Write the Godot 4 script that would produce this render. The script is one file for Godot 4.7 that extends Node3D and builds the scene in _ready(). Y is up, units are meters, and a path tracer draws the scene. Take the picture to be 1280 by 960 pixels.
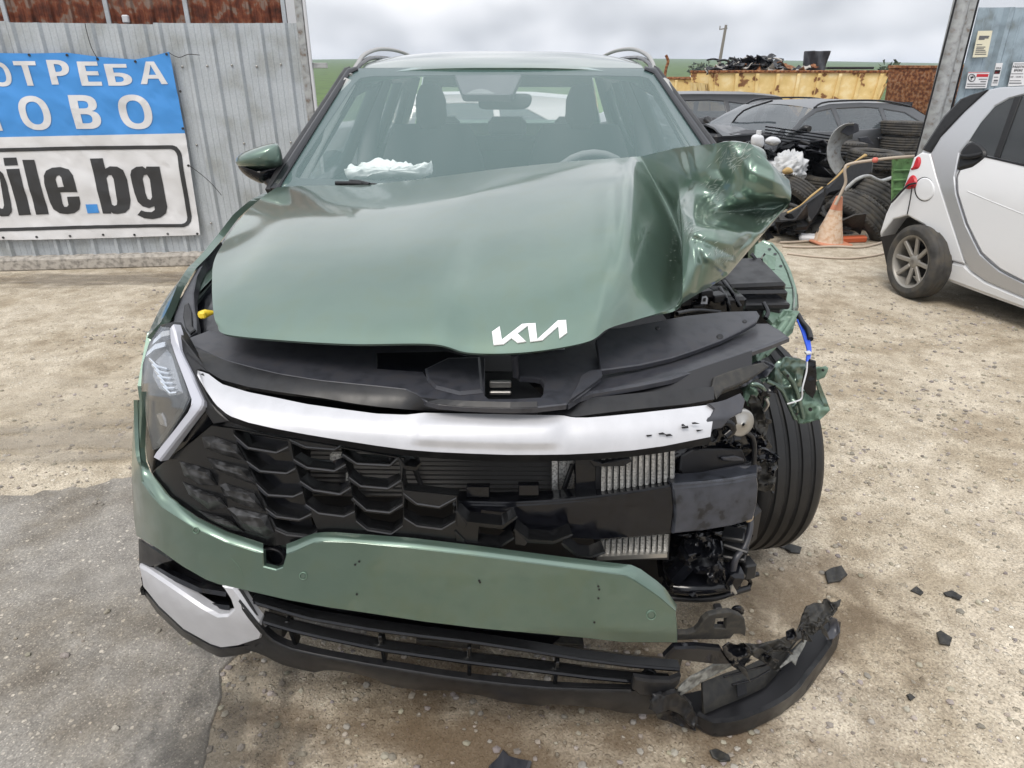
extends Node3D

# The lens: a 1280 x 960 view with this focal length, looking down from eye height
const FOCAL := 850.0
const PITCH := 0.43007
var eye := Vector3(0.03, 1.54, 1.10)
var M := {}
var names := {}
var rng := RandomNumberGenerator.new()

# ------------------------------------------------------------------ measuring
func ray(px: float, py: float) -> Vector3:
	var x := (px - 640.0) / FOCAL
	var y := (480.0 - py) / FOCAL
	return Vector3(x, y * cos(PITCH) - sin(PITCH), -y * sin(PITCH) - cos(PITCH))

func pixel(p: Vector3) -> Vector2:
	var v := p - eye
	var d := -v.y * sin(PITCH) - v.z * cos(PITCH)
	return Vector2(640.0 + v.x / d * FOCAL, 480.0 - (v.y * cos(PITCH) - v.z * sin(PITCH)) / d * FOCAL)

func at(px: float, py: float, z: float) -> Vector3:
	var r := ray(px, py)
	return eye + r * ((z - eye.z) / r.z)

func ground(px: float, py: float, h := 0.0) -> Vector3:
	var r := ray(px, py)
	return eye + r * ((h - eye.y) / r.y)

# how far behind the foremost point the car's nose lies, by offset from the centre line and height
func nose_z(x: float, y: float) -> float:
	var u := minf(absf(x + 0.03) / 0.93, 1.15)
	var p := 0.0
	if y > 1.0: p = -0.16 - (y - 1.0) * 0.5
	elif y > 0.92: p = lerpf(-0.07, -0.16, (y - 0.92) / 0.08)
	elif y > 0.7: p = lerpf(-0.02, -0.07, (y - 0.7) / 0.22)
	elif y > 0.45: p = lerpf(0.0, -0.02, (y - 0.45) / 0.25)
	elif y > 0.12: p = lerpf(-0.055, 0.0, (y - 0.12) / 0.33)
	else: p = -0.055
	var sweep := 0.07 * pow(u, 4.0) * smoothstep(0.6, 0.9, y)
	return p - 0.10 * u * u - lerpf(0.20, 0.30, smoothstep(0.35, 0.65, y)) * pow(u, 6.0) - sweep

func nose(px: float, py: float, inset := 0.0) -> Vector3:
	var r := ray(px, py)
	var best := 0.0
	var gap := 1e9
	var last := 1e9
	var t := (0.12 - eye.z) / r.z
	var step := 0.02
	for i in 60:
		var p := eye + r * t
		if absf(p.x) > 1.02: break
		var d := p.z - (nose_z(p.x, p.y) - inset)
		if d < gap:
			gap = d
			best = t
		if d <= 0.0:
			if i == 0: break
			t -= step * (-d / maxf(last - d, 1e-6))
			return eye + r * t
		last = d
		t += step
	# a ray that passes the nose by: the nearest point to it, found finely
	var lo := best - step
	var hi := best + step
	for i in 14:
		var m1 := lerpf(lo, hi, 0.38)
		var m2 := lerpf(lo, hi, 0.62)
		var p1 := eye + r * m1
		var p2 := eye + r * m2
		if p1.z - nose_z(p1.x, p1.y) < p2.z - nose_z(p2.x, p2.y): hi = m2
		else: lo = m1
	return eye + r * (lo + hi) * 0.5

func on_nose(inset := 0.0) -> Callable:
	return func(px: float, py: float) -> Vector3: return nose(px, py, inset)

func on_z(z: float, zx := 0.0, zy := 0.0, cx := 640.0, cy := 480.0) -> Callable:
	return func(px: float, py: float) -> Vector3: return at(px, py, z + zx * (px - cx) + zy * (py - cy))

func on_height(h: float) -> Callable:
	return func(px: float, py: float) -> Vector3: return ground(px, py, h)

# a plane through three measured points
func on_plane(a: Vector3, b: Vector3, c: Vector3) -> Callable:
	var pl := Plane(a, b, c)
	return func(px: float, py: float) -> Vector3:
		var r := ray(px, py)
		return eye + r * (pl.d - pl.normal.dot(eye)) / pl.normal.dot(r)

# ------------------------------------------------------------------ scene tree
func numbered(called: String) -> String:
	var n: int = names.get(called, 0)
	names[called] = n + 1
	return called if n == 0 else "%s_%03d" % [called, n]

func tag(o: Node, label := "", category := "", group := "", kind := "") -> void:
	if label: o.set_meta("label", label)
	if category: o.set_meta("category", category)
	if group: o.set_meta("group", group)
	if kind: o.set_meta("kind", kind)

func thing(called: String, label: String, category: String, where := Vector3.ZERO, turn := 0.0, group := "") -> Node3D:
	var o := Node3D.new()
	o.name = numbered(called)
	add_child(o)
	o.position = where
	o.rotation.y = turn
	tag(o, label, category, group)
	return o

func origin_of(n: Node) -> Vector3:
	var p := Vector3.ZERO
	while n != self and n is Node3D:
		p += n.position
		n = n.get_parent()
	return p

# commits what a SurfaceTool holds as one named mesh; «placed» means that its points are world points
func obj(called: String, st: SurfaceTool, m: Material, parent: Node = self, placed := true) -> MeshInstance3D:
	var arrays := st.commit_to_arrays()
	var mesh := ArrayMesh.new()
	var o := MeshInstance3D.new()
	if arrays[Mesh.ARRAY_VERTEX] == null or arrays[Mesh.ARRAY_VERTEX].size() == 0:
		push_warning("empty " + called)
	else:
		if placed and parent != self:
			arrays[Mesh.ARRAY_VERTEX] = Transform3D(Basis(), -origin_of(parent)) * (arrays[Mesh.ARRAY_VERTEX] as PackedVector3Array)
		mesh.add_surface_from_arrays(Mesh.PRIMITIVE_TRIANGLES, arrays)
	o.mesh = mesh
	o.material_override = m
	o.name = numbered(called) if parent == self else called
	parent.add_child(o, true)
	return o

func copy_of(o: Node3D, label: String, where: Vector3, turn := 0.0) -> Node3D:
	var c: Node3D = o.duplicate()
	var base := String(o.name)
	if base.length() > 4 and base[-4] == "_" and base.right(3).is_valid_int(): base = base.left(-4)
	c.name = numbered(base)
	add_child(c)
	c.position = where
	c.rotation.y = turn
	c.set_meta("label", label)
	return c

# ------------------------------------------------------------------ shapes
func start() -> SurfaceTool:
	var st := SurfaceTool.new()
	st.begin(Mesh.PRIMITIVE_TRIANGLES)
	return st

func tri(st: SurfaceTool, a: Vector3, b: Vector3, c: Vector3, na: Vector3, nb: Vector3, nc: Vector3, ua := Vector2.ZERO, ub := Vector2.ZERO, uc := Vector2.ZERO) -> void:
	var g := (c - a).cross(b - a)
	if g.dot(na + nb + nc) < 0.0:
		var t := b; b = c; c = t
		t = nb; nb = nc; nc = t
		var u := ub; ub = uc; uc = u
	st.set_normal(na); st.set_uv(ua); st.add_vertex(a)
	st.set_normal(nb); st.set_uv(ub); st.add_vertex(b)
	st.set_normal(nc); st.set_uv(uc); st.add_vertex(c)

func flat_tri(st: SurfaceTool, a: Vector3, b: Vector3, c: Vector3, out: Vector3) -> void:
	var n := (c - a).cross(b - a).normalized()
	if n.dot(out) < 0.0: n = -n
	tri(st, a, b, c, n, n, n)

func flat_quad(st: SurfaceTool, a: Vector3, b: Vector3, c: Vector3, d: Vector3, out: Vector3) -> void:
	flat_tri(st, a, b, c, out)
	flat_tri(st, a, c, d, out)

# a chamfered box
func box(st: SurfaceTool, xf: Transform3D, size: Vector3, bevel := 0.004) -> void:
	var h := size * 0.5
	var e := minf(bevel, minf(h.x, minf(h.y, h.z)) * 0.8)
	for ax in 3:
		for s in [-1.0, 1.0]:
			var n := Vector3.ZERO
			n[ax] = s
			var p := (ax + 1) % 3
			var q := (ax + 2) % 3
			var c := []
			for k in [[-1, -1], [1, -1], [1, 1], [-1, 1]]:
				var v := Vector3.ZERO
				v[ax] = s * h[ax]
				v[p] = k[0] * (h[p] - e)
				v[q] = k[1] * (h[q] - e)
				c.append(xf * v)
			flat_quad(st, c[0], c[1], c[2], c[3], xf.basis * n)
	if e < 1e-4: return
	for ax in 3:
		var p := (ax + 1) % 3
		var q := (ax + 2) % 3
		for sp in [-1.0, 1.0]:
			for sq in [-1.0, 1.0]:
				var c := []
				for k in [[-1.0, 0], [1.0, 0], [1.0, 1], [-1.0, 1]]:
					var v := Vector3.ZERO
					v[ax] = k[0] * (h[ax] - e)
					v[p] = sp * (h[p] - (e if k[1] == 1 else 0.0))
					v[q] = sq * (h[q] - (e if k[1] == 0 else 0.0))
					c.append(xf * v)
				var n := Vector3.ZERO
				n[p] = sp
				n[q] = sq
				flat_quad(st, c[0], c[1], c[2], c[3], xf.basis * n)
	for sx in [-1.0, 1.0]:
		for sy in [-1.0, 1.0]:
			for sz in [-1.0, 1.0]:
				var n := Vector3(sx, sy, sz)
				flat_tri(st, xf * (n * Vector3(h.x, h.y - e, h.z - e)), xf * (n * Vector3(h.x - e, h.y, h.z - e)), xf * (n * Vector3(h.x - e, h.y - e, h.z)), xf.basis * n)

func boxat(st: SurfaceTool, c: Vector3, size: Vector3, bevel := 0.004, turn := Vector3.ZERO) -> void:
	box(st, Transform3D(Basis.from_euler(turn), c), size, bevel)

# a bar of rectangular section from a to b
func bar(st: SurfaceTool, a: Vector3, b: Vector3, wide: float, high: float, up := Vector3.UP, bevel := 0.002) -> void:
	var d := (b - a)
	var f := d.normalized()
	if absf(f.dot(up)) > 0.95: up = Vector3.BACK if absf(f.z) < 0.9 else Vector3.RIGHT
	var r := f.cross(up).normalized()
	box(st, Transform3D(Basis(r, f.cross(-r).normalized(), f), (a + b) * 0.5), Vector3(wide, high, d.length()), bevel)

# a tube through points; radius is a number or one number per point
func tube(st: SurfaceTool, pts: Array, radius, sides := 8, rounds := 4, caps := true, flat := 1.0) -> void:
	var path := PackedVector3Array()
	var rads := PackedFloat32Array()
	var n := pts.size()
	for i in n - 1:
		var k := rounds if n > 2 else 1
		for j in k:
			var t := float(j) / k
			path.append(pts[i].cubic_interpolate(pts[i + 1], pts[maxi(i - 1, 0)], pts[mini(i + 2, n - 1)], t))
			rads.append(radius if radius is float else lerpf(radius[i], radius[i + 1], t))
	path.append(pts[n - 1])
	rads.append(radius if radius is float else radius[n - 1])
	var grid := []
	var side := Vector3.ZERO
	for i in path.size():
		var f := (path[mini(i + 1, path.size() - 1)] - path[maxi(i - 1, 0)]).normalized()
		if side == Vector3.ZERO:
			side = f.cross(Vector3.UP if absf(f.y) < 0.9 else Vector3.RIGHT).normalized()
		side = (side - f * side.dot(f)).normalized()
		var up := side.cross(f)
		var ring := PackedVector3Array()
		for k in sides + 1:
			var a := TAU * k / sides
			ring.append(path[i] + (side * cos(a) + up * sin(a) * flat) * rads[i])
		grid.append(ring)
	grid_mesh(st, grid, true)
	if caps:
		for e in [0, path.size() - 1]:
			var out := (path[e] - path[1 if e == 0 else e - 1])
			for k in sides: flat_tri(st, path[e], grid[e][k], grid[e][k + 1], out)

# a surface of revolution: profile of (radius, along the axis)
func lathe(st: SurfaceTool, xf: Transform3D, profile: Array, sides := 24) -> void:
	var grid := []
	for p in profile:
		var ring := PackedVector3Array()
		for k in sides + 1:
			var a := TAU * k / sides
			ring.append(xf * Vector3(cos(a) * p[0], p[1], sin(a) * p[0]))
		grid.append(ring)
	grid_mesh(st, grid, true, xf.origin)

func grid_normals(grid: Array, wrap := false) -> Array:
	var rows := grid.size()
	var cols: int = grid[0].size()
	var out := []
	for i in rows:
		var line := PackedVector3Array()
		for j in cols:
			var l := j - 1
			var r := j + 1
			if wrap:
				if l < 0: l = cols - 2
				if r > cols - 1: r = 1
			else:
				l = maxi(l, 0)
				r = mini(r, cols - 1)
			var du: Vector3 = grid[i][r] - grid[i][l]
			var dv: Vector3 = grid[mini(i + 1, rows - 1)][j] - grid[maxi(i - 1, 0)][j]
			line.append(du.cross(dv).normalized())
		out.append(line)
	return out

# a smooth sheet over a grid of points; normals face away from «inner» if given, else as du x dv (flip turns them)
func grid_mesh(st: SurfaceTool, grid: Array, wrap := false, inner = null, flip := false, thick := 0.0) -> void:
	var nn := grid_normals(grid, wrap)
	var rows := grid.size()
	var cols: int = grid[0].size()
	var s := -1.0 if flip else 1.0
	if wrap or inner != null:
		var sum := 0.0
		for i in rows:
			var mid := Vector3.ZERO
			for j in cols: mid += grid[i][j]
			mid = mid / cols if wrap else inner
			for j in cols: sum += nn[i][j].dot(grid[i][j] - mid)
		s = 1.0 if sum >= 0.0 else -1.0
	for i in rows - 1:
		for j in cols - 1:
			var ua := Vector2(float(j) / cols, float(i) / rows)
			var ub := Vector2(float(j + 1) / cols, float(i) / rows)
			var uc := Vector2(float(j + 1) / cols, float(i + 1) / rows)
			var ud := Vector2(float(j) / cols, float(i + 1) / rows)
			tri(st, grid[i][j], grid[i][j + 1], grid[i + 1][j + 1], nn[i][j] * s, nn[i][j + 1] * s, nn[i + 1][j + 1] * s, ua, ub, uc)
			tri(st, grid[i][j], grid[i + 1][j + 1], grid[i + 1][j], nn[i][j] * s, nn[i + 1][j + 1] * s, nn[i + 1][j] * s, ua, uc, ud)
	if thick > 0.0:
		var back := []
		for i in rows:
			var line := PackedVector3Array()
			for j in cols: line.append(grid[i][j] - nn[i][j] * s * thick)
			back.append(line)
		for i in rows - 1:
			for j in cols - 1:
				tri(st, back[i][j], back[i][j + 1], back[i + 1][j + 1], -nn[i][j] * s, -nn[i][j + 1] * s, -nn[i + 1][j + 1] * s)
				tri(st, back[i][j], back[i + 1][j + 1], back[i + 1][j], -nn[i][j] * s, -nn[i + 1][j + 1] * s, -nn[i + 1][j] * s)
		for i in rows - 1:
			for j in [0, cols - 1]:
				flat_quad(st, grid[i][j], grid[i + 1][j], back[i + 1][j], back[i][j], grid[i][j] - grid[i][1 if j == 0 else j - 1])
		for j in cols - 1:
			for i in [0, rows - 1]:
				flat_quad(st, grid[i][j], grid[i][j + 1], back[i][j + 1], back[i][j], grid[i][j] - grid[1 if i == 0 else i - 1][j])

# a dense grid through control points
# (beyond column «stiff» the sheet is creased rather than curved across its columns)
func spline_grid(ctrl: Array, nu: int, nv: int, stiff := 9999, tension := 0.0) -> Array:
	var rows := []
	for line in ctrl:
		var n: int = line.size()
		var d := PackedVector3Array()
		for i in n - 1:
			for k in nu:
				var q: Vector3 = line[i].cubic_interpolate(line[i + 1], line[maxi(i - 1, 0)], line[mini(i + 2, n - 1)], float(k) / nu)
				if i >= stiff: q = q.lerp(line[i].lerp(line[i + 1], float(k) / nu), tension)
				d.append(q)
		d.append(line[n - 1])
		rows.append(d)
	var out := []
	var m := rows.size()
	for i in m - 1:
		for k in nv:
			var d := PackedVector3Array()
			for j in rows[0].size():
				d.append(rows[i][j].cubic_interpolate(rows[i + 1][j], rows[maxi(i - 1, 0)][j], rows[mini(i + 2, m - 1)][j], float(k) / nv))
			out.append(d)
	out.append(rows[m - 1])
	return out

func poly_of(flat: Array) -> PackedVector2Array:
	var p := PackedVector2Array()
	for i in range(0, flat.size(), 2): p.append(Vector2(flat[i], flat[i + 1]))
	return p

func dense(p: PackedVector2Array, most: float) -> PackedVector2Array:
	var out := PackedVector2Array()
	for i in p.size():
		var a := p[i]
		var b := p[(i + 1) % p.size()]
		var n := maxi(1, ceili(a.distance_to(b) / most))
		for k in n: out.append(a.lerp(b, float(k) / n))
	return out

# an outline with its corners rounded off by a smooth curve through the points
func smooth_poly(flat: Array, rounds := 4) -> PackedVector2Array:
	var p := poly_of(flat)
	var n := p.size()
	var out := PackedVector2Array()
	for i in n:
		for k in rounds:
			out.append(p[i].cubic_interpolate(p[(i + 1) % n], p[(i - 1 + n) % n], p[(i + 2) % n], float(k) / rounds))
	return out

func inset_poly(p: PackedVector2Array, e: float) -> PackedVector2Array:
	var n := p.size()
	var s := -1.0 if Geometry2D.is_polygon_clockwise(p) else 1.0
	var out := PackedVector2Array()
	for i in n:
		var a := (p[i] - p[(i - 1 + n) % n]).normalized()
		var b := (p[(i + 1) % n] - p[i]).normalized()
		var na := Vector2(-a.y, a.x) * s
		var nb := Vector2(-b.y, b.x) * s
		var m := na + nb
		out.append(p[i] + m / maxf(0.5, 1.0 + na.dot(nb)) * e)
	return out

func frame_of(f: Callable, p: Vector2, toward: Vector3, e := 0.7) -> Array:
	var c: Vector3 = f.call(p.x, p.y)
	var n: Vector3 = (f.call(p.x + e, p.y) - f.call(p.x - e, p.y)).cross(f.call(p.x, p.y + e) - f.call(p.x, p.y - e)).normalized()
	if n.dot(toward - c) < 0.0: n = -n
	return [c, n]

# a plate with an outline, laid on the surface «f», with a chamfered edge, a thickness and holes
func plate(st: SurfaceTool, outline: PackedVector2Array, f: Callable, thick := 0.02, bevel := 1.0, cell := 16.0, holes: Array = [], bevel_depth := 0.002, toward = null, e := 0.7) -> void:
	var to: Vector3 = eye if toward == null else toward
	var seen := {}
	var look := func(p: Vector2) -> Array:
		var k := (p * 64.0).round()
		if not seen.has(k): seen[k] = frame_of(f, p, to, e)
		return seen[k]
	outline = dense(outline, cell)
	if Geometry2D.is_polygon_clockwise(outline): outline.reverse()
	var face := inset_poly(outline, bevel)
	var rings := [[outline, face, 1.0]]
	var cut := []
	for h in holes:
		var q := dense(h, cell)
		if Geometry2D.is_polygon_clockwise(q): q.reverse()
		cut.append(inset_poly(q, -bevel))
		rings.append([q, inset_poly(q, -bevel), -1.0])
	var lo := face[0]
	var hi := face[0]
	for p in face:
		lo = lo.min(p)
		hi = hi.max(p)
	var nx := maxi(1, ceili((hi.x - lo.x) / cell))
	var ny := maxi(1, ceili((hi.y - lo.y) / cell))
	var w := (hi - lo) / Vector2(nx, ny)
	for ix in nx:
		for iy in ny:
			var c := lo + w * Vector2(ix, iy)
			var todo := Geometry2D.intersect_polygons(face, PackedVector2Array([c, c + Vector2(w.x, 0), c + w, c + Vector2(0, w.y)]))
			for h in cut:
				var left := []
				for piece in todo:
					for r in Geometry2D.clip_polygons(piece, h):
						if Geometry2D.is_polygon_clockwise(r) == Geometry2D.is_polygon_clockwise(piece): left.append(r)
				todo.assign(left)
			for piece in todo:
				var ix3 := Geometry2D.triangulate_polygon(piece)
				for k in range(0, ix3.size(), 3):
					var v := []
					for j in 3: v.append(look.call(piece[ix3[k + j]]))
					tri(st, v[0][0], v[1][0], v[2][0], v[0][1], v[1][1], v[2][1], piece[ix3[k]] * 0.01, piece[ix3[k + 1]] * 0.01, piece[ix3[k + 2]] * 0.01)
					if thick > 0.0: tri(st, v[0][0] - v[0][1] * thick, v[1][0] - v[1][1] * thick, v[2][0] - v[2][1] * thick, -v[0][1], -v[1][1], -v[2][1])
	for ring in (rings if thick > 0.0 else []):
		var n: int = ring[0].size()
		for i in n:
			var j := (i + 1) % n
			var a: Array = look.call(ring[1][i])
			var b: Array = look.call(ring[1][j])
			var ao: Array = look.call(ring[0][i])
			var bo: Array = look.call(ring[0][j])
			var pa: Vector3 = ao[0] - ao[1] * bevel_depth
			var pb: Vector3 = bo[0] - bo[1] * bevel_depth
			var along: Vector3 = pb - pa
			var out: Vector3 = along.cross(ao[1]).normalized()
			var mid: Vector3 = (ring[0][i] - ring[1][i]).x * (f.call(ring[0][i].x + 1.0, ring[0][i].y) - ao[0]) + (ring[0][i] - ring[1][i]).y * (f.call(ring[0][i].x, ring[0][i].y + 1.0) - ao[0])
			if out.dot(mid) < 0.0: out = -out
			if bevel > 0.0: flat_quad(st, a[0], b[0], pb, pa, ao[1] + out)
			flat_quad(st, pa, pb, bo[0] - bo[1] * thick, ao[0] - ao[1] * thick, out)

func trace(parent: Node, called: String, m: Material, flat: Array, f: Callable, thick := 0.02, bevel := 1.0, cell := 16.0, holes: Array = [], bevel_depth := 0.002) -> MeshInstance3D:
	var st := start()
	plate(st, poly_of(flat), f, thick, bevel, cell, holes, bevel_depth)
	return obj(called, st, m, parent)

# a ribbon between two measured edges, each a flat list of pixels, on two surfaces
func ribbon(parent: Node, called: String, m: Material, upper: Array, lower: Array, fu: Callable, fl: Callable, thick := 0.012, across := 4, bulge := 0.0) -> MeshInstance3D:
	var a := even(poly_of(upper), 40)
	var b := even(poly_of(lower), 40)
	var grid := []
	for k in across + 1: grid.append(PackedVector3Array())
	for i in a.size():
		var p: Vector3 = fu.call(a[i].x, a[i].y)
		var q: Vector3 = fl.call(b[i].x, b[i].y)
		for k in across + 1:
			var t := float(k) / across
			grid[k].append(p.lerp(q, t) + (eye - p).normalized() * bulge * sin(PI * t))
	var st := start()
	var mid: Vector3 = grid[0][20]
	grid_mesh(st, grid, false, mid + (mid - eye).normalized() * 5.0, false, thick)
	return obj(called, st, m, parent)

# points spread evenly along an open line
func even(p: PackedVector2Array, n: int) -> PackedVector2Array:
	var total := 0.0
	for i in p.size() - 1: total += p[i].distance_to(p[i + 1])
	var out := PackedVector2Array()
	var k := 0
	var gone := 0.0
	for i in n + 1:
		var want := total * i / n
		while k < p.size() - 2 and gone + p[k].distance_to(p[k + 1]) < want:
			gone += p[k].distance_to(p[k + 1])
			k += 1
		out.append(p[k].lerp(p[k + 1], clampf((want - gone) / maxf(p[k].distance_to(p[k + 1]), 1e-6), 0.0, 1.0)))
	return out

# lettering: the triangles of a TextMesh, cut small and laid on a surface f(u, v)
func lettering(st: SurfaceTool, text: String, box_at: Rect2, f: Callable, bold := true, most := 0.06, toward = null, face := "Droid Sans") -> void:
	var tm := TextMesh.new()
	var font := SystemFont.new()
	font.font_names = PackedStringArray([face])
	font.font_weight = 700 if bold else 400
	tm.font = font
	tm.text = text
	tm.font_size = 64
	tm.depth = 0.0
	tm.curve_step = 3.0
	var a := tm.get_mesh_arrays()
	var v: PackedVector3Array = a[Mesh.ARRAY_VERTEX]
	if v.size() == 0: return
	var ix: PackedInt32Array = a[Mesh.ARRAY_INDEX] if a[Mesh.ARRAY_INDEX] != null else PackedInt32Array(range(v.size()))
	var lo := Vector2(1e9, 1e9)
	var hi := -lo
	for p in v:
		lo = lo.min(Vector2(p.x, p.y))
		hi = hi.max(Vector2(p.x, p.y))
	var place := func(p: Vector3) -> Vector2:
		var q := (Vector2(p.x, p.y) - lo) / (hi - lo)
		return box_at.position + box_at.size * Vector2(q.x, 1.0 - q.y)
	for k in range(0, ix.size(), 3):
		small_tri(st, place.call(v[ix[k]]), place.call(v[ix[k + 1]]), place.call(v[ix[k + 2]]), f, most, toward, 0)

func small_tri(st: SurfaceTool, a: Vector2, b: Vector2, c: Vector2, f: Callable, most: float, toward, depth: int) -> void:
	var l := [a.distance_to(b), b.distance_to(c), c.distance_to(a)]
	var longest: float = l.max()
	if longest > most and depth < 8:
		if l[0] == longest:
			var m := (a + b) * 0.5
			small_tri(st, a, m, c, f, most, toward, depth + 1)
			small_tri(st, m, b, c, f, most, toward, depth + 1)
		elif l[1] == longest:
			var m := (b + c) * 0.5
			small_tri(st, a, b, m, f, most, toward, depth + 1)
			small_tri(st, a, m, c, f, most, toward, depth + 1)
		else:
			var m := (c + a) * 0.5
			small_tri(st, a, b, m, f, most, toward, depth + 1)
			small_tri(st, m, b, c, f, most, toward, depth + 1)
		return
	flat_tri(st, f.call(a.x, a.y), f.call(b.x, b.y), f.call(c.x, c.y), (eye if toward == null else toward) - f.call(a.x, a.y))

# ------------------------------------------------------------------ materials
func lin(r: float, g: float, b: float) -> Color:
	return Color(r, g, b).linear_to_srgb()

func mat(called: String, c: Color, rough := 0.6, metal := 0.0, spec := 0.5) -> StandardMaterial3D:
	var m := StandardMaterial3D.new()
	m.resource_name = called
	m.albedo_color = c
	m.roughness = rough
	m.metallic = metal
	m.metallic_specular = spec
	M[called] = m
	return m

func noise_tex(kind: int, freq: float, stops: Array, size := 512, octaves := 4, s := 1, gain := 0.5) -> NoiseTexture2D:
	var n := FastNoiseLite.new()
	n.seed = s
	n.noise_type = kind
	n.frequency = freq
	n.fractal_octaves = octaves
	n.fractal_gain = gain
	if octaves < 2: n.fractal_type = FastNoiseLite.FRACTAL_NONE
	if kind == FastNoiseLite.TYPE_CELLULAR:
		n.cellular_return_type = FastNoiseLite.RETURN_DISTANCE
	var t := NoiseTexture2D.new()
	t.width = size
	t.height = size
	t.seamless = true
	t.noise = n
	var g := Gradient.new()
	var offs := PackedFloat32Array()
	var cols := PackedColorArray()
	for q in stops:
		offs.append(q[0])
		cols.append(q[1])
	g.offsets = offs
	g.colors = cols
	t.color_ramp = g
	return t

func grey(v: float) -> Color:
	return Color(v, v, v)

# world-scaled texture over a material
func wrap_tex(m: StandardMaterial3D, t: Texture2D, scale: float, world := true) -> void:
	m.albedo_texture = t
	m.uv1_triplanar = true
	m.uv1_world_triplanar = world
	m.uv1_scale = Vector3.ONE * scale

func second_tex(m: StandardMaterial3D, t: Texture2D, scale: float) -> void:
	m.detail_enabled = true
	m.detail_albedo = t
	m.detail_blend_mode = BaseMaterial3D.BLEND_MODE_MUL
	m.detail_uv_layer = BaseMaterial3D.DETAIL_UV_2
	m.uv2_triplanar = true
	m.uv2_world_triplanar = true
	m.uv2_scale = Vector3.ONE * scale

func _ready() -> void:
	rng.seed = 7
	# camera, sky, sun and exposure
	var cam := Camera3D.new()
	cam.name = "camera"
	add_child(cam)
	cam.position = eye
	cam.rotation.x = -PITCH
	cam.fov = rad_to_deg(2.0 * atan(480.0 / FOCAL))
	cam.near = 0.05
	cam.far = 6000.0
	cam.current = true
	var env := Environment.new()
	env.background_mode = Environment.BG_SKY
	env.sky = Sky.new()
	var pano := PanoramaSkyMaterial.new()
	pano.panorama = overcast_sky()
	env.sky.sky_material = pano
	env.tonemap_mode = Environment.TONE_MAPPER_LINEAR
	env.tonemap_exposure = 1.48
	env.sdfgi_enabled = true
	env.ssao_enabled = true
	env.ssil_enabled = true
	env.fog_enabled = true
	env.fog_density = 0.0006
	env.fog_light_color = Color(0.74, 0.78, 0.84)
	var we := WorldEnvironment.new()
	we.name = "air"
	we.environment = env
	add_child(we)
	var sun := DirectionalLight3D.new()
	sun.name = "sun"
	sun.light_color = Color(1.0, 0.97, 0.93)
	sun.light_energy = 0.5
	sun.light_angular_distance = 24.0
	sun.shadow_enabled = true
	sun.rotation_degrees = Vector3(-58, -28, 0)
	add_child(sun)
	make_materials()
	# the setting
	make_ground()
	make_fence()
	make_banner()
	make_right_wall()
	# background things
	make_yard()
	make_white_car()
	# the wrecked car in front
	make_wreck()
	make_debris()

# an even layer of cloud, a little brighter overhead
func overcast_sky() -> ImageTexture:
	var w := 768
	var h := 384
	var n := FastNoiseLite.new()
	n.seed = 11
	n.noise_type = FastNoiseLite.TYPE_SIMPLEX_SMOOTH
	n.frequency = 1.0
	n.fractal_octaves = 5
	var im := Image.create(w, h, false, Image.FORMAT_RGBF)
	for j in h:
		var up := PI * (0.5 - (j + 0.5) / h)
		for i in w:
			if up <= 0.0:
				im.set_pixel(i, j, Color(0.42, 0.42, 0.42))
				continue
			var a := TAU * (i + 0.5) / w
			var d := Vector3(cos(a) * cos(up), sin(up), sin(a) * cos(up))
			var s := 1.0 / (d.y + 0.22)
			var k := n.get_noise_3d(d.x * s * 0.9, d.z * s * 1.6, 3.0)
			var body := lerpf(0.60, 1.08, smoothstep(0.05, 0.9, d.y))
			var v := body * (1.0 + 0.5 * k)
			var cool := lerpf(1.0, 1.07, clampf(0.5 - 1.2 * k, 0.0, 1.0))
			im.set_pixel(i, j, Color(v * 0.985 / cool, v * 0.995 / sqrt(cool), v * 1.03))
	return ImageTexture.create_from_image(im)

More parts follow.
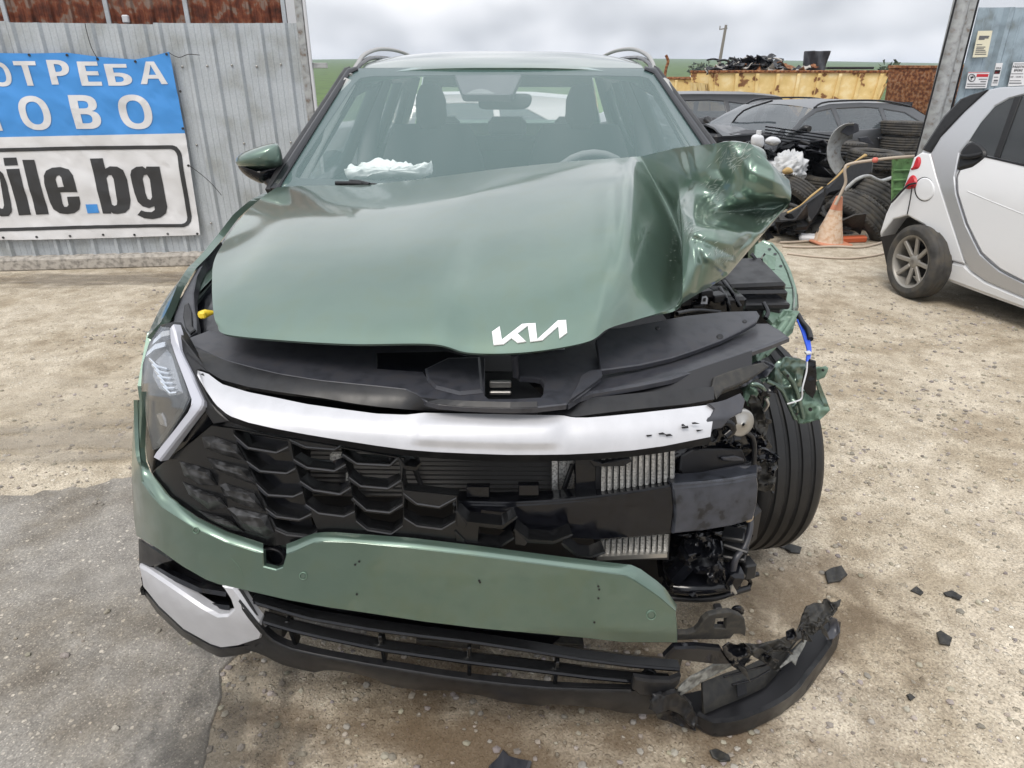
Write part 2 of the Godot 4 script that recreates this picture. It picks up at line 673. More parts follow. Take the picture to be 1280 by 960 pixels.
func make_materials() -> void:
	var paint := mat("green_paint", lin(0.112, 0.172, 0.139), 0.31, 0.64)
	paint.clearcoat_enabled = true
	paint.clearcoat = 1.0
	paint.clearcoat_roughness = 0.06
	wrap_tex(paint, noise_tex(FastNoiseLite.TYPE_SIMPLEX, 0.012, [[0.0, grey(0.97)], [0.5, grey(1.0)], [0.8, Color(1.0, 0.985, 0.955)]], 512, 5, 3), 1.4)
	var scraped := mat("scraped_green_paint", lin(0.095, 0.155, 0.11), 0.34, 0.4)
	scraped.clearcoat_enabled = true
	scraped.clearcoat = 0.8
	scraped.clearcoat_roughness = 0.12
	wrap_tex(scraped, scratches(21, Color(0.9, 0.96, 0.92), Color(0.62, 0.70, 0.66)), 2.6)
	var raw := mat("inner_green_paint", lin(0.13, 0.205, 0.155), 0.42, 0.1)
	wrap_tex(raw, noise_tex(FastNoiseLite.TYPE_SIMPLEX, 0.03, [[0.0, grey(0.8)], [0.35, grey(0.94)], [0.6, grey(1.0)]], 512, 5, 5), 2.0)
	var dark := mat("matte_black_plastic", lin(0.016, 0.0165, 0.0185), 0.40, 0.0, 0.42)
	wrap_tex(dark, noise_tex(FastNoiseLite.TYPE_SIMPLEX, 0.02, [[0.0, grey(0.62)], [0.5, grey(0.95)], [0.75, Color(1.0, 0.98, 0.95)]], 512, 6, 9), 2.2)
	rough_noise(dark, 0.02, 0.75, 1.15, 12)
	var shroud := mat("shroud_grey", lin(0.038, 0.040, 0.049), 0.36, 0.0, 0.5)
	wrap_tex(shroud, noise_tex(FastNoiseLite.TYPE_SIMPLEX, 0.02, [[0.0, grey(0.72)], [0.5, grey(0.98)], [0.75, Color(1.0, 0.98, 0.95)]], 512, 6, 19), 2.0)
	var gloss := mat("gloss_black", lin(0.006, 0.0065, 0.009), 0.12, 0.0, 0.45)
	wrap_tex(gloss, noise_tex(FastNoiseLite.TYPE_SIMPLEX, 0.03, [[0.0, grey(0.6)], [0.6, grey(1.0)], [0.72, Color(1, 1, 1)]], 512, 6, 29), 3.0)
	rough_noise(gloss, 0.015, 0.5, 2.2, 31)
	mat("deep_black", lin(0.006, 0.006, 0.008), 0.5)
	var grille := mat("grille_plastic", lin(0.0065, 0.0068, 0.0075), 0.27, 0.0, 0.45)
	wrap_tex(grille, noise_tex(FastNoiseLite.TYPE_SIMPLEX, 0.03, [[0.0, grey(0.6)], [0.5, grey(0.9)], [0.68, Color(1, 1, 1)]], 512, 6, 39), 4.0)
	var silver := mat("silver_paint", lin(0.50, 0.505, 0.53), 0.38, 0.25)
	wrap_tex(silver, scratches(5, Color(1, 1, 1), Color(0.93, 0.93, 0.93)), 1.7)
	mat("bright_metal", lin(0.42, 0.41, 0.39), 0.38, 0.85)
	var fin := mat("fin_metal", lin(0.60, 0.59, 0.56), 0.45, 0.35)
	wrap_tex(fin, noise_tex(FastNoiseLite.TYPE_SIMPLEX, 0.06, [[0.0, grey(0.4)], [0.5, grey(0.9)], [0.7, grey(1.0)]], 256, 4, 8), 8.0)
	mat("dark_fin_metal", lin(0.085, 0.083, 0.08), 0.5, 0.4)
	var beam := mat("scraped_primer", lin(0.040, 0.044, 0.056), 0.32)
	wrap_tex(beam, noise_tex(FastNoiseLite.TYPE_SIMPLEX, 0.018, [[0.0, grey(0.3)], [0.26, grey(0.38)], [0.34, grey(0.8)], [0.6, grey(0.95)], [0.75, Color(1.0, 1.0, 1.0)]], 512, 6, 14), 2.0)
	var dusty := mat("dusty_black_plastic", lin(0.034, 0.0335, 0.032), 0.62)
	wrap_tex(dusty, noise_tex(FastNoiseLite.TYPE_SIMPLEX, 0.03, [[0.0, grey(0.55)], [0.45, grey(0.72)], [0.7, Color(1.0, 0.97, 0.9)]], 512, 6, 17), 2.5)
	var rubber := mat("rubber", lin(0.0085, 0.0085, 0.009), 0.5)
	wrap_tex(rubber, noise_tex(FastNoiseLite.TYPE_SIMPLEX, 0.03, [[0.0, grey(0.7)], [0.6, grey(1.0)]], 256, 5, 4), 3.0)
	var old := mat("dusty_rubber", lin(0.072, 0.069, 0.065), 0.8)
	wrap_tex(old, noise_tex(FastNoiseLite.TYPE_SIMPLEX, 0.02, [[0.0, grey(0.5)], [0.5, grey(0.85)], [0.75, Color(1.0, 0.96, 0.88)]], 256, 5, 6), 1.6)
	var glass := mat("glass", Color(0.62, 0.72, 0.74, 0.2), 0.02, 0.0, 0.5)
	glass.transparency = BaseMaterial3D.TRANSPARENCY_ALPHA
	var tint := mat("tinted_glass", Color(0.13, 0.15, 0.16, 0.6), 0.02, 0.0, 0.5)
	tint.transparency = BaseMaterial3D.TRANSPARENCY_ALPHA
	var lens := mat("lens_glass", Color(0.6, 0.68, 0.74, 0.03), 0.03, 0.0, 0.5)
	lens.transparency = BaseMaterial3D.TRANSPARENCY_ALPHA
	mat("white_plastic", lin(0.52, 0.53, 0.55), 0.5)
	mat("salmon_plastic", lin(0.62, 0.16, 0.12), 0.6)
	mat("bush_leaf", lin(0.05, 0.065, 0.03), 0.9)
	mat("old_wood", lin(0.20, 0.18, 0.16), 0.9)
	var pw := mat("peeling_white", Color(1, 1, 1), 0.85)
	wrap_tex(pw, noise_tex(FastNoiseLite.TYPE_SIMPLEX, 0.025, [[0.0, Color(0.15, 0.09, 0.06)], [0.42, Color(0.3, 0.18, 0.12)], [0.48, Color(0.82, 0.80, 0.74)], [0.7, Color(0.9, 0.88, 0.82)]], 256, 5, 63), 1.6, false)
	mat("eyelet", lin(0.05, 0.05, 0.05), 0.5, 0.5)
	mat("old_paper", lin(0.62, 0.58, 0.44), 0.7)
	mat("notice_grey", lin(0.10, 0.10, 0.11), 0.7)
	var bz := mat("blue_sheet", lin(0.30, 0.37, 0.42), 0.45, 0.25)
	wrap_tex(bz, noise_tex(FastNoiseLite.TYPE_SIMPLEX, 0.012, [[0.0, Color(0.74, 0.72, 0.68)], [0.45, grey(0.92)], [0.7, Color(1, 1, 1)]], 512, 6, 61), 0.8)
	mat("foam", lin(0.42, 0.33, 0.22), 0.9)
	var pale := mat("pale_plastic", lin(0.24, 0.24, 0.22), 0.6)
	wrap_tex(pale, noise_tex(FastNoiseLite.TYPE_SIMPLEX, 0.03, [[0.0, grey(0.35)], [0.5, grey(0.8)], [0.7, grey(1.0)]], 256, 5, 57), 5.0)
	var sg := mat("screen_glass", Color(0.56, 0.74, 0.73, 0.155), 0.02, 0.0, 0.6)
	sg.transparency = BaseMaterial3D.TRANSPARENCY_ALPHA
	var hz := mat("hazy_glass", Color(0.36, 0.39, 0.41, 0.45), 0.03, 0.0, 0.6)
	hz.transparency = BaseMaterial3D.TRANSPARENCY_ALPHA
	mat("frit", lin(0.008, 0.008, 0.009), 0.3)
	mat("purple_black", lin(0.055, 0.05, 0.06), 0.5)
	mat("lamp_bucket", lin(0.02, 0.019, 0.018), 0.3, 0.3)
	mat("lamp_chrome", lin(0.30, 0.31, 0.33), 0.22, 0.85)
	mat("lamp_ribs", lin(0.62, 0.67, 0.74), 0.22, 0.5)
	mat("grille_edge", lin(0.045, 0.046, 0.05), 0.28)
	var gd := mat("grille_dusty", lin(0.05, 0.051, 0.054), 0.42)
	wrap_tex(gd, noise_tex(FastNoiseLite.TYPE_SIMPLEX, 0.025, [[0.0, grey(0.22)], [0.42, grey(0.4)], [0.6, grey(0.8)], [0.75, grey(1.0)]], 256, 6, 77), 5.0)
	mat("lamp_white", lin(0.40, 0.41, 0.46), 0.3)
	mat("cabin_grey", lin(0.16, 0.165, 0.17), 0.8)
	mat("cabin_dark", lin(0.035, 0.037, 0.04), 0.7)
	mat("seat_cloth", lin(0.03, 0.032, 0.035), 0.85)
	mat("white_car_paint", lin(0.6, 0.6, 0.61), 0.3)
	mat("headliner", lin(0.35, 0.35, 0.34), 0.9)
	mat("airbag_cloth", lin(0.72, 0.76, 0.75), 0.85)
	mat("yellow_plastic", lin(0.75, 0.55, 0.04), 0.45)
	mat("blue_plastic", lin(0.02, 0.08, 0.55), 0.4)
	mat("red_plastic", lin(0.45, 0.02, 0.03), 0.25)
	mat("orange_plastic", lin(0.50, 0.11, 0.04), 0.5)
	# galvanised and rusty sheet
	var zinc := mat("galvanised_sheet", lin(0.47, 0.505, 0.535), 0.5, 0.15)
	wrap_tex(zinc, noise_tex(FastNoiseLite.TYPE_CELLULAR, 0.05, [[0.0, grey(0.90)], [0.5, grey(0.96)], [1.0, grey(1.0)]], 512, 3, 2), 2.6)
	second_tex(zinc, noise_tex(FastNoiseLite.TYPE_SIMPLEX, 0.01, [[0.0, Color(0.84, 0.83, 0.80)], [0.45, Color(0.96, 0.96, 0.96)], [0.7, Color(1, 1, 1)]], 512, 5, 12), 0.45)
	var rust := mat("rusty_sheet", lin(0.75, 0.75, 0.75), 0.85)
	wrap_tex(rust, noise_tex(FastNoiseLite.TYPE_SIMPLEX, 0.012, [[0.0, Color(0.20, 0.09, 0.05)], [0.4, Color(0.42, 0.20, 0.11)], [0.58, Color(0.52, 0.28, 0.17)], [0.75, Color(0.55, 0.47, 0.42)]], 512, 6, 15), 1.1)
	var crust := mat("flaking_rust", lin(0.85, 0.85, 0.85), 0.9)
	wrap_tex(crust, noise_tex(FastNoiseLite.TYPE_SIMPLEX, 0.03, [[0.0, Color(0.22, 0.12, 0.08)], [0.40, Color(0.42, 0.24, 0.14)], [0.58, Color(0.60, 0.38, 0.20)], [0.8, Color(0.62, 0.50, 0.40)]], 512, 6, 25), 0.7)
	var skip := mat("worn_yellow_paint", lin(0.95, 0.95, 0.95), 0.7)
	wrap_tex(skip, noise_tex(FastNoiseLite.TYPE_SIMPLEX, 0.012, [[0.0, Color(0.30, 0.17, 0.10)], [0.22, Color(0.48, 0.30, 0.17)], [0.27, Color(0.84, 0.73, 0.48)], [0.6, Color(0.90, 0.80, 0.57)], [0.8, Color(0.93, 0.86, 0.68)]], 512, 6, 35), 0.33)
	var conc := mat("kerb_concrete", lin(0.40, 0.37, 0.33), 0.9)
	wrap_tex(conc, noise_tex(FastNoiseLite.TYPE_SIMPLEX, 0.02, [[0.0, grey(0.62)], [0.5, grey(0.92)], [0.7, grey(1.0)]], 512, 6, 45), 1.5)
	var post := mat("grey_painted_steel", lin(0.36, 0.37, 0.37), 0.5, 0.1)
	wrap_tex(post, noise_tex(FastNoiseLite.TYPE_SIMPLEX, 0.02, [[0.0, Color(0.62, 0.5, 0.42)], [0.3, grey(0.86)], [0.7, grey(1.0)]], 256, 5, 46), 2.0)

func rough_noise(m: StandardMaterial3D, freq: float, lo: float, hi: float, s: int) -> void:
	var base := m.roughness
	m.roughness = 1.0
	m.roughness_texture = noise_tex(FastNoiseLite.TYPE_SIMPLEX, freq, [[0.25, grey(clampf(base * lo, 0.0, 1.0))], [0.75, grey(clampf(base * hi, 0.0, 1.0))]], 256, 5, s)

# fine scuffs and scratches over a plain colour
func scratches(s: int, base: Color, scuff: Color) -> ImageTexture:
	var r := RandomNumberGenerator.new()
	r.seed = s
	var n := FastNoiseLite.new()
	n.seed = s
	n.frequency = 0.02
	n.fractal_octaves = 5
	var cover := n.get_seamless_image(512, 512)
	var im := Image.create(512, 512, false, Image.FORMAT_RGB8)
	for j in 512:
		for i in 512:
			im.set_pixel(i, j, base * lerpf(0.93, 1.0, cover.get_pixel(i, j).r))
	for k in 90:
		var p := Vector2(r.randf() * 512, r.randf() * 512)
		var d := Vector2.from_angle(r.randfn(0.6, 0.7))
		var l := r.randf_range(6, 60)
		for q in int(l):
			p += d
			d = d.rotated(r.randfn(0.0, 0.03))
			im.set_pixel(posmod(int(p.x), 512), posmod(int(p.y), 512), base.lerp(scuff, r.randf_range(0.3, 1.0)))
	return ImageTexture.create_from_image(im)

# ------------------------------------------------------------------ ground
func noise_bytes(kind: int, freq: float, s: int, octaves: int, size: int, ret := FastNoiseLite.RETURN_DISTANCE) -> PackedByteArray:
	var n := FastNoiseLite.new()
	n.seed = s
	n.noise_type = kind
	n.frequency = freq
	n.fractal_octaves = octaves
	if octaves < 2: n.fractal_type = FastNoiseLite.FRACTAL_NONE
	n.cellular_return_type = ret
	n.cellular_jitter = 1.0
	var im := n.get_seamless_image(size, size, false, false, 0.1)
	im.convert(Image.FORMAT_L8)
	return im.get_data()

# a tile of crushed stone in a binder: colour and height
func stone_tile(s: int, lo: Color, hi: Color, stone_lo: Color, stone_hi: Color, big: float, share: float, contrast: float) -> Array:
	var size := 1024
	var grain := noise_bytes(FastNoiseLite.TYPE_VALUE, 0.35, s, 2, size)
	var cloud := noise_bytes(FastNoiseLite.TYPE_SIMPLEX, 0.008, s + 1, 5, size)
	var d1 := noise_bytes(FastNoiseLite.TYPE_CELLULAR, big, s + 2, 1, size)
	var c1 := noise_bytes(FastNoiseLite.TYPE_CELLULAR, big, s + 2, 1, size, FastNoiseLite.RETURN_CELL_VALUE)
	var d2 := noise_bytes(FastNoiseLite.TYPE_CELLULAR, big * 3.2, s + 3, 1, size)
	var c2 := noise_bytes(FastNoiseLite.TYPE_CELLULAR, big * 3.2, s + 3, 1, size, FastNoiseLite.RETURN_CELL_VALUE)
	var col := PackedByteArray()
	col.resize(size * size * 3)
	var hgt := PackedByteArray()
	hgt.resize(size * size)
	for i in size * size:
		var k := cloud[i] / 255.0
		var g := grain[i] / 255.0
		var c := lo.lerp(hi, clampf(k * 0.8 + g * 0.45 - 0.12, 0.0, 1.0))
		var h := 0.30 + 0.14 * g + 0.22 * k
		var v2 := c2[i] / 255.0
		if v2 > 0.30:
			var thr := 26.0 + 46.0 * v2
			var f := clampf((thr - d2[i]) / 9.0, 0.0, 1.0)
			if f > 0.0:
				c = c.lerp(stone_lo.lerp(stone_hi, fposmod(v2 * 7.3, 1.0)), f * contrast * 0.85)
				h += 0.16 * f
			elif d2[i] < thr + 16.0:
				c = c * lerpf(1.0, 0.90, contrast * g)
				h -= 0.06
		var v1 := c1[i] / 255.0
		if v1 < share:
			var thr := 34.0 + 90.0 * v1
			var f := clampf((thr - d1[i]) / 7.0, 0.0, 1.0)
			if f > 0.0:
				c = c.lerp(stone_lo.lerp(stone_hi, fposmod(v1 * 13.7, 1.0)) * lerpf(0.92, 1.05, g), f * contrast)
				h += 0.30 * f
			elif d1[i] < thr + 9.0:
				c = c * lerpf(1.0, 0.84, contrast * g)
				h -= 0.06
		c = c * lerpf(0.84, 1.08, g)
		col[i * 3] = int(clampf(c.r, 0, 1) * 255)
		col[i * 3 + 1] = int(clampf(c.g, 0, 1) * 255)
		col[i * 3 + 2] = int(clampf(c.b, 0, 1) * 255)
		hgt[i] = int(clampf(h, 0, 1) * 255)
	return [ImageTexture.create_from_image(Image.create_from_data(size, size, false, Image.FORMAT_RGB8, col)), ImageTexture.create_from_image(Image.create_from_data(size, size, false, Image.FORMAT_L8, hgt))]

func ground_mat(called: String, tile: Array, metres: float, macro: Texture2D, macro_m: float, relief: float, rough: float) -> StandardMaterial3D:
	var m := mat(called, Color(1, 1, 1), rough, 0.0, 0.4)
	wrap_tex(m, tile[0], 1.0 / metres)
	m.heightmap_enabled = true
	m.heightmap_texture = tile[1]
	m.heightmap_scale = relief
	second_tex(m, macro, 1.0 / macro_m)
	return m

func sheet(x0: float, x1: float, z0: float, z1: float, y: float) -> SurfaceTool:
	var st := start()
	flat_quad(st, Vector3(x0, y, z0), Vector3(x1, y, z0), Vector3(x1, y, z1), Vector3(x0, y, z1), Vector3.UP)
	return st

# a stain or dusting with a soft, broken outline, lying on the ground
func stain(called: String, c: Vector2, size: Vector2, turn: float, tone: Color, most: float, rough: float, y: float, s: int, soft := 0.5) -> void:
	var n := FastNoiseLite.new()
	n.seed = s
	n.frequency = 0.028
	n.fractal_octaves = 6
	n.fractal_gain = 0.62
	var im := Image.create(192, 192, false, Image.FORMAT_RGBA8)
	for j in 192:
		for i in 192:
			var p := Vector2(i - 95.5, j - 95.5) / 96.0
			var a := smoothstep(0.0, soft, 1.0 - p.length() + 0.9 * n.get_noise_2d(i, j) - 0.1)
			a *= smoothstep(0.0, 0.4, 1.0 - maxf(absf(p.x), absf(p.y)))
			im.set_pixel(i, j, Color(tone.r, tone.g, tone.b, a * most))
	var m := mat(called + str(s), Color(1, 1, 1), rough, 0.0, 0.5)
	m.transparency = BaseMaterial3D.TRANSPARENCY_ALPHA
	m.albedo_texture = ImageTexture.create_from_image(im)
	m.texture_repeat = false
	var st := start()
	var b := Basis(Vector3.UP, turn)
	var v := []
	for k in [[-1, -1], [1, -1], [1, 1], [-1, 1]]: v.append(Vector3(c.x, y, c.y) + b * Vector3(k[0] * size.x * 0.5, 0, k[1] * size.y * 0.5))
	tri(st, v[0], v[1], v[2], Vector3.UP, Vector3.UP, Vector3.UP, Vector2(0, 0), Vector2(1, 0), Vector2(1, 1))
	tri(st, v[0], v[2], v[3], Vector3.UP, Vector3.UP, Vector3.UP, Vector2(0, 0), Vector2(1, 1), Vector2(0, 1))
	tag(obj(called, st, m), "", "", "", "structure")

func make_ground() -> void:
	var macro := noise_tex(FastNoiseLite.TYPE_SIMPLEX, 0.008, [[0.0, Color(0.78, 0.75, 0.71)], [0.3, Color(0.89, 0.875, 0.85)], [0.5, Color(0.96, 0.955, 0.945)], [0.75, Color(1, 1, 1)]], 1024, 7, 71, 0.62)
	var dirt := stone_tile(100, Color(0.615, 0.57, 0.50), Color(0.80, 0.76, 0.69), Color(0.58, 0.54, 0.47), Color(0.90, 0.87, 0.81), 0.045, 0.34, 0.85)
	ground_mat("yard_dirt", dirt, 1.5, macro, 7.0, 1.2, 0.9)
	var tar := stone_tile(200, Color(0.47, 0.455, 0.435), Color(0.60, 0.585, 0.56), Color(0.56, 0.54, 0.51), Color(0.84, 0.81, 0.76), 0.06, 0.30, 0.8)
	ground_mat("yard_asphalt", tar, 1.5, macro, 5.0, 0.35, 0.8)
	tag(obj("ground", sheet(-26, 26, -22, 9, 0.0), M.yard_dirt), "", "", "", "structure")
	# the old asphalt in the left foreground, with a broken edge
	var st := start()
	var edge := PackedVector2Array()
	var raw := [ground(-700, 640), ground(-200, 632), ground(0, 622), ground(90, 612), ground(180, 596), ground(260, 590), Vector3(-0.35, 0, -0.9), Vector3(-0.42, 0, -0.4), ground(310, 780), ground(296, 815), ground(284, 845), ground(272, 880), ground(262, 915), ground(250, 955), ground(236, 1010), Vector3(-0.42, 0, 2.2), Vector3(-6, 0, 2.2)]
	var n := FastNoiseLite.new()
	n.seed = 5
	n.frequency = 3.0
	for i in raw.size():
		var a: Vector3 = raw[i]
		var b: Vector3 = raw[(i + 1) % raw.size()]
		var steps := clampi(int(a.distance_to(b) / 0.05), 1, 60)
		for k in steps:
			var p := a.lerp(b, float(k) / steps)
			edge.append(Vector2(p.x + 0.05 * n.get_noise_2d(p.x * 3.0, p.z * 3.0) + 0.02 * n.get_noise_2d(p.x * 14.0, p.z * 14.0), p.z + 0.06 * n.get_noise_2d(p.x * 3.0 + 9.0, p.z * 3.0) + 0.02 * n.get_noise_2d(p.x * 14.0, p.z * 14.0 + 7.0)) * 100.0)
	plate(st, edge, func(u: float, v: float) -> Vector3: return Vector3(u / 100.0, 0.006, v / 100.0), 0.02, 0.5, 60.0, [], 0.004, Vector3(0, 50, 0))
	tag(obj("asphalt", st, M.yard_asphalt), "", "", "", "structure")
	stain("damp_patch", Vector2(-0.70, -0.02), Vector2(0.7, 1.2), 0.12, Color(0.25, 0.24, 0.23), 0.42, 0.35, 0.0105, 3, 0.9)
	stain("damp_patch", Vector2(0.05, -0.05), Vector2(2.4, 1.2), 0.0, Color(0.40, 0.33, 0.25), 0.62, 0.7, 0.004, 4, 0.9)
	stain("damp_patch", Vector2(0.95, -0.6), Vector2(0.9, 1.2), 0.3, Color(0.44, 0.38, 0.30), 0.5, 0.75, 0.005, 6, 0.9)
	stain("damp_patch", Vector2(1.35, -3.1), Vector2(1.3, 0.9), 0.2, Color(0.46, 0.44, 0.43), 0.45, 0.75, 0.006, 8, 0.8)
	stain("damp_patch", Vector2(-3.1, -4.3), Vector2(4.5, 0.6), 0.05, Color(0.44, 0.41, 0.37), 0.5, 0.8, 0.009, 12, 0.8)
	stain("dust", Vector2(-1.9, -1.62), Vector2(4.2, 0.6), 0.05, Color(0.62, 0.59, 0.54), 0.45, 0.9, 0.0132, 16, 0.8)
	stain("dust", Vector2(-2.2, -2.0), Vector2(5.0, 1.1), 0.04, Color(0.70, 0.66, 0.59), 0.28, 0.9, 0.0125, 15, 0.8)
	# loose stones
	var ico := start()
	var ph := (1.0 + sqrt(5.0)) / 2.0
	var v := [Vector3(-1, ph, 0), Vector3(1, ph, 0), Vector3(-1, -ph, 0), Vector3(1, -ph, 0), Vector3(0, -1, ph), Vector3(0, 1, ph), Vector3(0, -1, -ph), Vector3(0, 1, -ph), Vector3(ph, 0, -1), Vector3(ph, 0, 1), Vector3(-ph, 0, -1), Vector3(-ph, 0, 1)]
	for i in v.size(): v[i] = v[i].normalized() * rng.randf_range(0.72, 1.15)
	for f in [[0, 11, 5], [0, 5, 1], [0, 1, 7], [0, 7, 10], [0, 10, 11], [1, 5, 9], [5, 11, 4], [11, 10, 2], [10, 7, 6], [7, 1, 8], [3, 9, 4], [3, 4, 2], [3, 2, 6], [3, 6, 8], [3, 8, 9], [4, 9, 5], [2, 4, 11], [6, 2, 10], [8, 6, 7], [9, 8, 1]]:
		flat_tri(ico, v[f[0]], v[f[1]], v[f[2]], v[f[0]] + v[f[1]] + v[f[2]])
	var stone := mat("loose_stone", Color(1, 1, 1), 0.9)
	stone.vertex_color_use_as_albedo = true
	var mm := MultiMesh.new()
	mm.transform_format = MultiMesh.TRANSFORM_3D
	mm.use_colors = true
	mm.mesh = ico.commit()
	var spots := []
	while spots.size() < 22000:
		var p := Vector3(rng.randf_range(-2.8, 3.4), 0.0, 0.95 - 5.2 * pow(rng.randf(), 2.0))
		var on_tar: bool = Geometry2D.is_point_in_polygon(Vector2(p.x, p.z) * 100.0, edge)
		var patch := n.get_noise_2d(p.x * 0.35, p.z * 0.35)
		if on_tar and rng.randf() > 0.10: continue
		if not on_tar and rng.randf() > 0.45 + 1.2 * patch + (0.35 if p.z > -0.4 else 0.0): continue
		spots.append([p, on_tar])
	mm.instance_count = spots.size()
	for i in spots.size():
		var r := 0.0018 + 0.011 * pow(rng.randf(), 4.5 if spots[i][1] else 3.2)
		var p: Vector3 = spots[i][0]
		if p.z < -1.5: r *= 1.15
		var b := Basis.from_euler(Vector3(rng.randf() * TAU, rng.randf() * TAU, rng.randf() * TAU)).scaled(Vector3(1.0, rng.randf_range(0.45, 0.8), rng.randf_range(0.7, 1.2)) * r)
		mm.set_instance_transform(i, Transform3D(b, p + Vector3(0, r * 0.2 + (0.006 if spots[i][1] else 0.0), 0)))
		var t := rng.randf_range(0.17, 0.36)
		mm.set_instance_color(i, Color(t, t * rng.randf_range(0.86, 0.94), t * rng.randf_range(0.68, 0.86)))
	var g := MultiMeshInstance3D.new()
	g.name = "gravel"
	g.multimesh = mm
	g.material_override = stone
	add_child(g)
	tag(g, "loose small stones scattered over the yard", "gravel", "", "stuff")
	# green fields beyond the yard, rising a little, and the far ridge
	var green := mat("young_crop", lin(0.07, 0.125, 0.026), 0.95)
	wrap_tex(green, noise_tex(FastNoiseLite.TYPE_SIMPLEX, 0.02, [[0.0, grey(0.72)], [0.5, grey(0.92)], [0.75, Color(1.0, 0.99, 0.9)]], 512, 5, 81), 0.03)
	var rows := []
	for z in [-22.0, -40.0, -80.0, -150.0, -260.0, -420.0, -700.0]:
		var line := PackedVector3Array()
		for k in 13:
			var x: float = (k - 6) / 6.0 * (60.0 - z * 1.6)
			line.append(Vector3(x, -0.3 + pow(-z / 260.0, 1.25) * (3.4 + 0.8 * sin(k * 1.3)), z))
		rows.append(line)
	st = start()
	grid_mesh(st, rows, false, Vector3(0, -500, -200))
	tag(obj("field", st, green), "", "", "", "structure")
	rows = []
	for q in [[-640.0, 2.0], [-800.0, 9.0], [-1000.0, 11.0], [-1400.0, 6.0]]:
		var line := PackedVector3Array()
		for k in 41:
			var x: float = (k - 20) / 20.0 * 1900.0
			line.append(Vector3(x, q[1] + (1.6 * sin(k * 0.7) + 1.0 * sin(k * 1.9 + 1.0) if q[1] > 7.0 else 0.0), q[0]))
		rows.append(line)
	st = start()
	grid_mesh(st, rows, false, Vector3(0, -900, -900))
	tag(obj("hills", st, mat("far_ridge", lin(0.06, 0.085, 0.06), 0.95)), "", "", "", "structure")

# ------------------------------------------------------------------ fences
var fence_a: Vector3
var fence_d: Vector3
var fence_n: Vector3

func fence_uv(px: float, py: float) -> Vector2:
	var r := ray(px, py)
	var t := (fence_a - eye).dot(fence_n) / r.dot(fence_n)
	var p := eye + r * t - fence_a
	return Vector2(p.dot(fence_d), p.y)

# a ribbed metal sheet standing on a line: from «a» along «d», facing «n»
func ribbed(st: SurfaceTool, a: Vector3, d: Vector3, n: Vector3, wide: float, y0: float, y1: float, period: float, high: float, top_wave := 0.0, first := 0.0) -> void:
	var prof := [[0.0, 0.0], [0.10, 1.0], [0.22, 1.0], [0.32, 0.0], [0.50, 0.0], [0.52, 0.12], [0.56, 0.12], [0.58, 0.0], [0.76, 0.0], [0.78, 0.12], [0.82, 0.12], [0.84, 0.0]]
	var pts := []
	var k := 0
	while true:
		var done := false
		for q in prof:
			var s: float = (k + q[0]) * period - first
			if s < 0.0: continue
			if s > wide:
				done = true
				break
			pts.append([s, q[1] * high])
		if done: break
		k += 1
	pts.append([wide, 0.0])
	for i in pts.size() - 1:
		var p: Vector3 = a + d * pts[i][0] + n * pts[i][1]
		var q: Vector3 = a + d * pts[i + 1][0] + n * pts[i + 1][1]
		var w0 := top_wave * sin(pts[i][0] * 2.3 + a.x * 3.0)
		var w1 := top_wave * sin(pts[i + 1][0] * 2.3 + a.x * 3.0)
		flat_quad(st, p + Vector3.UP * y0, q + Vector3.UP * y0, q + Vector3.UP * (y1 + w1), p + Vector3.UP * (y1 + w0), n)

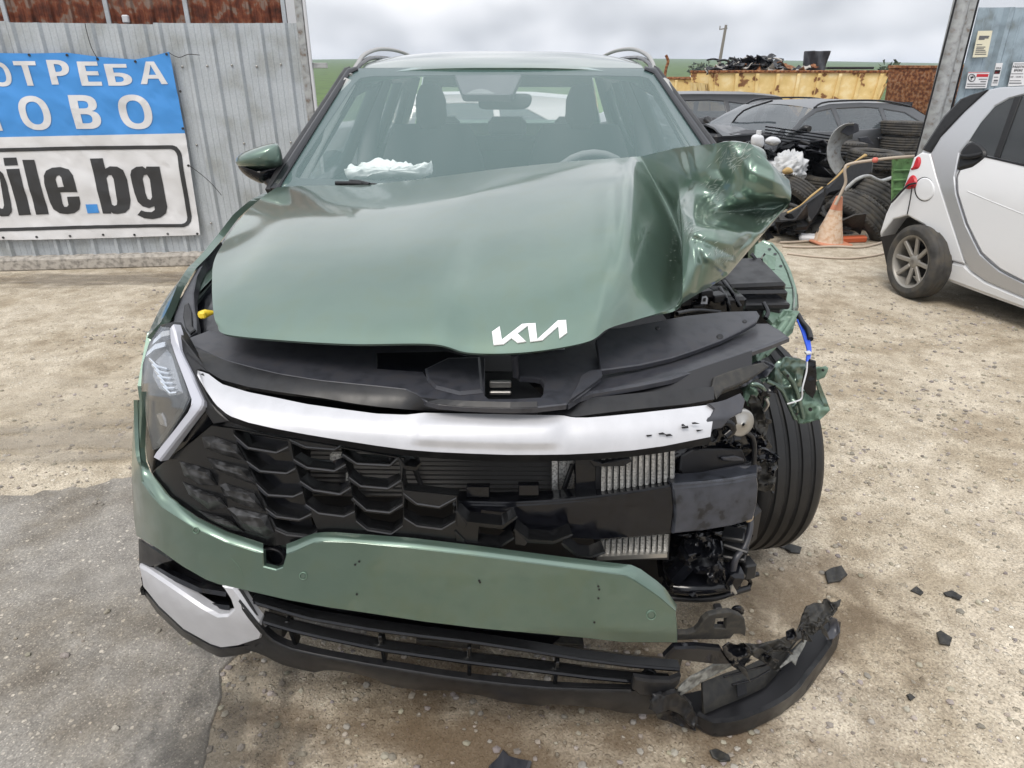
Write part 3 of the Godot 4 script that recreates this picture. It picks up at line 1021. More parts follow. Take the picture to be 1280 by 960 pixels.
func make_fence() -> void:
	fence_a = ground(0, 336)
	var b := ground(250, 329)
	fence_d = (b - fence_a).normalized()
	fence_n = Vector3(-fence_d.z, 0, fence_d.x)
	if fence_n.z < 0.0: fence_n = -fence_n
	var end := fence_uv(386, 160).x
	var top := fence_uv(200, 28).y
	var f := thing("sheet_fence", "galvanised ribbed sheet fence behind the banner on the left", "fence", fence_a)
	var s := end
	var k := 0
	while s > -3.4:
		var w := 1.06
		var st := start()
		ribbed(st, fence_a + fence_d * (s - w - 0.02) + fence_n * (0.003 * (k % 2)), fence_d, fence_n, w + 0.02, 0.10, top - 0.012 * (k % 2), 0.19, 0.024, 0.004)
		obj("sheet_panel", st, M.galvanised_sheet, f)
		var bolts := start()
		for i in 5:
			for y in [top - 0.30, 0.35, 1.0]:
				if y < 1.2 and i % 2: continue
				var p: Vector3 = fence_a + fence_d * (s - w + 0.14 + i * 0.19) + Vector3.UP * (y + rng.randfn(0, 0.006)) + fence_n * 0.004
				lathe(bolts, Transform3D(Basis(fence_n.cross(Vector3.UP), fence_n, Vector3.UP), p), [[0.009, 0.0], [0.009, 0.004], [0.005, 0.008], [0.0, 0.008]], 8)
		var bo := obj("bolts", bolts, M.bright_metal, f)
		tag(bo, "", "", "", "stuff")
		s -= w
		k += 1
	var st := start()
	var mid := fence_a + fence_d * (end * 0.5 - 1.4)
	box(st, Transform3D(Basis(fence_d, Vector3.UP, fence_n), mid + Vector3.UP * 0.05 + fence_n * 0.02), Vector3(end + 3.4, 0.12, 0.16), 0.02)
	obj("footing", st, M.kerb_concrete, f)
	st = start()
	for y in [top - 0.3, 0.5]: box(st, Transform3D(Basis(fence_d, Vector3.UP, fence_n), mid + Vector3.UP * y - fence_n * 0.03), Vector3(end + 3.2, 0.04, 0.04), 0.004)
	obj("rail", st, M.grey_painted_steel, f)
	st = start()
	var pe := fence_a + fence_d * (end + 0.03) - fence_n * 0.02
	box(st, Transform3D(Basis(fence_d, Vector3.UP, fence_n), pe + Vector3.UP * 1.3), Vector3(0.06, 2.6, 0.06), 0.006)
	obj("end_post", st, M.grey_painted_steel, f)
	st = start()
	box(st, Transform3D(Basis(fence_d, Vector3.UP, fence_n), pe + fence_d * 0.045 + fence_n * 0.01 + Vector3.UP * 1.2), Vector3(0.02, 2.4, 0.05), 0.003)
	obj("hinge_strip", st, M.white_plastic, f)
	# the rusty building behind and above it
	var back := fence_a - fence_n * 0.45
	var rs := thing("rusty_shed", "rust streaked ribbed metal shed rising behind the left fence", "shed", back)
	s = end - 0.16
	k = 0
	while s > -3.6:
		var w := 0.78 if k != 1 else 0.62
		st = start()
		ribbed(st, back + fence_d * (s - w) + fence_n * 0.003 * (k % 2), fence_d, fence_n, w + 0.02, 0.3, 2.55, 0.155, 0.02)
		obj("sheet_panel", st, M.rusty_sheet, rs)
		st = start()
		box(st, Transform3D(Basis(fence_d, Vector3.UP, fence_n), back + fence_d * s + fence_n * 0.03 + Vector3.UP * 1.40), Vector3(0.035, 2.25, 0.02), 0.003)
		obj("seam_strip", st, M.galvanised_sheet, rs)
		s -= w
		k += 1
	st = start()
	box(st, Transform3D(Basis(fence_d, Vector3.UP, fence_n), back + fence_d * (end - 0.07) + Vector3.UP * 1.28 + fence_n * 0.01), Vector3(0.13, 2.56, 0.10), 0.01)
	obj("corner_post", st, M.white_plastic, rs)
	for q in [[366, 15.5], [131, 21]]:
		var p := fence_uv(q[0], q[1])
		st = start()
		box(st, Transform3D(Basis(fence_d, Vector3.UP, fence_n), back + fence_d * p.x + Vector3.UP * (p.y + 0.01) + fence_n * 0.04), Vector3(0.05, 0.06, 0.04), 0.008)
		obj("insulator", st, M.white_plastic, rs)
	st = start()
	var far := back + fence_d * (end * 0.5 - 1.8) - fence_n * 1.5
	box(st, Transform3D(Basis(fence_d, Vector3.UP, fence_n), far + Vector3.UP * 2.61), Vector3(end + 3.6, 0.08, 3.1), 0.01)
	obj("shed_roof", st, M.rusty_sheet, rs)

func make_banner() -> void:
	mat("banner_blue", lin(0.05, 0.25, 0.62), 0.42)
	mat("banner_white", lin(0.62, 0.62, 0.63), 0.42)
	mat("banner_black", lin(0.028, 0.029, 0.031), 0.45)
	var worn := noise_tex(FastNoiseLite.TYPE_SIMPLEX, 0.02, [[0.0, Color(1, 1, 1)], [0.6, Color(1, 1, 1)], [0.72, Color(1, 1, 1)]], 256, 4, 91)
	var n := FastNoiseLite.new()
	n.seed = 31
	n.frequency = 0.9
	n.fractal_octaves = 3
	var cloth := func(u: float, v: float, proud: float) -> Vector3:
		var s := u / 100.0
		var y := v / 100.0
		var fold := 0.016 * n.get_noise_2d(s * 1.6 + y * 2.4, y * 1.0 - s * 0.8) + 0.010 * absf(n.get_noise_2d(s * 3.2 - y * 2.2 + 9.0, y * 2.0 + s)) + 0.008 * sin(s * 33.0) * smoothstep(0.75, 0.4, y) * 0.3
		return fence_a + fence_d * s + Vector3.UP * y + fence_n * (0.045 + fold + proud)
	var conv := func(flat: Array) -> PackedVector2Array:
		var out := PackedVector2Array()
		for i in range(0, flat.size(), 2): out.append(fence_uv(flat[i], flat[i + 1]) * 100.0)
		return out
	var z4 := func(flat: Array) -> PackedVector2Array:
		var px := []
		for i in range(0, flat.size(), 2):
			px.append(flat[i] * 0.203125)
			px.append(170.0 + flat[i + 1] * 0.203125)
		return conv.call(px)
	var b := thing("banner", "blue and white vinyl banner with large lettering hung on the fence", "banner", fence_a + fence_n * 0.045)
	var sides := [["banner_top", M.banner_blue, [-230, 72, -120, 68, 0, 66.5, 45, 67, 87, 66, 125, 71, 172, 74.5, 190, 71, 214, 65, 224, 115, 233.5, 166, 116, 168.5, 0, 171, -230, 176]], ["banner_bottom", M.banner_white, [-230, 176, 0, 171, 116, 168.5, 233.5, 166, 240, 205, 246, 250, 252.5, 292, 200, 294, 100, 297, 0, 298.5, -230, 303]]]
	var cloths := []
	for q in sides:
		var st := start()
		plate(st, conv.call(q[2]), func(u: float, v: float) -> Vector3: return cloth.call(u, v, 0.0), 0.0015, 0.0, 4.0, [], 0.0, null, 1.5)
		cloths.append(obj(q[0], st, q[1], b))
	var on := func(u: float, v: float) -> Vector3: return cloth.call(u, v, 0.004)
	# upper rows, letter by letter
	var rows := [["У", -100, 76, -64, 108], ["П", -57, 77, -19, 108], ["О", -14, 77, 21.5, 108], ["Т", 21, 76.5, 56, 107], ["Р", 61.5, 75, 94.5, 105.5], ["Е", 99, 77, 131, 107], ["Б", 133, 80, 169.5, 107], ["А", 173, 77, 213, 105], ["Н", -48, 121, 8, 163], ["О", 23.5, 119.5, 72, 162], ["В", 89, 118.5, 132.5, 160.5], ["О", 147, 118, 197, 161]]
	for r in rows:
		var cx: float = (r[1] + r[3]) * 0.5
		var hw: float = (r[3] - r[1] - (640.0 - cx) / 2357.0 * (r[4] - r[2])) * 0.5
		var cy: float = (r[2] + r[4]) * 0.5
		var l := fence_uv(cx - hw, cy).x
		var w := fence_uv(cx + hw, cy).x
		var lo := fence_uv(cx, r[4]).y
		var hi := fence_uv(cx, r[2]).y
		var st := start()
		lettering(st, r[0], Rect2(l * 100.0, hi * 100.0, (w - l) * 100.0, (lo - hi) * 100.0), on, true, 5.0)
		obj("letter", st, M.banner_white, cloths[0])
	var glyphs := [
		[[-60, 130, -20, 130, -8, 205, 15, 203, 40, 225, 58, 280, 90, 430, 93, 460, 75, 485, 30, 488, -15, 470], [[-20, 250, 0, 245, 18, 262, 45, 420, 40, 440, 25, 440, 8, 425]]],
		[[42, 130, 118, 128, 130, 175, 52, 178], []], [[62, 198, 138, 196, 208, 478, 134, 482], []], [[156, 143, 230, 142, 315, 475, 240, 478], []],
		[[290, 240, 303, 208, 340, 190, 390, 186, 440, 200, 468, 235, 484, 290, 495, 338, 388, 341, 402, 410, 412, 430, 428, 430, 438, 418, 430, 368, 505, 365, 512, 410, 505, 445, 475, 468, 430, 475, 385, 470, 345, 445, 325, 405, 305, 330, 292, 280], [[362, 262, 370, 240, 385, 236, 400, 250, 415, 306, 376, 310]]],
		[[568, 135, 645, 133, 662, 198, 690, 182, 735, 184, 772, 205, 793, 262, 816, 390, 810, 440, 785, 465, 740, 473, 712, 470, 699, 459, 701, 470, 650, 470], [[668, 255, 680, 236, 700, 236, 712, 260, 735, 395, 732, 418, 718, 424, 702, 415]]],
		[[815, 235, 822, 205, 850, 186, 890, 182, 912, 196, 916, 183, 995, 183, 1040, 430, 1032, 470, 1000, 495, 950, 505, 900, 500, 858, 480, 880, 452, 905, 460, 945, 462, 965, 448, 962, 425, 930, 438, 890, 428, 860, 400, 840, 345, 825, 290], [[890, 260, 898, 236, 918, 232, 935, 262, 948, 370, 938, 388, 920, 380, 905, 340]]],
		[[-130, 215, -100, 200, -75, 215, -50, 300, -35, 440, -45, 475, -85, 485, -115, 460, -140, 330], [[-112, 262, -100, 250, -90, 265, -70, 425, -80, 440, -92, 425]]]]
	for g in glyphs:
		var st := start()
		var hs := []
		for h in g[1]: hs.append(z4.call(h))
		plate(st, z4.call(g[0]), on, 0.002, 0.0, 5.0, hs, 0.0, null, 1.5)
		obj("letter", st, M.banner_black, cloths[1])
	var em := []
	for q in [[-400, 205], [-337, 205], [-337, 222], [-318, 205], [-290, 203], [-262, 222], [-240, 205], [-205, 203], [-175, 220], [-165, 250], [-165, 486], [-230, 486], [-230, 275], [-240, 262], [-250, 275], [-250, 486], [-315, 486], [-315, 275], [-325, 262], [-335, 275], [-335, 486], [-400, 486]]: em.append_array([q[0] + 0.26 * (q[1] - 205.0), q[1]])
	glyphs.append([em, []])
	for g in glyphs.slice(-1):
		var mst := start()
		plate(mst, z4.call(g[0]), on, 0.002, 0.0, 5.0, [], 0.0, null, 1.5)
		obj("letter", mst, M.banner_black, cloths[1])
	var st := start()
	plate(st, z4.call([543, 415, 613, 413, 626, 466, 555, 470]), on, 0.002, 0.0, 5.0, [], 0.0, null, 1.5)
	obj("square_dot", st, M.banner_blue, cloths[1])
	st = start()
	plate(st, z4.call([-900, 92, 0, 72, 500, 60, 1040, 53, 1075, 53, 1100, 62, 1120, 85, 1130, 110, 1188, 490, 1185, 520, 1170, 542, 1145, 552, 600, 562, 0, 580, -900, 605]), on, 0.002, 0.0, 5.0, [z4.call([-880, 114, 0, 95, 500, 83, 1040, 76, 1065, 76, 1085, 84, 1098, 100, 1105, 120, 1162, 495, 1160, 515, 1150, 527, 1130, 533, 600, 542, 0, 560, -880, 582])], 0.0, null, 1.5)
	obj("printed_frame", st, M.banner_black, cloths[1])
	for q in [[8, 295.5], [50, 294.5], [91, 293.5], [132, 292], [171, 292], [212, 291], [249, 290.5], [228, 114], [231, 160], [238, 206], [41, 69], [87, 69], [125, 74], [172, 77], [211, 68]]:
		var p := fence_uv(q[0], q[1]) * 100.0
		st = start()
		lathe(st, Transform3D(Basis(fence_n.cross(Vector3.UP), fence_n, Vector3.UP), cloth.call(p.x, p.y, 0.001)), [[0.010, 0.0], [0.010, 0.003], [0.006, 0.004], [0.004, 0.0], [0.0, 0.0]], 12)
		obj("eyelet", st, M.eyelet, b)
	for q in [[214, 66, 226, 72, 238, 68, 252, 69], [239, 206, 255, 218, 268, 230, 279, 243], [125, 73, 118, 60, 112, 40, 110, 30]]:
		var pts := []
		for i in range(0, q.size(), 2):
			var p := fence_uv(q[i], q[i + 1])
			pts.append(fence_a + fence_d * p.x + Vector3.UP * p.y + fence_n * 0.05)
		st = start()
		tube(st, pts, 0.003, 5, 3)
		obj("tie_wire", st, M.eyelet, b)

func make_right_wall() -> void:
	var a := ground(1150, 325)
	a = Vector3(3.42, 0, -4.78)
	var d := Vector3(1, 0, 0.03).normalized()
	var n := Vector3(-0.03, 0, 1).normalized()
	var pl := Plane(n, a)
	var f := thing("sheet_wall", "blue grey ribbed sheet wall with notices behind the white car", "wall", a)
	for k in 4:
		var st := start()
		ribbed(st, a + d * (0.10 + k * 0.80) + n * 0.003 * (k % 2), d, n, 0.82, 0.05, 1.985 - 0.008 * (k % 2), 0.27, 0.032, 0.0, 0.03)
		obj("sheet_panel", st, M.blue_sheet, f)
	var st := start()
	box(st, Transform3D(Basis(d, Vector3.UP, n), a + d * 1.7 + Vector3.UP * 1.2 - n * 0.04), Vector3(3.2, 0.05, 0.05), 0.004)
	obj("rail", st, M.grey_painted_steel, f)
	st = start()
	lathe(st, Transform3D(Basis(), a + n * 0.05 - d * 0.02), [[0.055, 0.0], [0.055, 3.2], [0.05, 3.21], [0.0, 3.21]], 20)
	obj("round_post", st, M.grey_painted_steel, f)
	st = start()
	box(st, Transform3D(Basis(d, Vector3.UP, n), a + d * 0.085 + Vector3.UP * 1.45), Vector3(0.06, 2.9, 0.05), 0.005)
	obj("angle_post", st, M.grey_painted_steel, f)
	st = start()
	box(st, Transform3D(Basis(d, Vector3.UP, n), a + d * 0.125 + Vector3.UP * 1.2 + n * 0.01), Vector3(0.012, 2.4, 0.02), 0.002)
	obj("dark_gap", st, M.deep_black, f)
	st = start()
	tube(st, [a + n * 0.09 - d * 0.08 + Vector3.UP * 2.2, a + n * 0.10 - d * 0.10 + Vector3.UP * 1.4, a + n * 0.12 - d * 0.13 + Vector3.UP * 0.8, a + n * 0.12 - d * 0.16 + Vector3.UP * 0.2], 0.007, 6, 4)
	obj("cable", st, M.matte_black_plastic, f)
	# notices fixed to it
	var on := func(proud: float) -> Callable:
		return func(px: float, py: float) -> Vector3:
			var r := ray(px, py)
			return eye + r * ((pl.d - n.dot(eye)) / n.dot(r)) + n * (0.036 + proud)
	var lean := func(px: float, py: float, dy: float) -> float: return px - (px - 640.0) / 2357.0 * dy
	var sg := func(label: String, flat: Array, m: Material) -> Node3D:
		var o := thing("notice", label, "sign", on.call(0.0).call(flat[0], flat[1]), 0.0)
		trace(o, "board", m, flat, on.call(0.003), 0.004, 0.2, 12.0)
		return o
	var lines := func(o: Node3D, m: Material, list: Array) -> void:
		for q in list: trace(o, "print", m, [q[0], q[1], q[2], q[1], lean.call(q[2], q[1], q[3]), q[1] + q[3], lean.call(q[0], q[1], q[3]), q[1] + q[3]], on.call(0.0045), 0.001, 0.0, 20.0)
	var word := func(o: Node3D, m: Material, t: String, x: float, y: float, w: float, h: float) -> void:
		var s2 := start()
		lettering(s2, t, Rect2(0, 0, w, h), func(u: float, v: float) -> Vector3: return on.call(0.0048).call(lean.call(x + u, y, v), y + v), true, 6.0)
		obj("print", s2, m, o)
	var n1: Node3D = sg.call("faded yellowish paper notice, highest on the sheet wall", [1219, 39, 1237, 38.7, 1230.5, 71.5, 1212, 72], M.old_paper)
	lines.call(n1, M.notice_grey, [[1220.5, 45, 1233, 1.6], [1220, 46.8, 1232, 1.6], [1219.5, 48.6, 1227, 1.4], [1217, 55.5, 1224, 0.8], [1217, 58.5, 1228, 1.0], [1216.4, 60.6, 1226, 1.0], [1216, 62.6, 1228, 1.0], [1215.5, 64.8, 1229, 1.0], [1215, 67.4, 1229, 1.0]])
	var n2: Node3D = sg.call("white notice with red heading bar and round emblem", [1207, 90, 1233.6, 90, 1229.5, 110, 1203, 110.6], M.banner_white)
	lines.call(n2, M.red_plastic, [[1217.5, 92.5, 1232, 3.6], [1207, 90.3, 1233, 0.6]])
	lines.call(n2, M.notice_grey, [[1220, 98.4, 1230.5, 1.0], [1222, 101.4, 1229, 1.2], [1205.5, 104.4, 1228.5, 1.2], [1205, 107.4, 1228, 0.9]])
	st = start()
	var ring := []
	for k in 17: ring.append(on.call(0.005).call(1211 + 4.2 * cos(TAU * k / 16.0), 97.2 + 4.4 * sin(TAU * k / 16.0)))
	tube(st, ring, 0.003, 5, 1, false)
	obj("emblem_ring", st, M.notice_grey, n2)
	trace(n2, "emblem_camera", M.deep_black, [1209, 96, 1213, 95, 1213.4, 97.2, 1211, 97.6, 1210.6, 100, 1209.6, 99.8, 1210, 97.4], on.call(0.005), 0.001, 0.0)
	var n3: Node3D = sg.call("narrow white card payment sticker between two wider notices", [1241.5, 79, 1250, 78.8, 1243.5, 107, 1235, 107.5], M.banner_white)
	word.call(n3, M.deep_black, "VISA", 1241, 84, 6.6, 2.2)
	lines.call(n3, M.deep_black, [[1239.8, 87.4, 1246.8, 5.0]])
	lines.call(n3, M.red_plastic, [[1241, 88.2, 1243.4, 3.4], [1243.6, 88.2, 1246, 3.4]])
	lines.call(n3, M.notice_grey, [[1238.5, 96, 1244, 0.9], [1238.6, 99.6, 1243.6, 2.2], [1237, 103.0, 1243, 0.9]])
	var n4: Node3D = sg.call("white opening hours notice at the right edge of the photo", [1263, 78, 1292, 77.4, 1285, 106.4, 1256, 108], M.banner_white)
	word.call(n4, M.deep_black, "РАБОТНО", 1262.4, 82, 16, 3.0)
	word.call(n4, M.deep_black, "ВРЕМЕ", 1264, 86.4, 10.5, 3.0)
	word.call(n4, M.notice_grey, "9:00 - 18:00 ч.", 1257.6, 95.0, 18, 2.0)
	lines.call(n4, M.notice_grey, [[1264, 79.6, 1278, 0.7], [1260, 91.8, 1275, 0.8], [1258.4, 100.4, 1272, 0.8], [1257.6, 103.2, 1273, 1.2]])

# ------------------------------------------------------------------ the scrap yard behind
func tyre_mesh(r: float, wide: float) -> ArrayMesh:
	var h := wide * 0.5
	var rim := r * 0.62
	var prof := [[rim, -h * 0.7], [rim + 0.01, -h * 0.95], [(r + rim) * 0.5, -h * 1.04], [r - 0.045, -h], [r - 0.022, -h * 0.90], [r - 0.006, -h * 0.74]]
	for g in [-0.55, -0.18, 0.18, 0.55]:
		prof.append_array([[r, h * g - 0.010], [r - 0.009, h * g - 0.006], [r - 0.009, h * g + 0.006], [r, h * g + 0.010]])
	prof.append_array([[r - 0.006, h * 0.74], [r - 0.022, h * 0.90], [r - 0.045, h], [(r + rim) * 0.5, h * 1.04], [rim + 0.01, h * 0.95], [rim, h * 0.7]])
	var st := start()
	lathe(st, Transform3D(), prof, 44)
	for k in 56:
		var a := TAU * k / 56.0
		for g in [-0.76, 0.76]:
			bar(st, Vector3(cos(a) * (r - 0.003), h * g * 0.78, sin(a) * (r - 0.003)), Vector3(cos(a + 0.05) * (r - 0.008), h * g * 1.16, sin(a + 0.05) * (r - 0.008)), 0.012, 0.008, Vector3(cos(a), 0, sin(a)), 0.0)
	return st.commit()

func make_tyres() -> void:
	var meshes := [tyre_mesh(0.305, 0.182), tyre_mesh(0.33, 0.205), tyre_mesh(0.36, 0.245)]
	# pixel x, pixel y, depth z, kind, tilt, label
	var list := [
		[1112, 146, -9.6, 0, Vector3(0.02, 0, 0.02), "top tyre of the taller stack beside the rusty skip"],
		[1096, 163, -9.6, 0, Vector3(0, 0, -0.02), "tyre just under the top one of the taller stack"],
		[1096, 180, -9.6, 0, Vector3(0.02, 0, 0), "third tyre down in the taller stack, half hidden"],
		[1129, 160, -8.9, 0, Vector3(0.03, 0, -0.03), "top tyre of the stack beside the round post"],
		[1125, 178, -8.9, 0, Vector3(0, 0, 0.02), "second tyre of the stack beside the round post"],
		[1122, 195.5, -8.9, 0, Vector3(0, 0, 0.0), "third tyre down beside the round post, in shade"],
		[1121, 213, -8.9, 0, Vector3(0, 0, 0.02), "fourth tyre down beside the round post"],
		[1120, 231, -8.9, 0, Vector3(0, 0, 0), "lowest tyre beside the round post, behind the green panel"],
		[1090, 198, -7.3, 0, Vector3(0.04, 0, 0.03), "wide tyre lying flat in front of both stacks"],
		[1089, 217, -7.3, 0, Vector3(0, 0, 0.02), "tyre under the wide flat one, behind the yellow edged strip"],
		[1088, 236, -7.3, 0, Vector3(0, 0, 0), "bottom tyre behind the yellow edged strip"],
		[1046, 153.5, -9.3, 0, Vector3(0.02, 0, 0.03), "top tyre of the stack before the dark grey car"],
		[1046, 168, -9.3, 0, Vector3(0, 0, 0), "second tyre of the stack before the dark grey car"],
		[1045, 186, -8.3, 1, Vector3(0.06, 0, -0.03), "dusty tyre in the middle of the left stack, behind the grey arch liner"],
		[1036, 209, -7.9, 1, Vector3(0.05, 0, 0.02), "tyre below the dusty one in the left stack"],
		[1032, 229, -7.7, 1, Vector3(0, 0, 0.02), "low tyre of the left stack next to the white bag"],
		[1032, 249, -7.7, 1, Vector3(0, 0, 0.0), "bottom tyre of the left stack on the ground"],
		[1000, 247, -6.7, 0, Vector3(0.62, 0.66, -0.2), "ribbed tyre leaning on edge behind the torn bonnet"],
		[1088, 252, -6.35, 2, Vector3(0.5, 0.72, -0.25), "upper of two big worn tyres leaning behind the traffic cone"],
		[1076, 277, -5.95, 2, Vector3(0.62, 0.62, -0.2), "lower of two big worn tyres leaning behind the traffic cone"],
		[1040, 289, -6.3, 0, Vector3(0.3, 0.9, 0.1), "half buried tyre on the ground left of the traffic cone"],
		[1137, 236, -6.9, 0, Vector3(0.8, 0.4, -0.2), "tyre standing on edge behind the white car's tail"]]
	for q in list:
		var o := MeshInstance3D.new()
		o.mesh = meshes[q[3]]
		o.material_override = M.dusty_rubber
		o.name = numbered("tyre")
		add_child(o)
		o.position = at(q[0], q[1], q[2]) + Vector3(rng.randf_range(-0.035, 0.035), 0, rng.randf_range(-0.05, 0.05))
		var axis := Vector3(q[4].x, 1.0 if absf(q[4].x) < 0.2 else q[4].y, q[4].z).normalized()
		o.basis = Basis(Quaternion(Vector3.UP, axis)) * Basis(Vector3.UP, rng.randf() * TAU)
		tag(o, q[5], "tyre", "scrap tyres in the pile")

# a scrapped car standing low; u runs from nose to tail in centimetres, v is height
func low_car(called: String, label: String, where: Vector3, turn: float, paint: Material, wagon: bool) -> Node3D:
	var c := thing(called, label, "car", where, turn)
	var side := [2, 14, 0, 40, 6, 58, 22, 70, 60, 79, 108, 86, 118, 88, 150, 107, 176, 119, 205, 124, 260, 125, 320, 123, 365, 117, 392, 104, 420, 84, 434, 78, 440, 50, 436, 14]
	if not wagon: side = [2, 14, 0, 46, 6, 64, 22, 76, 60, 84, 108, 90, 118, 92, 148, 112, 170, 124, 205, 128, 270, 129, 350, 128, 400, 124, 425, 96, 434, 88, 440, 55, 436, 14]
	var fx := func(s: float) -> Callable:
		return func(u: float, v: float) -> Vector3:
			var lean := 0.22 * smoothstep(80.0, 128.0, v) + 0.03 * pow((u - 220.0) / 220.0, 4.0) + 0.04 * smoothstep(30.0, 10.0, v)
			return Vector3(s * (0.88 - lean), v / 100.0, (u - 220.0) / 100.0)
	var p := poly_of(side)
	for s in [-1.0, 1.0]:
		var f: Callable = fx.call(s)
		var st := start()
		var far := Vector3(s * 90, 3, 0)
		var w := [poly_of([134, 92, 156, 105, 182, 115, 208, 118, 214, 92]), poly_of([222, 92, 217, 118, 270, 119, 296, 117, 300, 93]), poly_of([308, 94, 305, 116, 345, 111, 372, 98, 366, 95])]
		plate(st, p, f, 0.03, 1.0, 18.0, w, 0.006, far)
		var body := obj("body_side", st, paint, c, false)
		for h in w:
			st = start()
			plate(st, inset_poly(h, -0.5), func(u: float, v: float) -> Vector3: return f.call(u, v) - Vector3(s * 0.012, 0, 0), 0.004, 0.0, 30.0, [], 0.0, far)
			obj("window_pane", st, M.hazy_glass, body, false)
		for u in [218.0, 303.0, 130.0]:
			st = start()
			tube(st, [f.call(u, 90.0) + Vector3(s * 0.001, 0, 0), f.call(u, 60.0) + Vector3(s * 0.001, 0, 0), f.call(u + 4.0, 22.0) + Vector3(s * 0.001, 0, 0)], 0.004, 4, 2)
			obj("door_gap", st, M.deep_black, body, false)
		for u in [200.0, 290.0]:
			st = start()
			boxat(st, f.call(u, 80.0) + Vector3(s * 0.015, 0, 0), Vector3(0.03, 0.025, 0.18), 0.008)
			obj("door_handle", st, paint, body, false)
		st = start()
		tube(st, [f.call(138.0, 92.0), f.call(137.0, 94.0) + Vector3(s * 0.08, 0, 0), f.call(138.0, 97.0) + Vector3(s * 0.17, 0.0, 0), f.call(139.0, 97.0) + Vector3(s * 0.22, 0, 0)], [0.02, 0.05, 0.075, 0.05], 10, 4, true, 0.75)
		obj("wing_mirror", st, M.matte_black_plastic, c, false)
		for u in [78.0, 352.0]:
			st = start()
			var a := []
			for k in 13: a.append_array([u - 33.0 * cos(PI * k / 12.0), 14.0 + 46.0 * sin(PI * k / 12.0)])
			plate(st, poly_of(a), func(x: float, y: float) -> Vector3: return f.call(x, y) + Vector3(s * 0.004, 0, 0), 0.01, 0.5, 20.0, [], 0.002, far)
			obj("wheel_arch", st, M.deep_black, c, false)
		st = start()
		tube(st, [f.call(180, 120) - Vector3(s * 0.02, 0, 0), f.call(205, 127) - Vector3(s * 0.02, 0, 0), f.call(300, 127) - Vector3(s * 0.02, 0, 0), f.call(360, 119) - Vector3(s * 0.02, 0, 0)], 0.014, 6, 4)
		obj("roof_rail", st, M.gloss_black, c, false)
	# skin across the car, cut where the screens are
	var l: Callable = fx.call(-1.0)
	var r: Callable = fx.call(1.0)
	var n := p.size()
	var skin := {"bonnet": [], "screen": [], "roof": [], "back": []}
	for i in range(0, n - 1):
		var key := "bonnet"
		if p[i].x >= 117.0: key = "screen"
		if p[i].x >= 170.0: key = "roof"
		if p[i].x >= 360.0: key = "back"
		skin[key].append(i)
	for key in skin:
		var grid := []
		var ids: Array = skin[key]
		ids.append(ids[-1] + 1)
		for i in ids:
			var line := PackedVector3Array()
			var a: Vector3 = l.call(p[i].x, p[i].y)
			var b: Vector3 = r.call(p[i].x, p[i].y)
			for k in 9:
				var t := k / 8.0
				line.append(a.lerp(b, t) + Vector3(0, 0.03 * sin(PI * t) * (1.0 if p[i].y > 60.0 else 0.0), -0.10 * sin(PI * t) * (1.0 if key in ["bonnet", "screen"] else -0.4)))
			grid.append(line)
		var st := start()
		grid_mesh(st, grid, false, Vector3(0, 0.5, 0))
		obj({"bonnet": "bonnet", "screen": "windscreen", "roof": "roof", "back": "tail"}[key], st, M.hazy_glass if key == "screen" else paint, c, false)
	var st := start()
	boxat(st, Vector3(0, 0.35, 0.1), Vector3(1.5, 0.4, 3.9), 0.05)
	obj("interior", st, M.cabin_dark, c, false)
	for s in [-0.36, 0.36]:
		st = start()
		boxat(st, Vector3(s, 0.85, -0.05), Vector3(0.46, 0.5, 0.14), 0.05, Vector3(0.2, 0, 0))
		boxat(st, Vector3(s, 1.1, 0.0), Vector3(0.24, 0.14, 0.1), 0.03)
		obj("seat", st, M.seat_cloth, c, false)
	return c

func skip_box(called: String, label: String, where: Vector3, turn: float, size: Vector3, m: Material, slope := 0.5, ribs := 8) -> Node3D:
	var o := thing(called, label, "skip", where, turn)
	var hx := size.x * 0.5
	var hz := size.z * 0.5
	for s in [-1.0, 1.0]:
		var st := start()
		var z: float = s * hz
		var f := func(u: float, v: float) -> Vector3: return Vector3(u, v, z + s * 0.04 * v)
		plate(st, poly_of([-hx + slope, 0.15, hx - slope, 0.15, hx, size.y, -hx, size.y]), f, 0.02, 0.0, 0.7, [], 0.0, Vector3(0, 1, s * 99), 0.01)
		var w := obj("side_plate", st, m, o, false)
		for k in ribs:
			var x := lerpf(-hx + slope * 0.6, hx - slope * 0.6, k / (ribs - 1.0))
			st = start()
			bar(st, f.call(x * 0.93, 0.2) + Vector3(0, 0, s * 0.025), f.call(x, size.y - 0.06) + Vector3(0, 0, s * 0.025), 0.07, 0.05, Vector3(0, 0, s), 0.006)
			obj("rib", st, m, w, false)
		st = start()
		bar(st, f.call(-hx, size.y - 0.02), f.call(hx, size.y - 0.02), 0.08, 0.05, Vector3.UP, 0.01)
		obj("rim_bar", st, M.flaking_rust if m == M.worn_yellow_paint else m, w, false)
		st = start()
		var e: float = s
		flat_quad(st, Vector3(e * (hx - slope), 0.15, -hz), Vector3(e * (hx - slope), 0.15, hz), Vector3(e * hx, size.y - 0.25, hz + 0.04), Vector3(e * hx, size.y - 0.25, -hz - 0.04), Vector3(e, -0.3, 0))
		flat_quad(st, Vector3(e * (hx - slope - 0.02), 0.15, -hz), Vector3(e * (hx - slope - 0.02), 0.15, hz), Vector3(e * (hx - 0.02), size.y - 0.25, hz + 0.04), Vector3(e * (hx - 0.02), size.y - 0.25, -hz - 0.04), Vector3(-e, 0.3, 0))
		obj("end_plate", st, m, o, false)
	var st := start()
	boxat(st, Vector3(0, 0.13, 0), Vector3(size.x - slope * 2.0, 0.06, size.z), 0.01)
	obj("floor_plate", st, m, o, false)
	return o

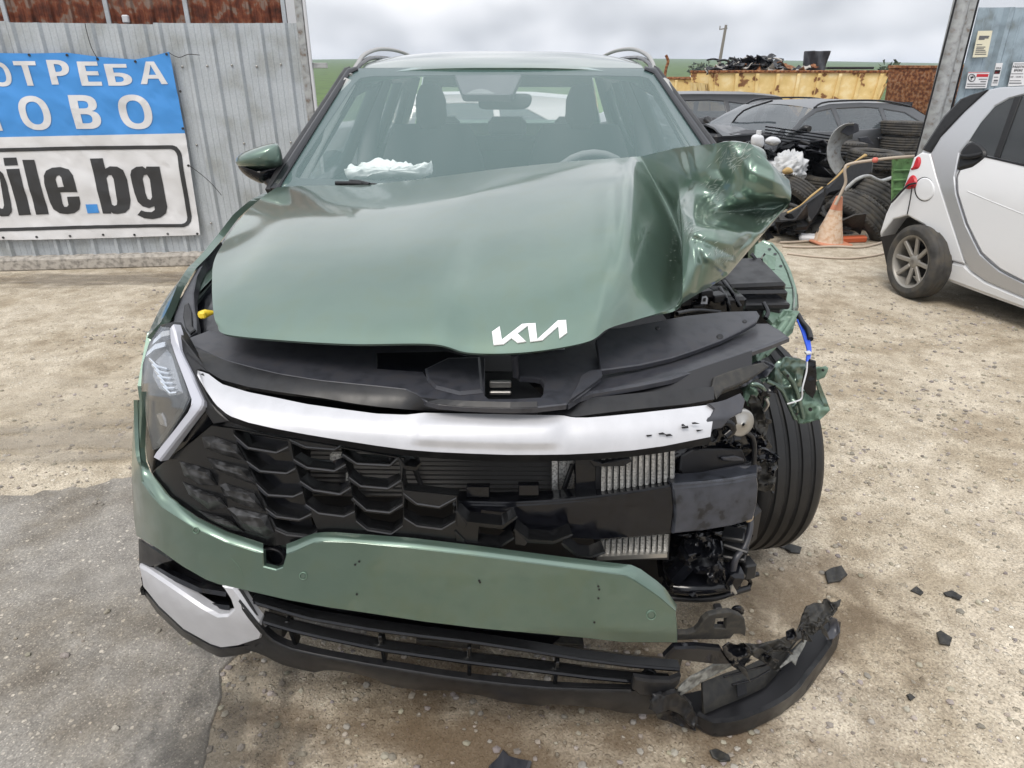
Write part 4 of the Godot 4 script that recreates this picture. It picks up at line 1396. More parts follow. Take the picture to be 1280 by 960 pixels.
# a heap of mixed scrap: thin bent plates and bars, one stuff object
func heap(parent: Node3D, mats: Array, lo: Vector3, hi: Vector3, count: int, size: float, s: int) -> void:
	var r := RandomNumberGenerator.new()
	r.seed = s
	var sts := []
	for m in mats: sts.append(start())
	for k in count:
		var p := Vector3(r.randf_range(lo.x, hi.x), r.randf_range(lo.y, hi.y), r.randf_range(lo.z, hi.z))
		var t := Vector3(r.randf_range(-0.7, 0.7), r.randf() * TAU, r.randf_range(-0.7, 0.7))
		var l := size * r.randf_range(0.4, 1.5)
		var st: SurfaceTool = sts[k % mats.size()]
		if k % 3 == 0:
			var b := Basis.from_euler(t)
			tube(st, [p, p + b * Vector3(l * 0.5, l * 0.12, 0), p + b * Vector3(l, 0, l * 0.1)], size * r.randf_range(0.04, 0.12), 6, 4)
		else:
			var b := Basis.from_euler(t)
			var grid := []
			for i in 5:
				var line := PackedVector3Array()
				for j in 5: line.append(p + b * Vector3((i - 2) * 0.25 * l, 0.14 * l * sin(i * 1.3 + j * 0.9 + k), (j - 2) * 0.22 * l * r.randf_range(0.85, 1.1)))
				grid.append(line)
			grid_mesh(st, grid, false, p - Vector3(0, 9, 0), false, 0.015)
	for i in mats.size(): tag(obj("scrap", sts[i], mats[i], parent, false), "", "", "", "stuff")

func make_yard() -> void:
	mat("dark_car_paint", lin(0.02, 0.021, 0.024), 0.32, 0.3)
	M.dark_car_paint.clearcoat_enabled = true
	mat("grey_car_paint", lin(0.032, 0.035, 0.04), 0.32, 0.3)
	M.grey_car_paint.clearcoat_enabled = true
	mat("light_scrap", lin(0.35, 0.33, 0.30), 0.7)
	mat("cone_orange", lin(0.52, 0.22, 0.13), 0.7)
	var worn := mat("worn_cone", lin(0.62, 0.52, 0.43), 0.8)
	wrap_tex(worn, noise_tex(FastNoiseLite.TYPE_SIMPLEX, 0.02, [[0.0, Color(0.85, 0.66, 0.52)], [0.3, Color(0.93, 0.84, 0.76)], [0.6, Color(1, 0.98, 0.95)]], 256, 5, 73), 3.0)
	var greenp := mat("green_panel_paint", lin(0.17, 0.33, 0.13), 0.6)
	wrap_tex(greenp, noise_tex(FastNoiseLite.TYPE_SIMPLEX, 0.02, [[0.0, Color(0.5, 0.42, 0.35)], [0.3, grey(0.85)], [0.7, grey(1.0)]], 256, 5, 74), 2.0)
	mat("hose_beige", lin(0.42, 0.35, 0.28), 0.7)
	mat("foam_yellow", lin(0.38, 0.26, 0.11), 0.8)
	var bag := mat("milky_film", lin(0.45, 0.46, 0.47), 0.4)
	# skips
	var y1 := skip_box("skip", "long yellow skip with rusty rim heaped with scrap", Vector3(at(993, 120, -14.6).x, 0, -15.4), -0.03, Vector3(3.75, 1.57, 1.7), M.worn_yellow_paint, 0.28, 9)
	heap(y1, [M.matte_black_plastic, M.light_scrap, M.gloss_black, M.flaking_rust, M.matte_black_plastic], Vector3(-1.55, 1.42, -0.6), Vector3(0.6, 1.66, 0.6), 150, 0.26, 3)
	heap(y1, [M.matte_black_plastic, M.matte_black_plastic, M.gloss_black, M.light_scrap], Vector3(-1.4, 1.60, -0.3), Vector3(-0.2, 1.80, 0.4), 50, 0.26, 5)
	var st := start()
	var sg := []
	for i in 7:
		var line := PackedVector3Array()
		for j in 7: line.append(Vector3(0.55 + (i - 3) * 0.085, 1.50 + j * 0.075, 0.25 + 0.06 * sin(i * 1.7 + j * 0.6)))
		sg.append(line)
	grid_mesh(st, sg, false, Vector3(0.5, 1.6, -9), false, 0.03)
	obj("folded_sheet", st, M.shroud_grey, y1, false)
	st = start()
	boxat(st, Vector3(1.35, 1.62, -0.2), Vector3(1.0, 0.05, 0.8), 0.01)
	obj("flat_lid", st, M.matte_black_plastic, y1, false)
	var y2 := skip_box("skip", "second yellow skip half hidden behind the windscreen pillar", Vector3(at(858, 110, -17.5).x - 0.15, 0, -18.2), 0.12, Vector3(2.3, 1.42, 1.7), M.worn_yellow_paint, 0.45, 4)
	heap(y2, [M.light_scrap, M.matte_black_plastic, M.flaking_rust], Vector3(-0.4, 1.0, -0.5), Vector3(0.8, 1.34, 0.6), 60, 0.28, 6)
	st = start()
	tube(st, [Vector3(-0.5, 1.2, 0.6), Vector3(-0.47, 1.6, 0.6), Vector3(-0.43, 1.78, 0.6), Vector3(-0.5, 1.92, 0.6)], 0.035, 6, 4)
	obj("bent_rod", st, M.flaking_rust, y2, false)
	var rp := at(1150, 130, -10.6)
	var y3 := skip_box("rusty_skip", "rust brown skip with a patch of peeling white paint", Vector3(rp.x + 0.75, 0, -11.3), 0.25, Vector3(1.25, 1.64, 1.2), M.flaking_rust, 0.16, 3)
	st = start()
	plate(st, poly_of([-0.62, 0.85, -0.20, 0.88, -0.17, 1.16, -0.60, 1.18]), func(u: float, v: float) -> Vector3: return Vector3(u, v, 0.662 + 0.04 * v), 0.004, 0.0, 0.2, [], 0.0, Vector3(0, 1, 99), 0.01)
	obj("white_paint_patch", st, M.peeling_white, y3, false)
	# utility pole
	var pp := at(898, 90, -42.0)
	var pole := thing("utility_pole", "thin wooden utility pole standing in the field", "pole", Vector3(pp.x, 0, -42.0))
	st = start()
	tube(st, [Vector3(-0.12, 0, 0), Vector3(0.0, 2.0, 0), Vector3(0.13, 3.95, 0)], [0.11, 0.09, 0.07], 10, 4)
	obj("shaft", st, M.old_wood, pole, false)
	st = start()
	bar(st, Vector3(-0.22, 3.72, 0), Vector3(0.22, 3.78, 0), 0.05, 0.06)
	tube(st, [Vector3(-0.2, 3.75, 0), Vector3(-0.2, 3.9, 0)], 0.03, 6)
	obj("crossarm", st, M.old_wood, pole, false)
	# wrecked cars behind
	var nose_at := at(905, 165, -7.6)
	var estate := low_car("scrapped_car", "dark grey scrapped estate car with a raised bonnet and lifted wiper", Vector3(4.15, -0.09, -9.4), 1.98, M.grey_car_paint, true)
	low_car("scrapped_car", "black scrapped car further back beside the windscreen pillar", Vector3(2.85, -0.09, -12.2), PI * 0.5 + 0.12, M.dark_car_paint, false)
	st = start()
	var lid := []
	for i in 7:
		var line := PackedVector3Array()
		for j in 9: line.append(Vector3((j - 4) * 0.185, 0.93 + 0.10 * i / 6.0 + 0.05 * sin(j * 1.9 + i * 0.8) * (i / 6.0) - 0.02 * absf(j - 4), -1.0 - i * 0.155))
		lid.append(line)
	grid_mesh(st, lid, false, Vector3(0, 0, -1.4), false, 0.02)
	obj("buckled_bonnet", st, M.grey_car_paint, estate, false)
	st = start()
	boxat(st, Vector3(0, 0.86, -1.55), Vector3(1.45, 0.12, 0.95), 0.03)
	obj("engine_bay", st, M.deep_black, estate, false)
	st = start()
	tube(st, [Vector3(0.25, 0.93, -1.0), Vector3(0.1, 1.14, -0.92), Vector3(-0.28, 1.28, -0.78)], 0.014, 6, 3)
	obj("wiper", st, M.matte_black_plastic, estate, false)
	heap(estate, [M.gloss_black, M.matte_black_plastic, M.shroud_grey], Vector3(-0.75, 0.45, -2.3), Vector3(0.7, 0.85, -1.9), 30, 0.3, 21)
	# junk between the cars and the tyres
	st = start()
	dome(st, [939, 172, 944, 168, 952, 169, 955, 173, 953, 184, 940, 183], -7.0, 0.06, 0.06)
	tube(st, [at(948, 170, -7.0), at(949, 163, -7.0)], 0.03, 8)
	tag(obj("jug", st, M.white_plastic), "white plastic jug standing above the bonnet's torn corner", "jug")
	st = start()
	dome(st, [956, 177, 962, 171, 972, 172, 976, 178, 966, 182], -7.4, 0.08, 0.08)
	tag(obj("white_cover", st, M.white_plastic), "small white cover lying right of the plastic jug", "plastic")
	var pile := thing("scrap_heap", "heap of black car parts before the dark grey car", "scrap", Vector3(at(985, 200, -7.8).x, 0, -7.8))
	heap(pile, [M.matte_black_plastic, M.gloss_black, M.shroud_grey], Vector3(-0.5, 0.15, -0.5), Vector3(0.55, 0.80, 0.25), 46, 0.38, 9)
	for k in 5:
		st = start()
		var y := 0.90 - k * 0.035
		bar(st, Vector3(-0.38, y + 0.04, 0.1), Vector3(0.40, y - 0.06, 0.2), 0.02, 0.016, Vector3.UP, 0.002)
		obj("radiator_slat", st, M.gloss_black, pile, false)
	var lowp := thing("scrap_heap", "low tangle of broken black parts behind the torn bonnet", "scrap", Vector3(at(985, 275, -5.9).x, 0, -5.9))
	heap(lowp, [M.dusty_black_plastic, M.matte_black_plastic], Vector3(-0.35, 0.05, -0.3), Vector3(0.5, 0.25, 0.3), 26, 0.28, 12)
	# crumpled film bag
	st = start()
	var n := FastNoiseLite.new()
	n.seed = 12
	n.frequency = 0.9
	n.fractal_octaves = 4
	var c := at(985, 212, -6.9)
	var grid := []
	for i in 25:
		var line := PackedVector3Array()
		var th := PI * i / 24.0
		for j in 37:
			var ph := TAU * (j % 36) / 36.0
			var d := Vector3(sin(th) * cos(ph), cos(th), sin(th) * sin(ph))
			line.append(c + d * Vector3(0.24, 0.22, 0.2) * (0.72 + 0.55 * absf(n.get_noise_3d(d.x * 2, d.y * 2, d.z * 2)) + 0.12 * n.get_noise_3d(d.x * 5, d.y * 5, d.z * 5)))
		grid.append(line)
	grid_mesh(st, grid, true)
	tag(obj("plastic_bag", st, bag), "crumpled translucent white plastic bag lying on black scrap", "bag")
	st = start()
	dome(st, [978, 213, 984, 209, 990, 211, 991, 216, 984, 218, 979, 217], -6.6, 0.05, 0.04)
	tag(obj("foam_piece", st, M.foam_yellow), "ochre foam piece poking out of the plastic bag", "foam")
	# black strip with a torn yellow edge, in two lengths
	var s1 := thing("bumper_strip", "long black padded strip with torn yellow foam edge, slanting across the tyres", "bumper", at(1030, 250, -6.0))
	for q in [[[1094, 196, 1060, 205, 1050, 215, 1033, 234, 1034, 244, 1050, 240, 1070, 232, 1092, 216], -6.1], [[1032, 234, 1012, 248, 985, 266, 991, 274, 994, 287, 1010, 286, 1024, 268, 1033, 250], -5.8]]:
		trace(s1, "pad", M.matte_black_plastic, q[0], on_z(q[1], 0.0, 0.004, 1040, 240), 0.10, 3.0, 12.0, [], 0.03)
	for q in [[1082, 194, -6.03, 1070, 201, -6.0, 1057, 210, -5.98, 1045, 222, -5.95, 1034, 231, -5.94], [1028, 234, -5.76, 1014, 245, -5.72, 1000, 257, -5.72, 984, 266, -5.7]]:
		var p := []
		for i in range(0, q.size(), 3): p.append(at(q[i], q[i + 1], q[i + 2]))
		st = start()
		tube(st, p, [0.026, 0.008, 0.020, 0.012, 0.006] if p.size() == 5 else [0.012, 0.015, 0.007, 0.016], 6, 4, true, 0.6)
		obj("foam_edge", st, M.foam_yellow, s1)
	# grey arch liner
	st = start()
	var arc := []
	for k in 13:
		var a := lerpf(1.45, 4.1, k / 12.0)
		var line := PackedVector3Array()
		for w in 5:
			var rr := 1.0 - 0.14 * w * (0.6 if w < 2 else 1.0)
			line.append(at(1064 + 30 * rr * cos(a), 190 - 36 * sin(a) * rr, -7.2 - 0.06 * w))
		arc.append(line)
	grid_mesh(st, arc, false, Vector3(3.5, 0.5, -12), false, 0.006)
	tag(obj("arch_liner", st, M.grey_painted_steel), "curved grey wheel arch panel leaning on the tyre stack", "car part")
	st = start()
	plate(st, poly_of([1062, 152, 1073, 155, 1074, 164, 1060, 170, 1052, 166]), on_z(-7.25), 0.02, 1.0)
	plate(st, poly_of([1073, 172, 1085, 171, 1093, 181, 1075, 177]), on_z(-7.2), 0.02, 1.0)
	tag(obj("liner_scrap", st, M.shroud_grey), "ragged grey plastic pieces hanging beside the curved arch panel", "scrap")
	# cone
	var cp := ground(1034, 304)
	var cone := thing("traffic_cone", "faded orange and white traffic cone leaning slightly by the hoses", "cone", cp)
	cone.scale = Vector3.ONE * 0.92
	cone.rotation = Vector3(0.05, 0.3, -0.04)
	st = start()
	lathe(st, Transform3D(), [[0.155, 0.03], [0.085, 0.26], [0.062, 0.36]], 24)
	obj("lower_sleeve", st, M.worn_cone, cone, false)
	st = start()
	lathe(st, Transform3D(), [[0.0615, 0.361], [0.034, 0.49], [0.025, 0.50], [0.020, 0.47]], 24)
	obj("upper_sleeve", st, M.cone_orange, cone, false)
	st = start()
	boxat(st, Vector3(0, 0.015, 0), Vector3(0.36, 0.03, 0.36), 0.01)
	obj("base", st, M.cone_orange, cone, false)
	st = start()
	var oa := ground(1050, 300, 0.03)
	box(st, Transform3D(Basis.from_euler(Vector3(0.1, 0.08, 0.02)), ground(1066, 299, 0.03)), Vector3(0.27, 0.06, 0.07), 0.012)
	tag(obj("orange_bar", st, M.orange_plastic), "orange plastic bar lying right of the traffic cone", "plastic")
	st = start()
	box(st, Transform3D(Basis.from_euler(Vector3(0.1, -0.3, 0.02)), ground(1012, 297, 0.04)), Vector3(0.2, 0.06, 0.12), 0.02)
	tag(obj("white_scrap", st, M.white_plastic), "pale plastic block on the ground left of the cone", "plastic")
	# hoses
	var hoses := [
		["beige air hose lying in a loop behind the white car's wheel", [[975, 303, 0.015], [1000, 302, 0.015], [1030, 298, 0.02], [1055, 286, 0.05], [1080, 279, 0.08], [1096, 282, 0.07], [1108, 292, 0.03], [1118, 300, 0.015]], 0.012],
		["beige hose lying straighter, second from the cone", [[978, 308, 0.012], [1010, 309, 0.012], [1045, 308, 0.012], [1075, 309, 0.012], [1096, 305, 0.012], [1110, 300, 0.012]], 0.012],
		["thin beige hose nearest to the camera of the three", [[984, 317, 0.01], [1020, 321, 0.01], [1060, 323, 0.01], [1090, 320, 0.01], [1108, 316, 0.01]], 0.009]]
	for h in hoses:
		var p := []
		for q in h[1]: p.append(ground(q[0], q[1], q[2]))
		st = start()
		tube(st, p, h[2], 7, 5)
		tag(obj("hose", st, M.hose_beige), h[0], "hose", "beige hoses by the cone")
	st = start()
	tube(st, [at(1150, 195, -5.2), at(1120, 197, -5.3), at(1094, 200, -5.4), at(1062, 205, -5.5), at(1056, 212, -5.5), at(1057, 228, -5.5), at(1052, 240, -5.5), at(1044, 256, -5.5)], 0.014, 7, 5)
	tag(obj("hose", st, M.hose_beige), "beige hose strung above the tyres to the red knob", "hose")
	st = start()
	lathe(st, Transform3D(Basis(), at(1094, 200, -5.38)), [[0.0, -0.025], [0.02, -0.02], [0.027, 0.0], [0.02, 0.02], [0.0, 0.025]], 14)
	tag(obj("red_knob", st, M.salmon_plastic), "small red ball fixed on the strung hose", "knob")
	st = start()
	tube(st, [at(1056, 238, -5.7), at(1070, 225, -5.7), at(1085, 220, -5.8), at(1100, 226, -5.9), at(1115, 222, -6.0)], 0.018, 7, 5)
	tag(obj("grey_pipe", st, M.grey_painted_steel), "bent grey pipe lying across the leaning tyres", "pipe")
	# green panel
	var gp := thing("green_panel", "small bright green ribbed panel leaning behind the white car", "panel", at(1128, 255, -5.3))
	trace(gp, "sheet", M.green_panel_paint, [1116, 198, 1144, 194, 1140, 258, 1115, 262], on_z(-5.35), 0.02, 1.0)
	for k in 4:
		var y := 212.0 + k * 12.0
		trace(gp, "rib", M.green_panel_paint, [1117, y, 1142, y - 1, 1142, y + 2, 1117, y + 3], on_z(-5.335), 0.02, 1.0, 16.0, [], 0.006)
	make_tyres()
	# a low zinc sheet before the rusty skip, a white car roof far left
	st = start()
	ribbed(st, at(1098, 139, -10.2) - Vector3(0, 1.15, 0), Vector3(1, 0, 0), Vector3(0, 0, 1), 0.5, 0.0, 1.28, 0.12, 0.02)
	tag(obj("zinc_sheet", st, M.shroud_grey), "small grey ribbed sheet between the yellow and rusty skips", "sheet")
	low_car("white_car", "white car parked across behind the green car, showing beside the fence post", Vector3(-1.0, -0.03, -9.6), PI * 0.5, M.white_car_paint, false)
	# shrubs on the skyline
	for q in [[1112, 92.5, -60.0, 1.1, "lone dark bush in the green field right of the yellow skip"], [875, 89, -120.0, 1.6, "small far bush on the skyline behind the second yellow skip"]]:
		var p := at(q[0], q[1], q[2])
		var bush := thing("bush", q[4], "bush", p - Vector3(0, q[3], 0))
		var lf := start()
		for k in 160:
			var d: Vector3 = Vector3(rng.randfn(), rng.randfn() * 0.6, rng.randfn()).limit_length(2.0) * q[3] * 0.55
			var u: Vector3 = Vector3(rng.randfn(), rng.randfn(), rng.randfn()).normalized() * q[3] * 0.22
			var w: Vector3 = u.cross(Vector3(rng.randfn(), rng.randfn(), rng.randfn())).normalized() * q[3] * 0.16
			flat_tri(lf, d + u + Vector3(0, q[3], 0), d - u + w + Vector3(0, q[3], 0), d - u - w + Vector3(0, q[3], 0), Vector3.UP)
		obj("leaves", lf, M.bush_leaf, bush, false)
		lf = start()
		tube(lf, [Vector3(0, -0.6, 0), Vector3(0.05, q[3], 0)], 0.06, 6)
		obj("stem", lf, M.old_wood, bush, false)

# ------------------------------------------------------------------ the small white car at the right edge
func make_white_car() -> void:
	mat("car_white", lin(0.68, 0.69, 0.71), 0.28)
	M.car_white.clearcoat_enabled = true
	mat("car_silver", lin(0.46, 0.47, 0.49), 0.32, 0.55)
	M.car_silver.clearcoat_enabled = true
	mat("rim_grey", lin(0.30, 0.285, 0.26), 0.5, 0.5)
	var n := Vector3(-0.93, 0, 0.365).normalized()
	var foot := ground(1135, 371)
	var base := n.dot(foot)
	var side := func(proud: float) -> Callable:
		return func(px: float, py: float) -> Vector3:
			var r := ray(px, py)
			var p := eye
			var lean := 0.0
			for i in 5:
				var t := (base - lean + proud - n.dot(eye)) / n.dot(r)
				p = eye + r * t
				lean = 0.20 * pow(clampf((p.y - 0.78) / 0.75, 0.0, 1.0), 1.4) + 0.05 * pow(clampf((0.5 - p.y) / 0.4, 0.0, 1.0), 2.0)
			return p
	var c := thing("small_car", "small white and silver two seat car at the right edge", "car", Vector3(foot.x, 0, foot.z))
	# shell across the car
	trace(c, "body_shell", M.car_white, [1236, 113, 1249, 110, 1280, 108, 1380, 108, 1430, 130, 1500, 220, 1600, 320, 1640, 410, 1600, 500, 1480, 455, 1280, 386, 1231, 368.5, 1186, 351.5, 1174, 350, 1172, 330, 1167, 305, 1155, 281, 1134, 269, 1116, 274, 1106, 288, 1101, 296, 1101, 290, 1108, 268, 1116, 251, 1131, 233, 1138, 212, 1143, 198, 1152, 191, 1180, 147, 1202, 124], side.call(-0.012), 1.36, 1.5, 24.0)
	trace(c, "rear_quarter", M.car_white, [1151.5, 190.5, 1163, 192, 1170.6, 221, 1186, 269, 1204, 323.5, 1206, 330, 1172, 322, 1167.6, 305, 1155.5, 281, 1134, 269, 1116, 274, 1106, 287, 1100, 294, 1100, 290, 1107, 268, 1115, 251, 1130, 233, 1137, 212, 1142, 197], side.call(0.0), 0.03, 1.5, 14.0, [], 0.006)
	trace(c, "silver_frame", M.car_silver, [1235.6, 112, 1249, 109, 1280, 107.5, 1390, 107, 1395, 118, 1280, 118, 1261, 123, 1243, 133, 1225, 154, 1211, 175.5, 1199, 191, 1193, 221, 1195, 242, 1207, 281, 1225, 317.5, 1249, 338.6, 1280, 354, 1470, 425, 1475, 450, 1280, 372, 1231, 351, 1213, 338.6, 1204, 323.5, 1186, 269, 1170.6, 221, 1163, 192, 1175, 172, 1205, 140], side.call(0.004), 0.03, 1.4, 14.0, [], 0.005)
	trace(c, "rear_window_edge", M.matte_black_plastic, [1235, 111.5, 1213, 118, 1201, 123, 1180, 145, 1152.5, 187, 1162, 190.5, 1175, 171, 1206, 139], side.call(0.006), 0.03, 1.5, 14.0, [], 0.006)
	trace(c, "rear_hatch", M.tinted_glass, [1201, 123, 1180, 145, 1152.5, 187, 1153.5, 186, 1181, 146, 1202, 124], side.call(-0.01), 1.2, 0.0, 24.0)
	var door := trace(c, "door", M.car_white, [1196, 222, 1199.5, 213, 1214, 209, 1228, 198, 1232, 195, 1280, 206, 1440, 245, 1460, 415, 1280, 352, 1250, 336.5, 1227, 316, 1209, 280, 1197, 242], side.call(0.003), 0.03, 1.4, 14.0, [], 0.006)
	trace(c, "side_window", M.tinted_glass, [1211, 176, 1225, 154, 1243, 133, 1261, 123.5, 1280, 119, 1385, 118, 1440, 244, 1280, 205, 1233, 194, 1228, 186, 1218, 178], side.call(0.0), 0.006, 0.5, 14.0)
	trace(c, "window_divider", M.matte_black_plastic, [1268, 121, 1277, 119.5, 1249, 197, 1242, 195], side.call(0.007), 0.01, 0.6)
	trace(c, "window_seal", M.gloss_black, [1232, 194.5, 1280, 205, 1440, 244, 1440, 247, 1280, 208, 1231, 196.5], side.call(0.008), 0.012, 0.4)
	var st := start()
	plate(st, smooth_poly([1195, 211, 1200, 190, 1210, 178, 1222, 179, 1231, 188, 1230, 197, 1220, 206, 1206, 210], 3), side.call(0.012), 0.04, 3.0, 8.0, [], 0.014)
	var h := obj("handle_bowl", st, M.matte_black_plastic, door)
	ribbon(door, "handle_bar", M.matte_black_plastic, [1200, 193, 1212, 193, 1226, 190], [1200, 198, 1212, 199, 1226, 196], side.call(0.035), side.call(0.03), 0.02, 3, 0.008)
	cable2(door, "door_gap", M.notice_grey, [1200, 213, 1196, 222, 1197, 242, 1209, 280, 1227, 316.5, 1250, 337, 1280, 352.6, 1360, 384], side.call(0.003), 0.0035)
	cable2(door, "door_crease", M.car_white, [1209, 239, 1240, 252, 1280, 268, 1340, 290], side.call(0.002), 0.003)
	cable2(c, "sill_gap", M.notice_grey, [1172, 323, 1190, 326, 1205, 331], side.call(0.002), 0.0025)
	trace(c, "sill", M.car_white, [1172, 324, 1205, 332, 1213, 340, 1231, 353, 1280, 374, 1475, 452, 1470, 462, 1280, 385, 1231, 367, 1186, 350.5, 1174, 349], side.call(0.0), 0.03, 2.0, 14.0, [], 0.008)
	var cap := []
	for k in 24: cap.append_array([1155.5 + 11.8 * cos(TAU * k / 24.0), 236.5 + 14.5 * sin(TAU * k / 24.0)])
	trace(c, "fuel_flap", M.car_white, cap, side.call(0.008), 0.012, 1.2, 10.0, [], 0.004)
	trace(c, "flap_gap", M.matte_black_plastic, cap, side.call(0.0015), 0.004, -0.8, 10.0)
	for q in [[1140, 206, 1144, 196, 1149, 196, 1150, 203, 1147, 210, 1141, 212, 1137, 212], [1131, 228, 1137, 219, 1143, 220, 1146, 230, 1143, 235, 1134, 237, 1129, 235]]:
		st = start()
		plate(st, smooth_poly(q, 3), side.call(0.014), 0.06, 2.2, 6.0, [], 0.016)
		obj("tail_lamp", st, M.red_plastic, c)
	cable2(c, "hanging_cord", M.matte_black_plastic, [1145, 229, 1136, 231, 1128, 238, 1120, 247, 1114, 253], side.call(0.03), 0.008)
	cable2(c, "hanging_cord", M.matte_black_plastic, [1140, 233, 1138, 248, 1134, 268], side.call(0.02), 0.004)
	# wheel
	var hub := Node3D.new()
	hub.name = "rear_wheel"
	c.add_child(hub, true)
	var inward := -n
	hub.position = foot + Vector3.UP * 0.268 + inward * 0.085 + Vector3(-0.06, 0, 0.02) - c.position
	road_wheel(hub, 0.268, 0.160, 0.188, -1.0, atan2(-0.13, -0.99) + PI, M.dusty_rubber, false, 8, false, M.rim_grey)
	var fr := Node3D.new()
	fr.name = "front_wheel"
	c.add_child(fr, true)
	fr.position = foot + Vector3.UP * 0.285 + inward * 0.075 + Vector3(0.365, 0, 0.93) * 1.87 - c.position
	road_wheel(fr, 0.285, 0.165, 0.195, -1.0, atan2(-n.z, n.x) + PI, M.dusty_rubber, false, 8, false, M.rim_grey)
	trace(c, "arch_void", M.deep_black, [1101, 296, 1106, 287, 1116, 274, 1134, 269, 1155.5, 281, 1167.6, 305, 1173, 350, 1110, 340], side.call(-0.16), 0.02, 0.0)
	st = start()
	boxat(st, foot + Vector3.UP * 0.28 - n * 0.75 + Vector3(0.365, 0, 0.93) * 0.9, Vector3(1.2, 0.2, 2.2), 0.05, Vector3(0, atan2(0.365, 0.93), 0))
	obj("underbody", st, M.deep_black, c)

func cable2(parent: Node, called: String, m: Material, flat: Array, f: Callable, r: float) -> void:
	var p := []
	for i in range(0, flat.size(), 2): p.append(f.call(flat[i], flat[i + 1]))
	var st := start()
	tube(st, p, r, 6, 4)
	obj(called, st, m, parent)

# ------------------------------------------------------------------ the wrecked green car
var hood_grid := []

func windscreen(px: float, py: float, inset := 0.0) -> Vector3:
	var z := -1.6
	for i in 8:
		var p := at(px, py, z)
		z = -1.22 - (p.y - 1.17) * 1.97 - 0.12 * pow(p.x / 0.7, 2.0) - inset
	return at(px, py, z)

func on_screen(inset := 0.0) -> Callable:
	return func(px: float, py: float) -> Vector3: return windscreen(px, py, inset)

# the point of the bonnet behind a measured spot near its front edge
func bonnet(px: float, py: float, proud := 0.0, cols := Vector2i(0, 9999), rows := 30) -> Vector3:
	var d := ray(px, py).normalized()
	for i in mini(rows, hood_grid.size() - 1):
		for j in range(cols.x, mini(cols.y, hood_grid[0].size() - 1)):
			var a: Vector3 = hood_grid[i][j]
			var b: Vector3 = hood_grid[i][j + 1]
			var c: Vector3 = hood_grid[i + 1][j + 1]
			var e: Vector3 = hood_grid[i + 1][j]
			var hit = Geometry3D.ray_intersects_triangle(eye, d, a, b, c)
			if hit == null: hit = Geometry3D.ray_intersects_triangle(eye, d, a, c, e)
			if hit != null: return hit - d * proud
	return at(px, py, -0.13)

# a rounded pod over an outline: domed to both sides
func dome(st: SurfaceTool, flat: Array, z: float, front: float, back: float, zx := 0.0) -> void:
	var p := smooth_poly(flat, 4)
	var c := Vector2.ZERO
	for q in p: c += q
	c /= p.size()
	var grid := []
	for k in range(-8, 9):
		var s := cos(PI * 0.5 * k / 8.0)
		var off := sin(PI * 0.5 * k / 8.0)
		var line := PackedVector3Array()
		for q in range(p.size() + 1):
			var v := c + (p[q % p.size()] - c) * maxf(pow(s, 0.8), 0.02)
			line.append(at(v.x, v.y, z + (front if off > 0.0 else back) * off + zx * (v.x - c.x)))
		grid.append(line)
	grid_mesh(st, grid, true)

func crushed(v: Vector3, amount: float, s: FastNoiseLite) -> Vector3:
	var k := s.get_noise_3d(v.x * 100.0, v.y * 100.0, v.z * 100.0)
	var q := s.get_noise_3d(v.x * 210.0 + 50.0, v.y * 210.0, v.z * 210.0)
	return v + Vector3(0.25, 0.6, 0.75) * (amount * ((0.5 - absf(k)) * 1.3 - 0.4 + 0.35 * q))

# sharp folds: lines traced over the crumpled corner, pressed in (or, below zero, pushed out)
const FOLDS := [[[905, 180, 898, 212, 906, 226, 880, 262], 0.026, 15.0], [[797, 200, 832, 258, 852, 300, 846, 352], 0.016, 12.0], [[800, 198, 830, 236, 852, 262], -0.010, 9.0], [[856, 268, 905, 286, 952, 292], -0.018, 13.0], [[872, 300, 918, 320, 936, 298], 0.020, 10.0], [[890, 268, 930, 263, 980, 254], 0.034, 9.0], [[912, 178, 938, 214, 986, 234], -0.014, 12.0], [[848, 330, 838, 376], 0.014, 7.0], [[858, 190, 866, 225, 852, 250], 0.012, 9.0], [[930, 200, 925, 240, 945, 255], 0.014, 9.0], [[886, 322, 905, 338], -0.012, 8.0], [[868, 300, 878, 330, 870, 362], 0.014, 8.0]]

func creased(v: Vector3, share: float) -> Vector3:
	var q := pixel(v)
	var off := 0.0
	for f in FOLDS:
		var l: Array = f[0]
		var near := 1e9
		for i in range(0, l.size() - 2, 2):
			near = minf(near, q.distance_to(Geometry2D.get_closest_point_to_segment(q, Vector2(l[i], l[i + 1]), Vector2(l[i + 2], l[i + 3]))))
		if near < f[2]: off += f[1] * pow(1.0 - near / f[2], 1.3)
	return v + (v - eye).normalized() * off * share * 0.72

